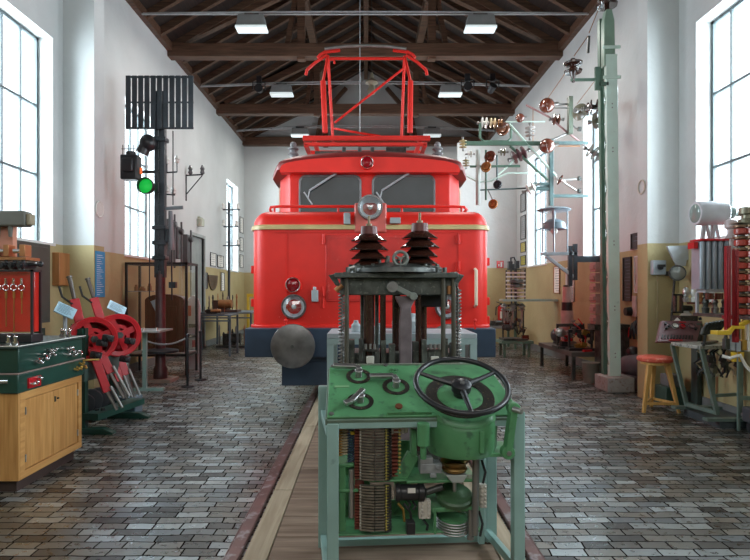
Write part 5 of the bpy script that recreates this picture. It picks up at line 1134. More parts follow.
for py in (48, 78, 222):
    z = P(0, py, mast_y).z; mb = MB(); mb.box(MX0-.045, MX1+.04, mast_y-.035, mast_y-.02, z-.02, z+.02).cyl((MX0-.03, mast_y-.03, z), (MX0-.03, mast_y-.05, z), .012, seg=6).cyl((MX1+.025, mast_y-.03, z), (MX1+.025, mast_y-.05, z), .012, seg=6)
    if py < 100: ms.part('clamp', mb, LMINT)
    else: mb.bm.free()
for py in (108, 152, 245, 310, 357):
    z = P(0, py, mast_y).z; mb = MB()
    for dz in (0, .05): mb.cyl(((MX0+MX1)/2, mast_y-.019, z+dz), ((MX0+MX1)/2, mast_y-.026, z+dz), .009, seg=6)
    ms.part('rivets', mb, DSTEEL)
mb = MB(); z = zt2+.05; mb.cyl((MX0+.05, mast_y+.05, z), (MX0+.05, mast_y+.05, z+.1), .03); mb.lathe([(.04, 0), (.13, .0), (.14, .03), (.06, .06), (.12, .1), (.05, .13)], (MX0+.05, mast_y+.05, z+.06), (0, 0, 1), 20); ms.part('top_insulator', mb, BROWNP)
mb = MB(); mb.bar(P(574.5, 79.5, mast_y), P(602, 79.5, mast_y), .035, .035).box(P(600, 0, mast_y).x-.02, P(602.5, 0, mast_y).x+.02, mast_y-.02, mast_y+.02, P(0, 90, mast_y).z, P(0, 67, mast_y).z).bar(P(602, 84, mast_y), P(612, 84, mast_y), .04, .05); ms.part('side_arm', mb, MGREEN, None, .003)
mb = MB(); a = P(577, 79, mast_y); mb.lathe([(.02, -.04), (.03, .04), (.05, .10), (.11, .09), (.12, .115), (.05, .15), (.04, .18), (.12, .2), (.125, .225), (.05, .25), (.03, .28)], a, (0, 0, 1), 20); ms.part('arm_insulator', mb, BROWNP)
def wire(name, p0, p1, r, m_, label, sag=0):
    p0, p1 = Vector(p0), Vector(p1); mb = MB(); pts = [p0.lerp(p1, t/10)-Vector((0, 0, sag*4*(t/10)*(1-t/10))) for t in range(11)]
    mb.tube(pts, r, 6); return solo(name, mb, m_, label, 'wire')
wire('wire', P(566, 72, 7.5), P(548, 98, 8.9), .006, COPPER, 'thin wire from the upper double insulator down to the brown ball insulator')
wire('wire', P(601, 3, 7.45), P(589, 33, 7.45), .006, COPPER, 'thin wire hanging down left of the mast top')
wire('wire', P(588, 36, 7.5), P(574, 56, 7.45), .006, COPPER, 'thin wire running to the upper double insulator')
mb = MB(); mb.bar(P(589, 36, 7.5), P(588, 53, 7.5), .03, .02); solo('turnbuckle', mb, DKMETAL, 'small dark turnbuckle in the wire left of the mast', 'turnbuckle')

# insulator rack: wall-mounted steel posts and arms with strings of insulators
RY = 9.6
def R_(px, py, d=0): return P(px, py, RY+d)
ir = T('insulator_rack', 'green steel rack of cross arms standing high by the right wall with catenary insulators', 'insulator rack', (R_(551, 0).x, RY, 0))
TEAL = mat('dark_teal_paint', (0.09, 0.15, 0.15), .4, 0, .12)
a = R_(551, 310); mb = MB(); mb.box(a.x-.035, a.x+.035, RY-.035, RY+.035, R_(0, 206).z, R_(0, 139).z); ir.part('post', mb, TEAL, None, .004)
a = R_(569, 135); mb = MB(); mb.box(a.x-.035, a.x+.035, RY-.1, RY+.0, a.z, R_(0, 98).z); ir.part('hanger', mb, mat('olive_green_iron', (.13, .16, .12), .4))
mb = MB(); mb.bar(R_(569, 115), (WR, RY-.05, R_(0, 115).z), .04, .04); ir.part('wall_tie', mb, TEAL)
for py_ in (143, 196): mb = MB(); mb.bar(R_(551, py_), (WR, RY, R_(0, py_).z), .05, .05); ir.part('wall_tie', mb, TEAL)
mb = MB(); mb.bar(R_(465, 143.5), R_(551, 143.5), .05, .07); ir.part('main_arm', mb, MGREEN, None, .004)
for pts, r, m_, nm in (
    ([(480, 123), (480, 138), (484, 141.5), (507, 141.5), (511, 138), (511, 124)], .022, MGREEN, 'bent_arm'),
    ([(470, 166.5), (520, 166)], .022, MGREEN, 'arm'), ([(463, 174), (478, 182), (490, 181), (508, 173), (545, 173)], .016, LMINT, 'arm'),
    ([(506, 122), (545, 121.5)], .012, LMINT, 'arm'), ([(509, 124), (556, 176)], .026, LMINT, 'diagonal_strut'),
    ([(510, 146), (548, 180)], .026, MGREEN, 'diagonal_strut'), ([(526, 105), (549, 117), (568, 133), (584, 145)], .018, mat('pink_grey_rod', (.4, .24, .24), .4), 'diagonal_strut'),
    ([(480, 190), (520, 188.5), (552, 186)], .014, TEAL, 'arm'), ([(533, 184), (552, 184)], .03, TEAL, 'arm'), ([(533, 189), (552, 189)], .03, TEAL, 'arm'),
    ([(478, 150), (478, 205)], .04, mat('pale_mint_pipe', (.45, .52, .48), .4), 'pipe'), ([(486, 150), (486, 200)], .02, MGREEN, 'pipe'),
    ([(497, 155), (497, 190)], .016, TEAL, 'pipe'), ([(550, 105), (569, 104)], .016, DSTEEL, 'tie'), ([(550, 108), (569, 108)], .01, DSTEEL, 'tie'),
    ([(548, 142), (568, 133)], .02, DSTEEL, 'tie'), ([(552, 146), (580, 146)], .01, COPPER, 'tie'), ([(563, 180), (577, 179)], .014, STEEL, 'tie'), ([(563, 182), (577, 191)], .014, STEEL, 'tie'),
    ([(571, 124), (577, 129)], .014, DSTEEL, 'tie'), ([(533, 107), (533, 142)], .006, COPPER, 'hanger_wire'), ([(514, 160), (506, 168), (498, 175)], .014, LMINT, 'tie')):
    mb = MB(); mb.tube([R_(x, y) for x, y in pts], r, 8); ir.part(nm, mb, m_)
for px, py in ((578, 178.5), (578, 191), (578, 129)):
    c = R_(px, py); mb = MB(); mb.cyl(c, c+Vector((.05, 0, 0)), .04); ir.part('end_knob', mb, DKMETAL)
mb = MB(); mb.tube([R_(493, 200), R_(488, 190)], .012); ir.part('hanger_wire', mb, DSTEEL)
GRND = random.Random(9)
AMB = mat('amber_glaze', (.32, .14, .045), .15, 0, .2, coat=.5); OLIVEG = mat('olive_glaze', (.17, .17, .12), .2, 0, .2, coat=.4); PURP = mat('purple_glaze', (.17, .09, .1), .2, 0, .2, coat=.4)
REDB = mat('rust_red_glaze', (.13, .035, .02), .12, 0, .25, coat=.6)
def ins_disc(px, py, r, m_, label, ax=(-.5, -.85, .1), Y=RY-.06, ring=True):
    c = P(px, py, Y); k = r*Y/F; mb = MB()
    mb.lathe([(k*.3, .09*k*10*.6), (k*.55, .05*k*8), (k*.95, .02), (k, 0), (k*.9, -.02), (k*.6, -.0), (k*.5, -.025), (k*.35, -.01), (.001, -.01)], c, ax and (-Vector(ax)), 22, False)
    ob = solo('disc_insulator', mb, m_, label, 'insulator')
    return ob
def strung(px, py, r, m_, label, ax, n=2, Y=RY, cap=DSTEEL):
    """a suspension insulator: glazed sheds on a metal pin"""
    c = P(px, py, Y); k = r*Y/F; a = Vector(ax).normalized(); t = T('string_insulator', label, 'insulator', c)
    mb = MB(); pr = []
    for i in range(n):
        o = (i-(n-1)/2)*k*.75; pr += [(k*.3, o-k*.25), (k*.95, o-k*.12), (k, o), (k*.4, o+k*.12), (k*.32, o+k*.3)]
    mb.lathe(pr, c, a, 20); t.part('shed', mb, m_)
    mb = MB(); L_ = k*(.75*n*.5+.6); mb.cyl(c-a*L_, c+a*L_, k*.16).cyl(c-a*L_, c-a*(L_-k*.3), k*.3).cyl(c+a*(L_-k*.3), c+a*L_, k*.3); t.part('pin', mb, cap)
    return t
def ball_ins(px, py, r, label, Y=RY-.1):
    c = P(px, py, Y); k = r*Y/F; t = T('ball_insulator', label, 'insulator', c)
    mb = MB(); mb.ball(c, k, (1, 1, 1), 22).lathe([(k*.9, .0), (k*1.02, k*.15), (k*.85, k*.3)], c, (.8, -.5, .1), 20, False); t.part('globe', mb, REDB)
    mb = MB(); a = Vector((1, -.25, .12)).normalized(); mb.cyl(c+a*k*.8, c+a*k*1.5, k*.28, k*.2); t.part('cap', mb, STEEL); mb = MB(); mb.cyl(c-a*k*.8, c-a*k*1.1, k*.2); t.part('cap', mb, STEEL)
ball_ins(547, 105.5, 7.5, 'upper of the two glossy red-brown ball insulators by the right wall'); ball_ins(547, 146, 7.5, 'lower of the two glossy red-brown ball insulators by the right wall')
ball_ins(520, 118, 4.5, 'small brown ball insulator left of the two big ones')
ins_disc(503, 129, 7, mat('brown_ring', (.16, .07, .04), .2, coat=.4), 'brown ring-shaped insulator facing the room inside the bent green arm')
ins_disc(490, 156.5, 6, REDB, 'red-brown disc insulator left of the rack, above the amber one')
ins_disc(486, 167, 5.5, AMB, 'amber disc insulator left of the rack, below the red-brown one')
ins_disc(493, 204, 5, mat('orange_glaze', (.4, .17, .06), .2), 'orange-brown disc insulator just above the locomotive hood')
ins_disc(497.5, 184.5, 4.5, mat('dark_glaze', (.05, .05, .06), .15), 'dark disc insulator on the lowest thin arm of the rack')
strung(519, 155, 7, PURP, 'purple-grey ribbed insulator in the middle of the rack', (1, 0, .5), 3)
strung(503, 152, 4, OLIVEG, 'small olive insulator left of the purple-grey one', (1, 0, 0), 2)
strung(556.5, 119.5, 5.5, mat('brown_shed', (.14, .06, .04), .2), 'brown double insulator between the ball insulators and the hanger', (1, 0, 0), 2)
strung(530, 131.5, 5, mat('grey_white_shed', (.45, .44, .42), .3), 'pale grey ribbed insulator standing on the main green arm', (0, 0, 1), 3)
for i, (px, r, m_, lb) in enumerate(((484.5, 5.5, PORC, 'white porcelain insulator at the left end of the bent green arm'), (493, 5, mat('ivory_glaze', (.6, .48, .3), .2), 'ivory insulator between the white and the brown one'), (500, 4, AMB, 'small amber insulator right of the ivory one'))):
    strung(px, 123, r, m_, lb, (1, 0, 0), 2)
strung(531, 188, 7, mat('white_glass_jar', (.6, .6, .56), .15), 'large off-white insulator on the double teal arm', (1, -.4, .5), 2, RY-.08)
strung(560, 180, 5.5, REDB, 'brown and white insulator at the foot of the light green diagonal strut', (1, 0, -.5), 1, RY-.05, PORC)
strung(466, 163, 3.5, mat('khaki_glaze', (.4, .35, .22), .3), 'small khaki insulator at the left end of the rack', (0, 0, 1), 3)
strung(470, 154, 3.5, PORC, 'small white insulator at the left end of the rack', (1, 0, 0), 2)
strung(463, 144, 4, mat('yellow_glaze', (.5, .42, .22), .3), 'small yellow-white insulator at the left tip of the main green arm', (0, 0, 1), 3)
strung(595, 153, 7, mat('grey_glass', (.3, .32, .3), .15), 'grey glass insulator at the lower end of the pink-grey strut', (1, 0, -.5), 3, 8.6)
strung(580, 112, 8.5, OLIVEG, 'large olive insulator seen from the side left of the two dark sheds', (.8, .6, 0), 1, 8.7)
strung(588, 109, 6.5, mat('dark_purple_glaze', (.08, .035, .035), .15, coat=.5), 'narrow dark brown shed next to the olive insulator', (1, -.2, 0), 1, 8.4)
strung(594.5, 107, 7.5, mat('black_brown_glaze', (.05, .025, .022), .15, coat=.5), 'dark brown double shed close to the mast', (1, -.3, 0), 2, 8.0)
strung(596, 121, 8, OLIVEG, 'olive glass insulator hanging below the dark double shed by the mast', (.7, -.7, 0), 1, 7.9)
mb = MB(); mb.tube([P(575, 110, 8.7), P(602, 108, 7.75)], .014); mb.tube([P(602, 108, 7.75), P(603, 98, 7.7)], .014); solo('suspension_rod', mb, DSTEEL, 'thin rod carrying the dark sheds between rack and mast', 'rod')
wire('wire', P(583, 145, 9.55), P(593, 152, 8.7), .01, DSTEEL, 'short rod from the pink-grey strut to the grey glass insulator')
wire('wire', P(577, 104, 8.7), P(597, 78, 7.5), .005, COPPER, 'thin wire from the olive insulator up to the mast arm')

# lantern in its bracket frame
LYY = 9.0
def L_(px, py, d=0): return P(px, py, LYY+d)
STB = mat('steel_blue_enamel', (.22, .30, .35), .3, 0, .1, coat=.3)
ln = T('street_lamp', 'blue-grey enamel lamp in a rod cage on a wall bracket beside the right windows', 'lamp', (L_(554, 0).x, LYY, L_(0, 285).z))
c = L_(554, 210); mb = MB(); mb.lathe([(.02, .06), (.24, .02), (.27, -.0), (.24, -.02)], c, (0, 0, 1), 28); ln.part('canopy', mb, STB)
for dx, dy in ((-.2, -.05), (.2, -.05), (0.07, .2), (-.07, -.2)):
    mb = MB(); mb.cyl(c+Vector((dx, dy, -.02)), Vector((c.x+dx, c.y+dy, L_(0, 252).z)), .012); ln.part('cage_rod', mb, STB)
c = L_(554, 229); mb = MB(); mb.lathe([(.19, -.01), (.195, .0), (.17, .1), (.10, .15), (.03, .165)], c, (0, 0, 1), 28, False); mb.cyl(c+Vector((0, 0, .15)), L_(554, 211), .03); ln.part('shade', mb, STB)
mb = MB(); mb.ball(c+Vector((0, 0, -.03)), .06); ln.part('bulb', mb, PORC)
mb = MB(); mb.bar(L_(541, 254), L_(577, 253.5), .06, .05); mb.bar(L_(546, 256), L_(575, 278), .05, .05); ln.part('bracket_arm', mb, mat('light_steel_blue', (.36, .44, .48), .35), None, .004)
mb = MB(); a = L_(570, 286); mb.box(a.x-.03, a.x+.03, LYY-.03, LYY+.03, a.z, L_(0, 246).z); ln.part('bracket_post', mb, IRONB)
mb = MB(); a = L_(575, 280); mb.box(a.x-.02, WR-.001, LYY+.02, LYY+.08, L_(0, 262).z, L_(0, 256).z).box(a.x-.03, a.x+.03, LYY-.03, LYY+.03, a.z, L_(0, 244).z); ln.part('wall_mount', mb, IRONB)

# machines along the right wall, far to near
def bench(name, x0, x1, y0, y1, z, label, m_, legm=None, thick=.04, skew=0):
    t = T(name, label, 'bench', ((x0+x1)/2, (y0+y1)/2, 0)); mb = MB(); mb.box(x0, x1, y0, y1, z-thick, z); t.part('top', mb, m_, None, .004)
    for x in (x0+.02, x1-.07):
        for y in (y0+.02, y1-.07): mb = MB(); mb.box(x, x+.05, y, y+.05, 0, z-thick); t.part('leg', mb, legm or m_)
    return t
mb = MB(); v = (3.15, 3.75)
bench('long_bench', 3.12, 3.66, 8.35, 9.95, .42, 'low dark bench with machines along the right wall behind the mast', mat('dark_bench', (.09, .08, .07), .5), DKMETAL, .07)
t_ = T('motor_generator', 'dark drum motor lying on the left end of the low bench', 'motor', (3.44, 9.75, .421)); c = Vector((3.44, 9.75, .56))
mb = MB(); mb.lathe([(.05, -.13), (.115, -.12), (.13, -.07), (.13, .07), (.115, .12), (.05, .13)], c, (.3, -1, 0), 24); t_.part('stator', mb, mat('blue_black_drum', (.05, .06, .07), .35, .3))
mb = MB(); mb.box(c.x-.1, c.x+.1, c.y-.08, c.y+.08, .421, .45); t_.part('foot', mb, BLACK)
mb = MB(); mb.cyl(c+Vector((.05, -.18, 0)), c+Vector((.035, -.12, 0)), .02); t_.part('shaft', mb, STEEL)
t_ = T('vertical_cylinder', 'tall pinkish grey cylinder with a black collar standing on the low bench', 'cylinder', (3.42, 9.3, .421))
PINKG = mat('pink_grey_tube', (.45, .33, .3), .4, 0, .2)
c = Vector((P(567, 0, 9.3).x, 9.3, 0))
for z0, z1, r_, m_, nm in ((.421, .46, .14, BLACK, 'base'), (.46, 1.02, .1, PINKG, 'lower_tube'), (1.02, 1.16, .09, BLACK, 'collar'), (1.16, 1.42, .075, PINKG, 'upper_tube'), (1.42, 1.45, .06, DKMETAL, 'cap')):
    mb = MB(); mb.cyl((c.x, c.y, z0), (c.x, c.y, z1), r_, seg=20); t_.part(nm, mb, m_)
def junk(name, c, sz, cols, label, cat, seed, n=14):
    """open apparatus: base, frame and many coils, rods and knobs"""
    rr = random.Random(seed); c = Vector(c); w_, d_, h_ = sz; t = T(name, label, cat, c)
    mb = MB(); mb.box(c.x-w_/2, c.x+w_/2, c.y-d_/2, c.y+d_/2, c.z+.001, c.z+.04); t.part('base_plate', mb, cols[0], None, .003)
    for sx in (-1, 1):
        mb = MB(); mb.box(c.x+sx*w_*.42-.015, c.x+sx*w_*.42+.015, c.y-.015, c.y+.015, c.z+.04, c.z+h_*.9); t.part('side_post', mb, cols[0])
    mb = MB(); mb.bar((c.x-w_*.45, c.y, c.z+h_*.88), (c.x+w_*.45, c.y, c.z+h_*.9), .04, .05); t.part('top_bar', mb, cols[0])
    for i in range(n):
        x = c.x+rr.uniform(-.42, .42)*w_; y = c.y+rr.uniform(-.4, .3)*d_; z = c.z+.05+rr.random()*h_*.7; r = rr.uniform(.03, .07); k = i % 4; mb = MB(); m_ = cols[i % len(cols)]
        if k == 0: mb.lathe([(r*.5, -r), (r, -r*.8), (r, r*.8), (r*.5, r)], (x, y, z), (rr.uniform(-.3, .3), -1, 0), 14); nm = 'coil'
        elif k == 1: mb.lathe([(r*.5, 0), (r*.5, r*2), (r*.9, r*2.1), (r*.9, r*2.5), (r*.3, r*2.7)], (x, y, z), (0, 0, 1), 12); nm = 'terminal'
        elif k == 2: mb.tube([(x, y, z), (x+rr.uniform(-.12, .12), y-.03, z+.08), (x+rr.uniform(-.15, .15), y, z+.16)], .011, 6); nm = 'lead'
        else: mb.cb((x, y, z), (r*2, r*1.2, r*1.4), (0, rr.uniform(-.3, .3), 0)); nm = 'block'
        t.part(nm, mb, m_)
    return t
junk('switch_apparatus', (3.33, 8.97, .421), (.5, .32, .42), [DKMETAL, SIG_RED, STEEL, BLACK, COPPER], 'dark apparatus with red coils and silver arcs on the low bench', 'machine', 21, 22)
junk('switch_apparatus', (3.36, 8.62, .421), (.42, .2, .34), [BLACK, DKMETAL, SIG_RED, BRASS], 'dark geared apparatus on the near end of the low bench', 'machine', 5, 12)
for px, py, lb in ((562, 347.5, 'small red lever on the front edge of the low bench, left one'), (577, 351, 'small red lever on the front edge of the low bench, right one')):
    c = P(px, py, 8.34); mb = MB(); mb.bar((3.13 if px < 570 else 3.3, 8.36 if px > 570 else 9.0, .44), (3.26 if px < 570 else 3.45, 8.42 if px > 570 else 8.96, .44), .04, .03); solo('red_lever', mb, SIG_RED, lb, 'lever')
mb = MB(); c = P(588, 361, 8.2); mb.lathe([(.1, 0), (.12, .28), (.13, .3), (.11, .3)], (c.x, 8.1, 0), (0, 0, 1), 20); solo('metal_bucket', mb, mat('olive_bucket', (.2, .2, .16), .5, .2), 'olive grey metal bucket on the floor before the low bench', 'bucket')
GPINK = mat('grey_pink_box', (.42, .26, .23), .5, 0, .15)
for i in range(6):
    z = .86+.155*i; mb = MB(); mb.box(3.37, 3.57, 8.08, 8.28, z, z+.14); mb.box(3.35, 3.37, 8.1, 8.26, z+.04, z+.1)
    solo('stacked_case', mb, GPINK, ('lowest', 'second from bottom', 'third from bottom', 'fourth from bottom', 'second from top', 'topmost')[i]+' grey-pink case in the column beside the mast', 'case', 'grey-pink cases beside the mast', .006)
mb = MB(); mb.box(3.35, WR-.001, 8.06, 8.32, .78, .858); mb.box(3.45, 3.5, 8.08, 8.3, 0, .78).box(WR-.06, WR-.001, 8.08, 8.3, 0, .78); solo('case_stand', mb, DKMETAL, 'dark stand under the column of grey-pink cases', 'stand')
# instrument tower in the distance
junk('instrument_tower', (3.05, 11.4, .34), (.5, .4, .8), [DKMETAL, STEEL, BLACK, REDBROWN], 'tall dark instrument cluster below the white grid near the far right window', 'instrument', 31, 26)
mb = MB(); mb.box(2.75, 3.4, 11.15, 11.65, .28, .335).box(2.8, 2.85, 11.2, 11.25, 0, .28).box(3.3, 3.35, 11.2, 11.25, 0, .28).box(2.8, 2.85, 11.55, 11.6, 0, .28).box(3.3, 3.35, 11.55, 11.6, 0, .28); solo('instrument_stand', mb, MGREEN, 'green stand carrying the tall dark instrument cluster', 'stand')
gt = T('insulated_grid', 'white wire grid with a dark geared head on the mint shelf at the far right', 'instrument', (3.05, 11.2, 1.19))
mb = MB(); mb.box(2.75, WR-.01, 11.05, 11.35, 1.14, 1.185); solo('glass_shelf', mb, mat('mint_shelf', (.3, .42, .38), .3), 'pale mint shelf on the right wall carrying the white grid', 'shelf')
for i in range(7):
    mb = MB(); mb.bar((2.85, 11.2, 1.24+i*.08), (3.25, 11.2, 1.24+i*.08), .02, .03); gt.part('grid_bar', mb, WHITEP)
for x in (2.86, 3.05, 3.24): mb = MB(); mb.cyl((x, 11.22, 1.186), (x, 11.22, 1.78), .014); gt.part('grid_post', mb, BLACK)
mb = MB(); mb.lathe([(.02, 0), (.14, .02), (.12, .07), (.05, .09), (.15, .1), (.13, .16), (.03, .18)], (3.05, 11.15, 1.42), (0, 0, 1), 12); gt.part('geared_head', mb, DKMETAL)
mb = MB(); mb.box(2.88, 2.96, 11.1, 11.2, 1.80, 1.95).box(3.02, 3.1, 11.1, 11.2, 1.81, 1.96); mb.box(2.86, 3.12, 11.12, 11.18, 1.78, 1.80); gt.part('twin_block', mb, BLACK)
for i in range(3):
    mb = MB(); x = 2.8+.18*i; mb.lathe([(.06, 0), (.07, .03), (.03, .05), (.08, .09), (.02, .15)], (x, 11.15, .95), (0, 0, 1), 12); mb.cyl((x, 11.15, .7), (x, 11.15, 1.0), .02)
    gt.part('hanging_insulator', mb, STEEL)
# back right corner
mb = MB(); mb.cyl((3.78, 13.9, 0), (3.78, 13.9, 2.1), .035).cyl((3.66, 13.9, 2.2), (3.68, 13.9, 1.0), .02); mb.tube([(3.78, 13.9, 2.1), (3.74, 13.9, 2.2), (3.66, 13.9, 2.18)], .02).cb((3.72, 13.9, 1.95), (.16, .08, .16)); solo('signal_fork', mb, IRONB, 'tall dark forked rod leaning in the far right corner', 'rod')
bench('corner_bench', 2.75, 3.5, 12.7, 13.4, .52, 'grey metal bench with green legs near the fire extinguisher', mat('dull_bench_top', (.25, .26, .25), .4, .3), MGREEN)
lump('corner_gear', (3.1, 13.0, .521), (.6, .3, .2), DKMETAL, 'low grey gear on the metal bench near the fire extinguisher', 'gear', 12)
EXR = mat('extinguisher_red', (.55, .02, .02), .25, coat=.4)
ex = T('fire_extinguisher', 'red fire extinguisher with a white label hanging in the far right corner', 'fire extinguisher', (3.45, 14.0, .66))
# hangs on a small partition closing the corner
mb = MB(); mb.box(2.35, WR, 14.1, 14.2, 0, 5.15); struct('wall_partition', mb, WALL)
xe = P(501, 0, 14.0).x; 
mb = MB(); mb.lathe([(.07, 0), (.085, .02), (.085, .38), (.06, .44), (.02, .46)], (xe, 14.0, P(0, 323, 14).z), (0, 0, 1), 20); ex.part('body', mb, EXR)
z = P(0, 323, 14).z; mb = MB(); mb.cb((xe, 14.0, z+.48), (.05, .05, .05)).bar((xe-.02, 14, z+.5), (xe-.12, 14, z+.54), .02, .02).tube([(xe-.03, 13.95, z+.47), (xe-.14, 13.93, z+.4), (xe-.15, 13.93, z+.2)], .014); ex.part('valve_and_hose', mb, BLACK)
mb = MB(); mb.box(xe-.045, xe+.045, 13.908, 13.914, z+.12, z+.3); ex.part('label', mb, PAPER)
mb = MB(); mb.box(xe-.03, xe+.03, 14.06, 14.098, z+.1, z+.4); ex.part('wall_hook', mb, DKMETAL)
es = T('fire_extinguisher_sign', 'small red square fire extinguisher sign with white pictogram', 'sign', (xe, 14.09, 1.94)); z = P(0, 268, 14).z
mb = MB(); mb.box(xe-.09, xe+.09, 14.085, 14.099, z, z+.19); es.part('plate', mb, EXR)
mb = MB(); mb.box(xe+.01, xe+.05, 14.081, 14.085, z+.03, z+.14).box(xe-.05, xe-.02, 14.081, 14.085, z+.05, z+.1).box(xe-.0, xe+.06, 14.081, 14.085, z+.145, z+.16); es.part('pictogram', mb, WHITEP)
# pictures on the right wall
YP = mat('yellow_print', (.5, .42, .08), .5); GP = mat('grey_print', (.3, .31, .3), .6); PKP = mat('pink_white_paper', (.6, .5, .47), .6); DKP = mat('dark_poster', (.03, .035, .035), .45); BLP = mat('pale_blue_print', (.45, .5, .52), .6)
for i, (z0, z1, pm, lb) in enumerate(((3.3, 3.75, GP, 'grey framed print, topmost in the column right of the far right corner'), (2.62, 3.2, GP, 'tall grey framed print, second in the column right of the far right corner'), (2.3, 2.55, YP, 'yellow framed print above another one in the far right column of frames'), (1.98, 2.22, mat('olive_yellow_print', (.42, .38, .05), .5), 'olive-yellow framed print below the yellow one'), (1.4, 1.9, mat('brown_wood_print', (.25, .16, .08), .5), 'brown narrow framed board at the foot of the column of frames'))):
    wall_frame(13.3, 13.7, z0, z1, 1, lb, pm)
wall_frame(10.2, 10.6, 1.15, 1.8, 1, 'tall pale sheet on the ochre wall behind the lamp bracket', BLP, name='poster', cat='poster', fm=PAPER)
wall_frame(10.95, 11.3, 1.3, 1.85, 1, 'brown framed picture with white centre behind the lamp bracket', PAPER, fm=COPPER)
wall_frame(7.55, 7.9, 1.32, 1.85, 1, 'white framed picture with dark centre between mast and right pier', PKP, fm=WHITEP, marks=False)
mb = MB(); mb.box(WR-.016, WR-.0125, 7.65, 7.8, 1.45, 1.7); solo('photo_print', mb, DKP, 'small dark portrait print mounted inside the white framed picture', 'print')
wall_frame(8.0, 8.25, 1.2, 1.85, 1, 'dark poster with lines of text beside the mast', DKP, name='poster', cat='poster')
wall_frame(7.5, 8.0, 1.95, 2.18, 1, 'dark horizontal plaque high between mast and right pier', DKP, name='plaque', cat='plaque')
for i, (y0, z0) in enumerate(((7.62, .98), (7.85, .98))):
    mb = MB(); mb.box(WR-.012, WR-.001, y0, y0+.13, z0, z0+.3); solo('paper_sheet', mb, PKP, ('narrow pale sheet of paper below the framed picture, nearer to the pier', 'narrow pale sheet of paper below the framed picture, nearer to the mast')[i], 'paper')
for i, (y0, w_) in enumerate(((7.38, .17), (7.62, .17))):
    wall_frame(y0, y0+w_, 2.75, 3.05, 1, ('small framed sheet high on the wall, nearer to the right pier', 'small framed sheet high on the wall, nearer to the mast')[i], mat('pinkish_wall_paper', (.5, .45, .44), .6))
for z, lb in ((4.12, 'upper dark square fitting on the wall right of the mast'), (3.33, 'lower dark square fitting on the wall right of the mast')):
    mb = MB(); mb.box(WR-.06, WR-.001, 7.5, 7.68, z, z+.2).cyl((WR-.09, 7.59, z+.1), (WR-.06, 7.59, z+.1), .05); solo('wall_fitting', mb, mat('graphite', (.1, .1, .105), .4), lb, 'fitting', None, .008)
rr = random.Random(2)
hh = T('hanging_harness', 'tangle of black straps with a red tab hanging on the wall beside the mast', 'harness', (WR-.05, 7.7, .64))
for i in range(9):
    y = 7.55+.05*i*.9; zt_ = .93-.02*(i % 3); mb = MB(); mb.tube([(WR-.03, y, zt_), (WR-.07, y+rr.uniform(-.05, .05), zt_-.1), (WR-.05, y+rr.uniform(-.06, .06), zt_-.18-.08*rr.random())], .018, 6); hh.part('strap', mb, BLACK)
mb = MB(); mb.cyl((WR-.001, 7.7, .95), (WR-.07, 7.7, .95), .06, .05); hh.part('hook_disc', mb, BLACK)
mb = MB(); mb.bar((WR-.06, 7.95, .82), (WR-.06, 7.97, .68), .02, .03); hh.part('red_tab', mb, SIG_RED)
mb = MB(); mb.cyl((WR-.001, 8.02, 1.05), (WR-.09, 8.02, 1.05), .07, .06); solo('wall_bell', mb, BLACK, 'small round black bell on the wall beside the mast', 'bell')
t_ = T('floor_motor', 'purple-grey motor lying on the floor against the wall between mast and stool', 'motor', (3.68, 7.5, 0)); MG = mat('mauve_grey_iron', (.13, .10, .115), .5, .1, .2)
mb = MB(); mb.lathe([(.06, -.2), (.14, -.17), (.15, .1), (.1, .2)], (3.7, 7.55, .33), (.2, -1, .15), 22); t_.part('housing', mb, MG)
mb = MB(); mb.box(3.55, 3.84, 7.4, 7.7, 0, .2); t_.part('foot', mb, MG, None, .03)
mb = MB(); mb.ball((3.74, 7.7, .48), .1); t_.part('end_bell', mb, BLACK)
mb = MB(); mb.box(3.5, WR-.03, 7.8, 7.85, 0, .32).box(3.55, WR-.03, 7.0, 7.04, 0, .001)
solo('skirting_board', mb, mat('oxide_board', (.2, .09, .07), .6), 'low reddish board behind the mast foot', 'board')
# pier fittings
xq, yq = WR-.39, 6.8
sw_ = T('wall_switch_box', 'grey rotary switch box with a dark knob on the front of the right pier', 'switch', (3.6, 6.79, 1.4)); a, b = P(650, 275, 6.8), P(663, 260.5, 6.8)
mb = MB(); mb.box(a.x, b.x, 6.72, 6.799, a.z, b.z); sw_.part('box', mb, mat('pale_blue_grey_enamel', (.38, .44, .48), .35), None, .01)
mb = MB(); c = (a+b)/2; mb.cyl((c.x, 6.72, c.z), (c.x, 6.69, c.z), .03).cb((c.x, 6.685, c.z+.02), (.09, .02, .03)); sw_.part('knob', mb, BLACK)
mb = MB(); mb.cyl((c.x, 6.78, .75), (c.x, 6.78, a.z), .008); sw_.part('conduit', mb, mat('ochre_conduit', (.3, .24, .12), .5))
mb = MB(); mb.torus((xq-.01, 6.93, P(0, 187, 6.93).z), .085, .01, (1, 0, 0), 24, 6); solo('cable_loop', mb, mat('cream_cable', (.55, .5, .42), .5), 'cream cable loop high on the side of the right pier', 'cable')
mb = MB(); a = P(667, 247, 6.6); mb.prism([P(667, 246, 6.6), P(699, 245, 6.6), P(700, 259, 6.6), P(687, 260, 6.6), P(686, 266, 6.6), P(677, 266, 6.6)], (0, .03, 0)); mb.bar(P(685, 256, 6.63), P(690, 256, 6.799-.0), .04, .04); solo('bracket_plate', mb, GREYPAINT, 'pale grey cut steel plate standing off the right pier beside the ribbed transformer', 'plate', None, .004)
gl_ = T('gauge_lamp', 'small round glass gauge below the pale grey plate', 'gauge', P(677, 277, 6.5)); c = P(677.5, 273, 6.5)
mb = MB(); mb.lathe([(.085, .06), (.095, 0), (.09, -.02), (.08, -.02)], c, (.3, 1, 0), 22, False).cyl(c+Vector((.02, .06, 0)), Vector((c.x+.03, 6.79, c.z)), .03); gl_.part('rim', mb, DKMETAL)
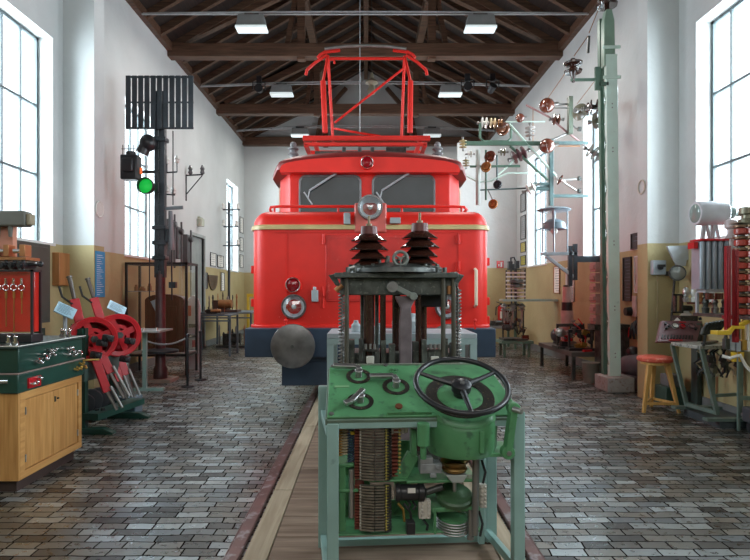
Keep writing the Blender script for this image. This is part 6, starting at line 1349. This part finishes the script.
mb = MB(); mb.lathe([(.001, -.035), (.05, -.03), (.08, -.012)], c, (.3, 1, 0), 20, False); gl_.part('glass', mb, mat('gauge_glass', (.2, .22, .2), .08, coat=.5))
mb = MB(); mb.cyl((c.x+.02, 6.68, .9), (c.x+.02, 6.6, c.z-.08), .014); gl_.part('pipe', mb, DKMETAL)
# stool
YW = wood('golden_beech', (.5, .27, .07), (.66, .40, .13), 'Z', .4)
sx_, sy_ = 3.27, 6.22
so = T('wooden_stool', 'wooden stool with a round red padded seat before the right pier', 'stool', (sx_, sy_, 0)); SZ = .6
mb = MB(); mb.lathe([(.001, SZ-.045), (.175, SZ-.045), (.19, SZ-.03), (.19, SZ-.005), (.175, SZ+.012), (.12, SZ+.022), (.001, SZ+.026)], (sx_, sy_, 0), (0, 0, 1), 32); so.part('seat', mb, mat('worn_red_leather', (.52, .07, .035), .5, 0, .15, 10, .3, 60, wear=(.6, .2, .12), wamt=.45))
mb = MB(); mb.cyl((sx_, sy_, SZ-.075), (sx_, sy_, SZ-.046), .15, .16, 24); so.part('seat_ring', mb, YW)
for tx, ty in ((-.19, -.12), (.19, -.14), (.06, .2)):
    mb = MB(); a = Vector((sx_+tx*.5, sy_+ty*.5, SZ-.07)); b = Vector((sx_+tx, sy_+ty, 0)); mb.loft([[p+Vector((x*w_, y*w_, 0)) for x, y in ((-1, -1), (1, -1), (1, 1), (-1, 1))] for p, w_ in ((b, .016), (a, .026))]); so.part('leg', mb, YW, None, .004)
k1, k2, k3 = [Vector((sx_+tx*.93, sy_+ty*.93, .1)) for tx, ty in ((-.19, -.12), (.19, -.14), (.06, .2))]
for a, b in ((k1, k2), (k2, k3), (k3, k1)): mb = MB(); mb.bar(a, b, .02, .03); so.part('stretcher', mb, YW, None, .002)
# sloped stand
AL = mat('ash_green_steel', (.15, .21, .18), .4, .2, .15)
sd = T('sloping_leg_stand', 'grey-green stand with sloping legs and a pale worn top, right of the stool', 'stand', (3.5, 5.8, 0))
A_, B_, C_, D_ = (3.30, 5.95, .80), (3.30, 5.45, .80), (3.80, 5.45, .80), (3.80, 5.95, .80)
A_, B_, C_, D_ = Vector((3.28, 5.92, .80)), Vector((3.34, 5.5, .80)), Vector((3.83, 5.6, .80)), Vector((3.83, 6.05, .80))
mb = MB(); mb.prism([A_, B_, C_, D_], (0, 0, -.035)); sd.part('top', mb, mat('worn_pale_top', (.4, .42, .38), .35, .2, .15, 9, wear=(.14, .16, .14), wamt=.5), None, .004)
for a, b in ((A_, Vector((3.46, 5.92, .11))), (B_, Vector((3.52, 5.5, .11))), (C_-Vector((.03, 0, 0)), Vector((3.82, 5.6, .11))), (D_-Vector((.03, 0, 0)), Vector((3.82, 6.05, .11)))):
    mb = MB(); mb.bar(a+Vector((.02, .01, -.03)), b+Vector((.0, .01, 0)), .035, .035, (0, 1, 0)); sd.part('leg', mb, AL)
mb = MB(); mb.bar((3.46, 5.92, .13), (3.52, 5.5, .13), .04, .04); sd.part('foot_rail', mb, AL)
mb = MB(); mb.box(3.47, 3.86, 5.4, 6.0, .0, .07); sd.part('base_slab', mb, mat('slate_base', (.05, .065, .07), .5))
for yy in (5.42, 5.98): mb = MB(); mb.box(3.34, 3.86, yy-.04, yy+.04, .071, .10); sd.part('floor_bar', mb, AL)
mb = MB(); mb.bar((3.5, 5.52, .3), (3.82, 5.6, .3), .03, .03); sd.part('cross_rail', mb, AL)
jr = random.Random(14)
wt_ = T('cable_tangle', 'bundle of black cables and connectors hanging under the worn stand top', 'cables', (3.6, 5.75, .4))
for i in range(12):
    x = 3.45+.03*i; y = 5.6+.25*jr.random(); mb = MB(); pts = [(x, y, .76)]
    for k in range(5): pts.append((x+jr.uniform(-.07, .07), y+jr.uniform(-.05, .05), .72-.06*k-.02*jr.random()))
    mb.tube(pts, .010, 6); wt_.part('cable', mb, [BLACK, DKMETAL, BLACK, BEI][i % 4])
for i in range(8):
    mb = MB(); mb.cb((3.5+.045*i, 5.6+.04*(i % 3), .66-.06*(i % 3)), (.045, .05, .07), (.2, .3*(i % 2), 0)); wt_.part('connector', mb, [BLACK, DKMETAL, mat('dull_olive', (.14, .13, .08), .5)][i % 3])
# control console with meters
cn = T('meter_console', 'purple-brown sloping console with round meters and a row of small keys', 'console', P(680, 332, 6.1)); MV = mat('purple_brown_panel', (.16, .075, .085), .4, 0, .12)
q0, q1, q2, q3 = P(657, 341.5, 6.14), P(697, 342.5, 6.14), P(702, 321, 6.34), P(662, 320.5, 6.34)
mb = MB(); mb.prism([q0, q1, q2, q3], (0, .05, -.02)); cn.part('panel', mb, MV, None, .004)
cu = (q1-q0); cv = (q3-q0); cnm = cu.cross(cv).normalized()
if cnm.y > 0: cnm = -cnm
def cq(u, v): return q0+cu*u+cv*v+cnm*.002
for u, v, r, m_, lb in ((.36, .72, .036, PORC, 'white meter'), (.55, .72, .032, SIG_RED, 'red meter'), (.78, .72, .034, mat('mauve_dial', (.3, .16, .17), .4), 'mauve dial')):
    mb = MB(); mb.lathe([(r, 0), (r, .02), (r*.85, .022), (r*.85, .012), (.001, .012)], cq(u, v), cnm, 20); cn.part('meter', mb, m_, label=lb)
    mb = MB(); mb.torus(cq(u, v)+cnm*.02, r, .005, cnm, 20, 6); cn.part('meter_rim', mb, BLACK)
for u, v in ((.1, .8), (.2, .7), (.15, .6), (.9, .6)):
    mb = MB(); mb.cyl(cq(u, v), cq(u, v)+cnm*.03, .014); cn.part('knob', mb, BLACK)
for i in range(11):
    mb = MB(); mb.bar(cq(.1+.075*i, .14), cq(.1+.075*i, .3), .012, .02, cnm); cn.part('key', mb, BLACK)
mb = MB(); mb.bar(cq(.3, .07), cq(.62, .07), .012, .02, cnm); cn.part('red_strip', mb, SIG_RED)
mb = MB(); mb.bar(cq(.45, .93), cq(.62, .93), .012, .015, cnm); cn.part('red_strip', mb, SIG_RED)
mb = MB(); mb.box(3.79, 3.85, 6.3, 6.42, 0, .98); cn.part('pedestal', mb, mat('dark_green_pedestal', (.05, .07, .06), .5), None, .01)
tr_ = T('recorder_tray', 'cream paper tray with a black roller above the purple-brown console', 'recorder', P(690, 320, 6.4))
mb = MB(); mb.prism([P(674, 320.5, 6.4), P(696, 320.5, 6.4), P(704, 311, 6.6), P(684, 311, 6.6)], (0, .02, -.02)); tr_.part('paper', mb, PAPER)
mb = MB(); mb.cyl(P(681, 308, 6.55), P(703, 308.5, 6.55), .035); mb.tube([P(703, 308, 6.55), P(706, 312, 6.5), P(700, 319, 6.35)], .018); tr_.part('roller', mb, BLACK)
mb = MB(); a, b = P(673, 313, 6.5), P(681, 294, 6.5); mb.box(a.x, a.x+.02, 6.45, 6.5, a.z, b.z).box(b.x-.02, b.x, 6.45, 6.5, a.z, b.z).box(a.x, b.x, 6.45, 6.5, b.z-.02, b.z).box(a.x, b.x, 6.45, 6.5, a.z, a.z+.02); tr_.part('frame', mb, DKMETAL)
mb = MB(); mb.box(3.66, WR-.01, 6.4, 6.58, 1.0, 1.06); tr_.part('bed', mb, DKMETAL)
# rack carrying the transformer and coil columns
rk = T('equipment_rack', 'mint grey steel rack under the ribbed transformer and the red coil columns', 'rack', (3.5, 5.1, 0)); RZ = 1.14
mb = MB(); mb.box(3.18, 3.84, 4.55, 5.35, RZ-.03, RZ); rk.part('shelf', mb, DKMETAL)
for x, y in ((3.60, 5.32), (3.81, 5.32), (3.81, 4.56)): mb = MB(); mb.box(x, x+.022, y, y+.022, 0, RZ-.03); rk.part('leg', mb, AL)
mb = MB(); mb.bar((3.61, 5.33, .32), (3.82, 5.33, .30), .02, .04); rk.part('rail', mb, AL)
for i in range(5): mb = MB(); mb.lathe([(.03, 0), (.035, .05), (.022, .055), (.022, .09), (.03, .1), (.02, .13)], (3.26+.09*i, 5.28, RZ), (0, 0, 1), 12); rk.part('bushing', mb, STEEL if i % 2 else DKMETAL)
for i in range(5): mb = MB(); mb.lathe([(.036, 0), (.036, .06)], (3.26+.09*i, 5.22, RZ+.13), (0, 0, 1), 12); rk.part('bushing_cap', mb, REDBROWN)
mb = MB(); mb.box(3.2, 3.7, 5.18, 5.33, RZ+.195, RZ+.225); rk.part('upper_shelf', mb, GREYPAINT)
for x in (3.19, 3.69): mb = MB(); mb.box(x, x+.02, 5.3, 5.33, RZ, RZ+.195); rk.part('shelf_post', mb, GREYPAINT)
tf = T('ribbed_transformer', 'grey-blue ribbed transformer tank with a red top strip beside the right window', 'transformer', (3.4, 5.25, RZ+.226)); TFM = mat('transformer_grey_blue', (.28, .34, .39), .35, .2, .08)
z0t, z1t = RZ+.227, P(0, 241, 5.2).z
mb = MB(); mb.box(3.16, 3.44, 5.22, 5.34, z0t, z1t); tf.part('tank', mb, TFM)
for i in range(5): mb = MB(); x = 3.15+.057*i; mb.lathe([(.022, 0), (.024, .01), (.024, z1t-z0t-.02), (.018, z1t-z0t-.005)], (x+.02, 5.19, z0t), (0, 0, 1), 14); tf.part('cooling_rib', mb, TFM)
mb = MB(); mb.box(3.14, 3.45, 5.16, 5.34, z1t, z1t+.02); tf.part('lid', mb, SIG_RED, None, .003)
mb = MB(); mb.box(3.44, 3.50, 5.15, 5.2, z0t, z1t+.02); tf.part('side_plate', mb, mat('pale_grey_plate', (.5, .53, .56), .4))
mb = MB(); mb.box(3.10, 3.14, 5.2, 5.3, z1t-.07, z1t-.01); tf.part('red_socket', mb, SIG_RED)
cy = T('white_cylinder', 'white-grey horizontal cylinder on legs above the ribbed transformer', 'cylinder', (3.38, 5.25, z1t+.021)); c0, c1 = P(696, 213.5, 5.25), P(723, 213, 5.25)
mb = MB(); mb.lathe([(.05, -.012), (.108, -.01), (.115, 0), (.115, (c1-c0).length), (.10, (c1-c0).length+.015), (.001, (c1-c0).length+.02)], c0, c1-c0, 32); cy.part('shell', mb, mat('white_grey_enamel', (.55, .58, .62), .35))
mb = MB(); mb.lathe([(.001, -.016), (.085, -.014), (.1, -.004)], c0, c1-c0, 28, False); cy.part('end_glass', mb, mat('green_grey_glass', (.2, .28, .26), .15))
for x in (c0.x+.08, c0.x+.17):
    mb = MB(); mb.bar((x, 5.25, c0.z-.1), (x-.02, 5.25, z1t+.021), .03, .03).bar((x+.02, 5.25, c0.z-.1), (x+.05, 5.25, z1t+.021), .02, .02); cy.part('leg', mb, GREYPAINT)
mb = MB(); a = P(725, 212, 5.25); mb.lathe([(.05, 0), (.06, .03), (.06, .07), (.03, .1), (.025, .16)], a, (1, 0, -.1), 18); cy.part('nozzle', mb, mat('sea_green_grey', (.25, .33, .31), .4))
mb = MB(); a = P(731, 235, 5.05); mb.lathe([(.05, 0), (.03, .04), (.03, .08), (.055, .1), (.05, .16), (.02, .18)], (a.x, 5.05, a.z-.03), (0, 0, 1), 16); mb.cyl((a.x, 5.05, RZ+.001), (a.x, 5.05, a.z), .014)
solo('pink_insulator', mb, mat('pinkish_porcelain', (.5, .42, .42), .3), 'pinkish grey insulator between the white cylinder and the coil columns', 'insulator')
# red coil columns
def coil_col(px, Y, ztop, zbot, r, label):
    c = P(px, 0, Y); t = T('coil_column', label, 'coil column', (c.x, Y, zbot)); n = 8; h = (ztop-zbot)/n
    mb = MB(); mb.cyl((c.x, Y, zbot), (c.x, Y, ztop), r*.55); t.part('core', mb, DKMETAL)
    for i in range(n):
        z = zbot+h*i; mb = MB(); mb.lathe([(r*.8, .0), (r, .008), (r, h*.52), (r*.8, h*.58)], (c.x, Y, z+.003), (0, 0, 1), 20); t.part('red_coil', mb, mat('red_lacquer_coil', (.36, .045, .03), .3, 0, .2, 6, coat=.4))
        mb = MB(); mb.lathe([(r*.7, 0), (r*1.12, .005), (r*1.12, h*.22), (r*.7, h*.28)], (c.x, Y, z+h*.64), (0, 0, 1), 20); t.part('clamp_ring', mb, mat('bronze_ring', (.16, .10, .06), .35, .6, .3))
    return t
coil_col(741, 4.75, 1.93, RZ+.001, .055, 'red banded coil column standing left of the other one at the right edge of the photo')
coil_col(754, 4.7, 1.93, RZ+.001, .06, 'red banded coil column cut by the right edge of the photo')
mb = MB(); c = P(748, 222, 4.75); mb.lathe([(.07, -.02), (.075, .03), (.05, .04), (.05, .07), (.07, .08), (.07, .13), (.05, .14)], (c.x, 4.75, 1.935), (0, 0, 1), 20); mb.box(c.x-.13, c.x+.09, 4.68, 4.8, 1.93, 1.936)
solo('top_terminal', mb, mat('green_bronze', (.2, .19, .13), .35, .4), 'greenish bronze terminal on top of the red coil columns', 'terminal')
RB = mat('crimson_bar', (.22, .006, .012), .35, 0, .12)
for px, w_, za, zb_, lb in ((727.5, 5, 1.72, 1.0, 'left crimson upright bar before the coil columns'), (735.5, 5, 1.69, .93, 'right crimson upright bar before the coil columns')):
    c = P(px, 0, 4.5); mb = MB(); mb.box(c.x-.017, c.x+.017, 4.48, 4.52, zb_, za).box(c.x-.01, c.x+.01, 4.47, 4.48, zb_+.05, za-.05); mb.box(c.x-.01, c.x+.01, 4.52, 4.56, 1.12, 1.15)
    solo('upright_bar', mb, RB, lb, 'bar', None, .003)
mb = MB(); mb.prism([P(718, 331, 4.45), P(729, 331, 4.45), P(733, 326, 4.45), P(745, 326, 4.45), P(745, 329, 4.45), P(735, 329, 4.45), P(731, 335, 4.45), P(718, 335, 4.45)], (0, .1, 0)); mb.bar(P(732, 329, 4.5), (3.2, 4.6, 1.1), .03, .03); solo('yellow_bracket', mb, YELLOW, 'yellow cranked bracket below the crimson bars', 'bracket', None, .003)
t_ = T('terminal_gear', 'hanging blue-white and brass terminals below the coil columns', 'terminals', (3.2, 4.6, .8))
for i, (px, py, m_) in enumerate(((731, 345, mat('blue_white_porcelain', (.4, .46, .52), .3)), (737, 346, mat('blue_white_porcelain', (.4, .46, .52))), (743, 345, BRASS), (748, 346, PORC), (726, 344, DKMETAL))):
    c = P(px, py, 4.65); mb = MB(); mb.cb(c, (.04, .05, .09)); mb.cyl(c+Vector((0, 0, .04)), Vector((c.x, 4.65, RZ-.03)), .012); t_.part('terminal', mb, m_, None, .006)
for px in (734, 741): c = P(px, 358, 4.65); mb = MB(); mb.cyl(c+Vector((0, 0, -.03)), c+Vector((0, 0, .05)), .018, .024); t_.part('yellow_cap', mb, YELLOW)
mb = MB(); mb.tube([P(722, 356, 4.65), P(730, 358, 4.62), P(740, 355, 4.62), P(746, 366, 4.62), P(752, 372, 4.62)], .014, 8); t_.part('grey_cable', mb, PAPER)
t_ = T('small_clutter', 'row of small dark plug contacts behind the worn stand top', 'contacts', P(712, 328, 5.4))
for i in range(7): c = P(704+i*3.2, 330-.6*i, 5.4); mb = MB(); mb.lathe([(.02, -.05), (.026, 0), (.018, .04), (.024, .06), (.01, .08)], c, (.5, 0, 1), 10); t_.part('contact', mb, DKMETAL)
mb = MB(); mb.bar(P(702, 334, 5.42), P(728, 330, 5.42), .05, .02); t_.part('contact_bar', mb, BLACK)
for px in (706, 726): c = P(px, 333, 5.46); mb = MB(); mb.cyl((c.x, 5.5, .8), (c.x, 5.46, c.z), .012); t_.part('support_rod', mb, DKMETAL)
mb = MB(); mb.bar((3.45, 5.62, .815), (3.72, 5.85, .815), .05, .02); solo('flat_tool', mb, DKMETAL, 'dark flat iron tool lying across the worn stand top', 'tool')
t_ = T('transmitter_tubes', 'row of small bulbs and brown caps on the ledge behind the purple-brown console', 'bulbs', P(700, 300, 6.3))
mb = MB(); mb.bar(P(688, 303, 6.3), P(716, 303, 6.1), .08, .03); t_.part('ledge', mb, REDBROWN)
for i, px in enumerate((686, 694, 700, 706, 712)):
    c = P(px, 302, 6.25-.03*i); mb = MB(); mb.lathe([(.03, 0), (.035, .04), (.02, .06), (.04, .1), (.03, .15), (.01, .17)], c, (0, 0, 1), 12); t_.part('bulb', mb, [STEEL, PORC, COPPER, DKMETAL, PORC][i])
# grey box at the right edge
t_ = T('floor_trolley', 'dark grey box on black castors at the right edge', 'trolley', (3.72, 5.1, 0))
mb = MB(); mb.box(3.6, 3.85, 4.95, 5.28, .1, .25); t_.part('box', mb, mat('charcoal_box', (.06, .065, .075), .4), None, .02)
for x in (3.65, 3.8):
    for y in (5.0, 5.2): mb = MB(); mb.cyl((x-.02, y, .055), (x+.02, y, .055), .055, seg=20); t_.part('castor', mb, BLACK)

# ================= CEILING LAMPS, CABLES, SPOTLIGHTS =================
LB = mat('lamp_body_grey', (.22, .23, .23), .5, .2); LD = emit('lamp_diffuser', (.75, .85, .86), .45)
places = {0: 'nearest', 1: 'middle', 2: 'farthest'}
first = None
for i, (Y, z) in enumerate(((9.3, 5.86), (12.6, 5.93), (16.1, 5.98))):
    for s in (-1, 1):
        x = s*1.93; lb = '%s grey box lamp with a pale diffuser hanging on the %s side of the roof' % (places[i], 'left' if s < 0 else 'right')
        if first is None:
            first = T('pendant_lamp', lb, 'lamp', (x, Y, z))
            mb = MB(); mb.loft([[(x+sx*w_/2, Y+sy*.11, z+dz) for sx, sy in ((-1, -1), (1, -1), (1, 1), (-1, 1))] for w_, dz in ((.5, -.06), (.43, .12))]); first.part('housing', mb, LB, None, .01)
            mb = MB(); mb.box(x-.26, x+.26, Y-.12, Y+.12, z-.105, z-.061); first.part('diffuser', mb, LD, None, .01)
            mb = MB(); mb.box(x-.12, x+.12, Y-.03, Y+.03, z+.15, z+.17).cyl((x-.1, Y, z+.11), (x-.1, Y, z+.18), .012).cyl((x+.1, Y, z+.11), (x+.1, Y, z+.18), .012); first.part('hanger', mb, DKMETAL)
        else: dup(first.o, (x, Y, z), 0, lb)
    for s in (-1, 1): area('pendant_glow', (s*1.93, Y, z-.12), (0, 0, 0), .5, .22, 45, (1, .97, .92))
    for k, dz in enumerate((.17, .24)):
        zz = z+dz; a = Vector((WL+.11, Y+.05*k, 6.03+.04*k)); b = Vector((WR-.11, Y+.05*k, 6.03+.04*k)); sg2 = 6.03+.04*k-zz; pts = [a.lerp(b, t/16)-Vector((0, 0, sg2*(1-(2*t/16-1)**2))) for t in range(17)]
        mb = MB(); mb.tube(pts, .014, 6)
        solo('suspension_cable', mb, mat('galvanised_cable', (.4, .41, .42), .4, .4), '%s of the paired cables across the hall at the %s lamps' % (('lower', 'upper')[k], places[i]), 'cable')
def spot(x, Y, z, label, tilt=.4):
    z += .03
    t = T('spotlight', label, 'spotlight', (x, Y, z))
    mb = MB(); mb.lathe([(.04, .18), (.07, .16), (.085, .0), (.095, -.02), (.08, -.02)], (x, Y, z-.1), (tilt*.5, 1, tilt), 20); t.part('housing', mb, BLACK)
    mb = MB(); mb.lathe([(.001, -.01), (.05, -.012), (.08, -.005)], (x, Y, z-.1), (tilt*.5, 1, tilt), 20, False); t.part('lens', mb, REFL)
    mb = MB(); mb.box(x-.06, x+.06, Y+.02, Y+.1, z+.02, z+.2); t.part('ballast', mb, BLACK, None, .01); mb = MB(); mb.box(x-.15, x-.13, Y+.03, Y+.06, z-.12, z+.05).box(x+.13, x+.15, Y+.03, Y+.06, z-.12, z+.05).box(x-.15, x+.15, Y+.03, Y+.06, z+.04, z+.06); t.part('yoke', mb, BLACK)
spot(-2.45, 12.55, 6.05, 'black spotlight on the cable left of the middle left lamp', .05); spot(2.28, 12.3, 6.0, 'round-faced black spotlight on the cable beside the middle right lamp', .05); spot(2.9, 12.55, 6.1, 'black spotlight tilted down, nearest to the right wall', -.7)
mb = MB(); mb.cyl((-.11, 10.0, 4.2), (-.11, 10.0, 7.9), .008); solo('pull_cord', mb, GREYPAINT, 'thin cord hanging from the roof behind the raised pantograph', 'cord')
t_ = T('hanging_lamp', 'small old lamp hanging in the middle under the roof', 'lamp', (.13, 12.4, 5.75)); mb = MB(); mb.lathe([(.02, .5), (.05, .42), (.05, .36), (.13, .30), (.15, .26), (.06, .2), (.10, .1), (.08, .02), (.001, 0)], (.13, 12.4, 5.78), (0, 0, 1), 18); t_.part('body', mb, mat('lamp_khaki', (.25, .22, .16), .4))
mb = MB(); mb.cyl((.13, 12.4, 6.25), (.13, 12.4, 8.0), .008); t_.part('cord', mb, DKMETAL)
# small things at the foot of the wall between the stool and the sloping stand
mb = MB(); mb.box(3.52, 3.76, 6.45, 6.7, 0, .22); solo('low_case', mb, mat('deep_green_case', (.03, .075, .055), .45), 'low dark green case on the floor behind the stool and the sloping stand', 'case', None, .01)
mb = MB(); mb.box(3.56, 3.72, 6.48, 6.66, .221, .36).cyl((3.60, 6.46, .29), (3.60, 6.48, .29), .04); solo('grey_motor_block', mb, mat('dusty_grey', (.16, .17, .17), .5, .2), 'small grey motor block on top of the low dark green case', 'motor', None, .015)
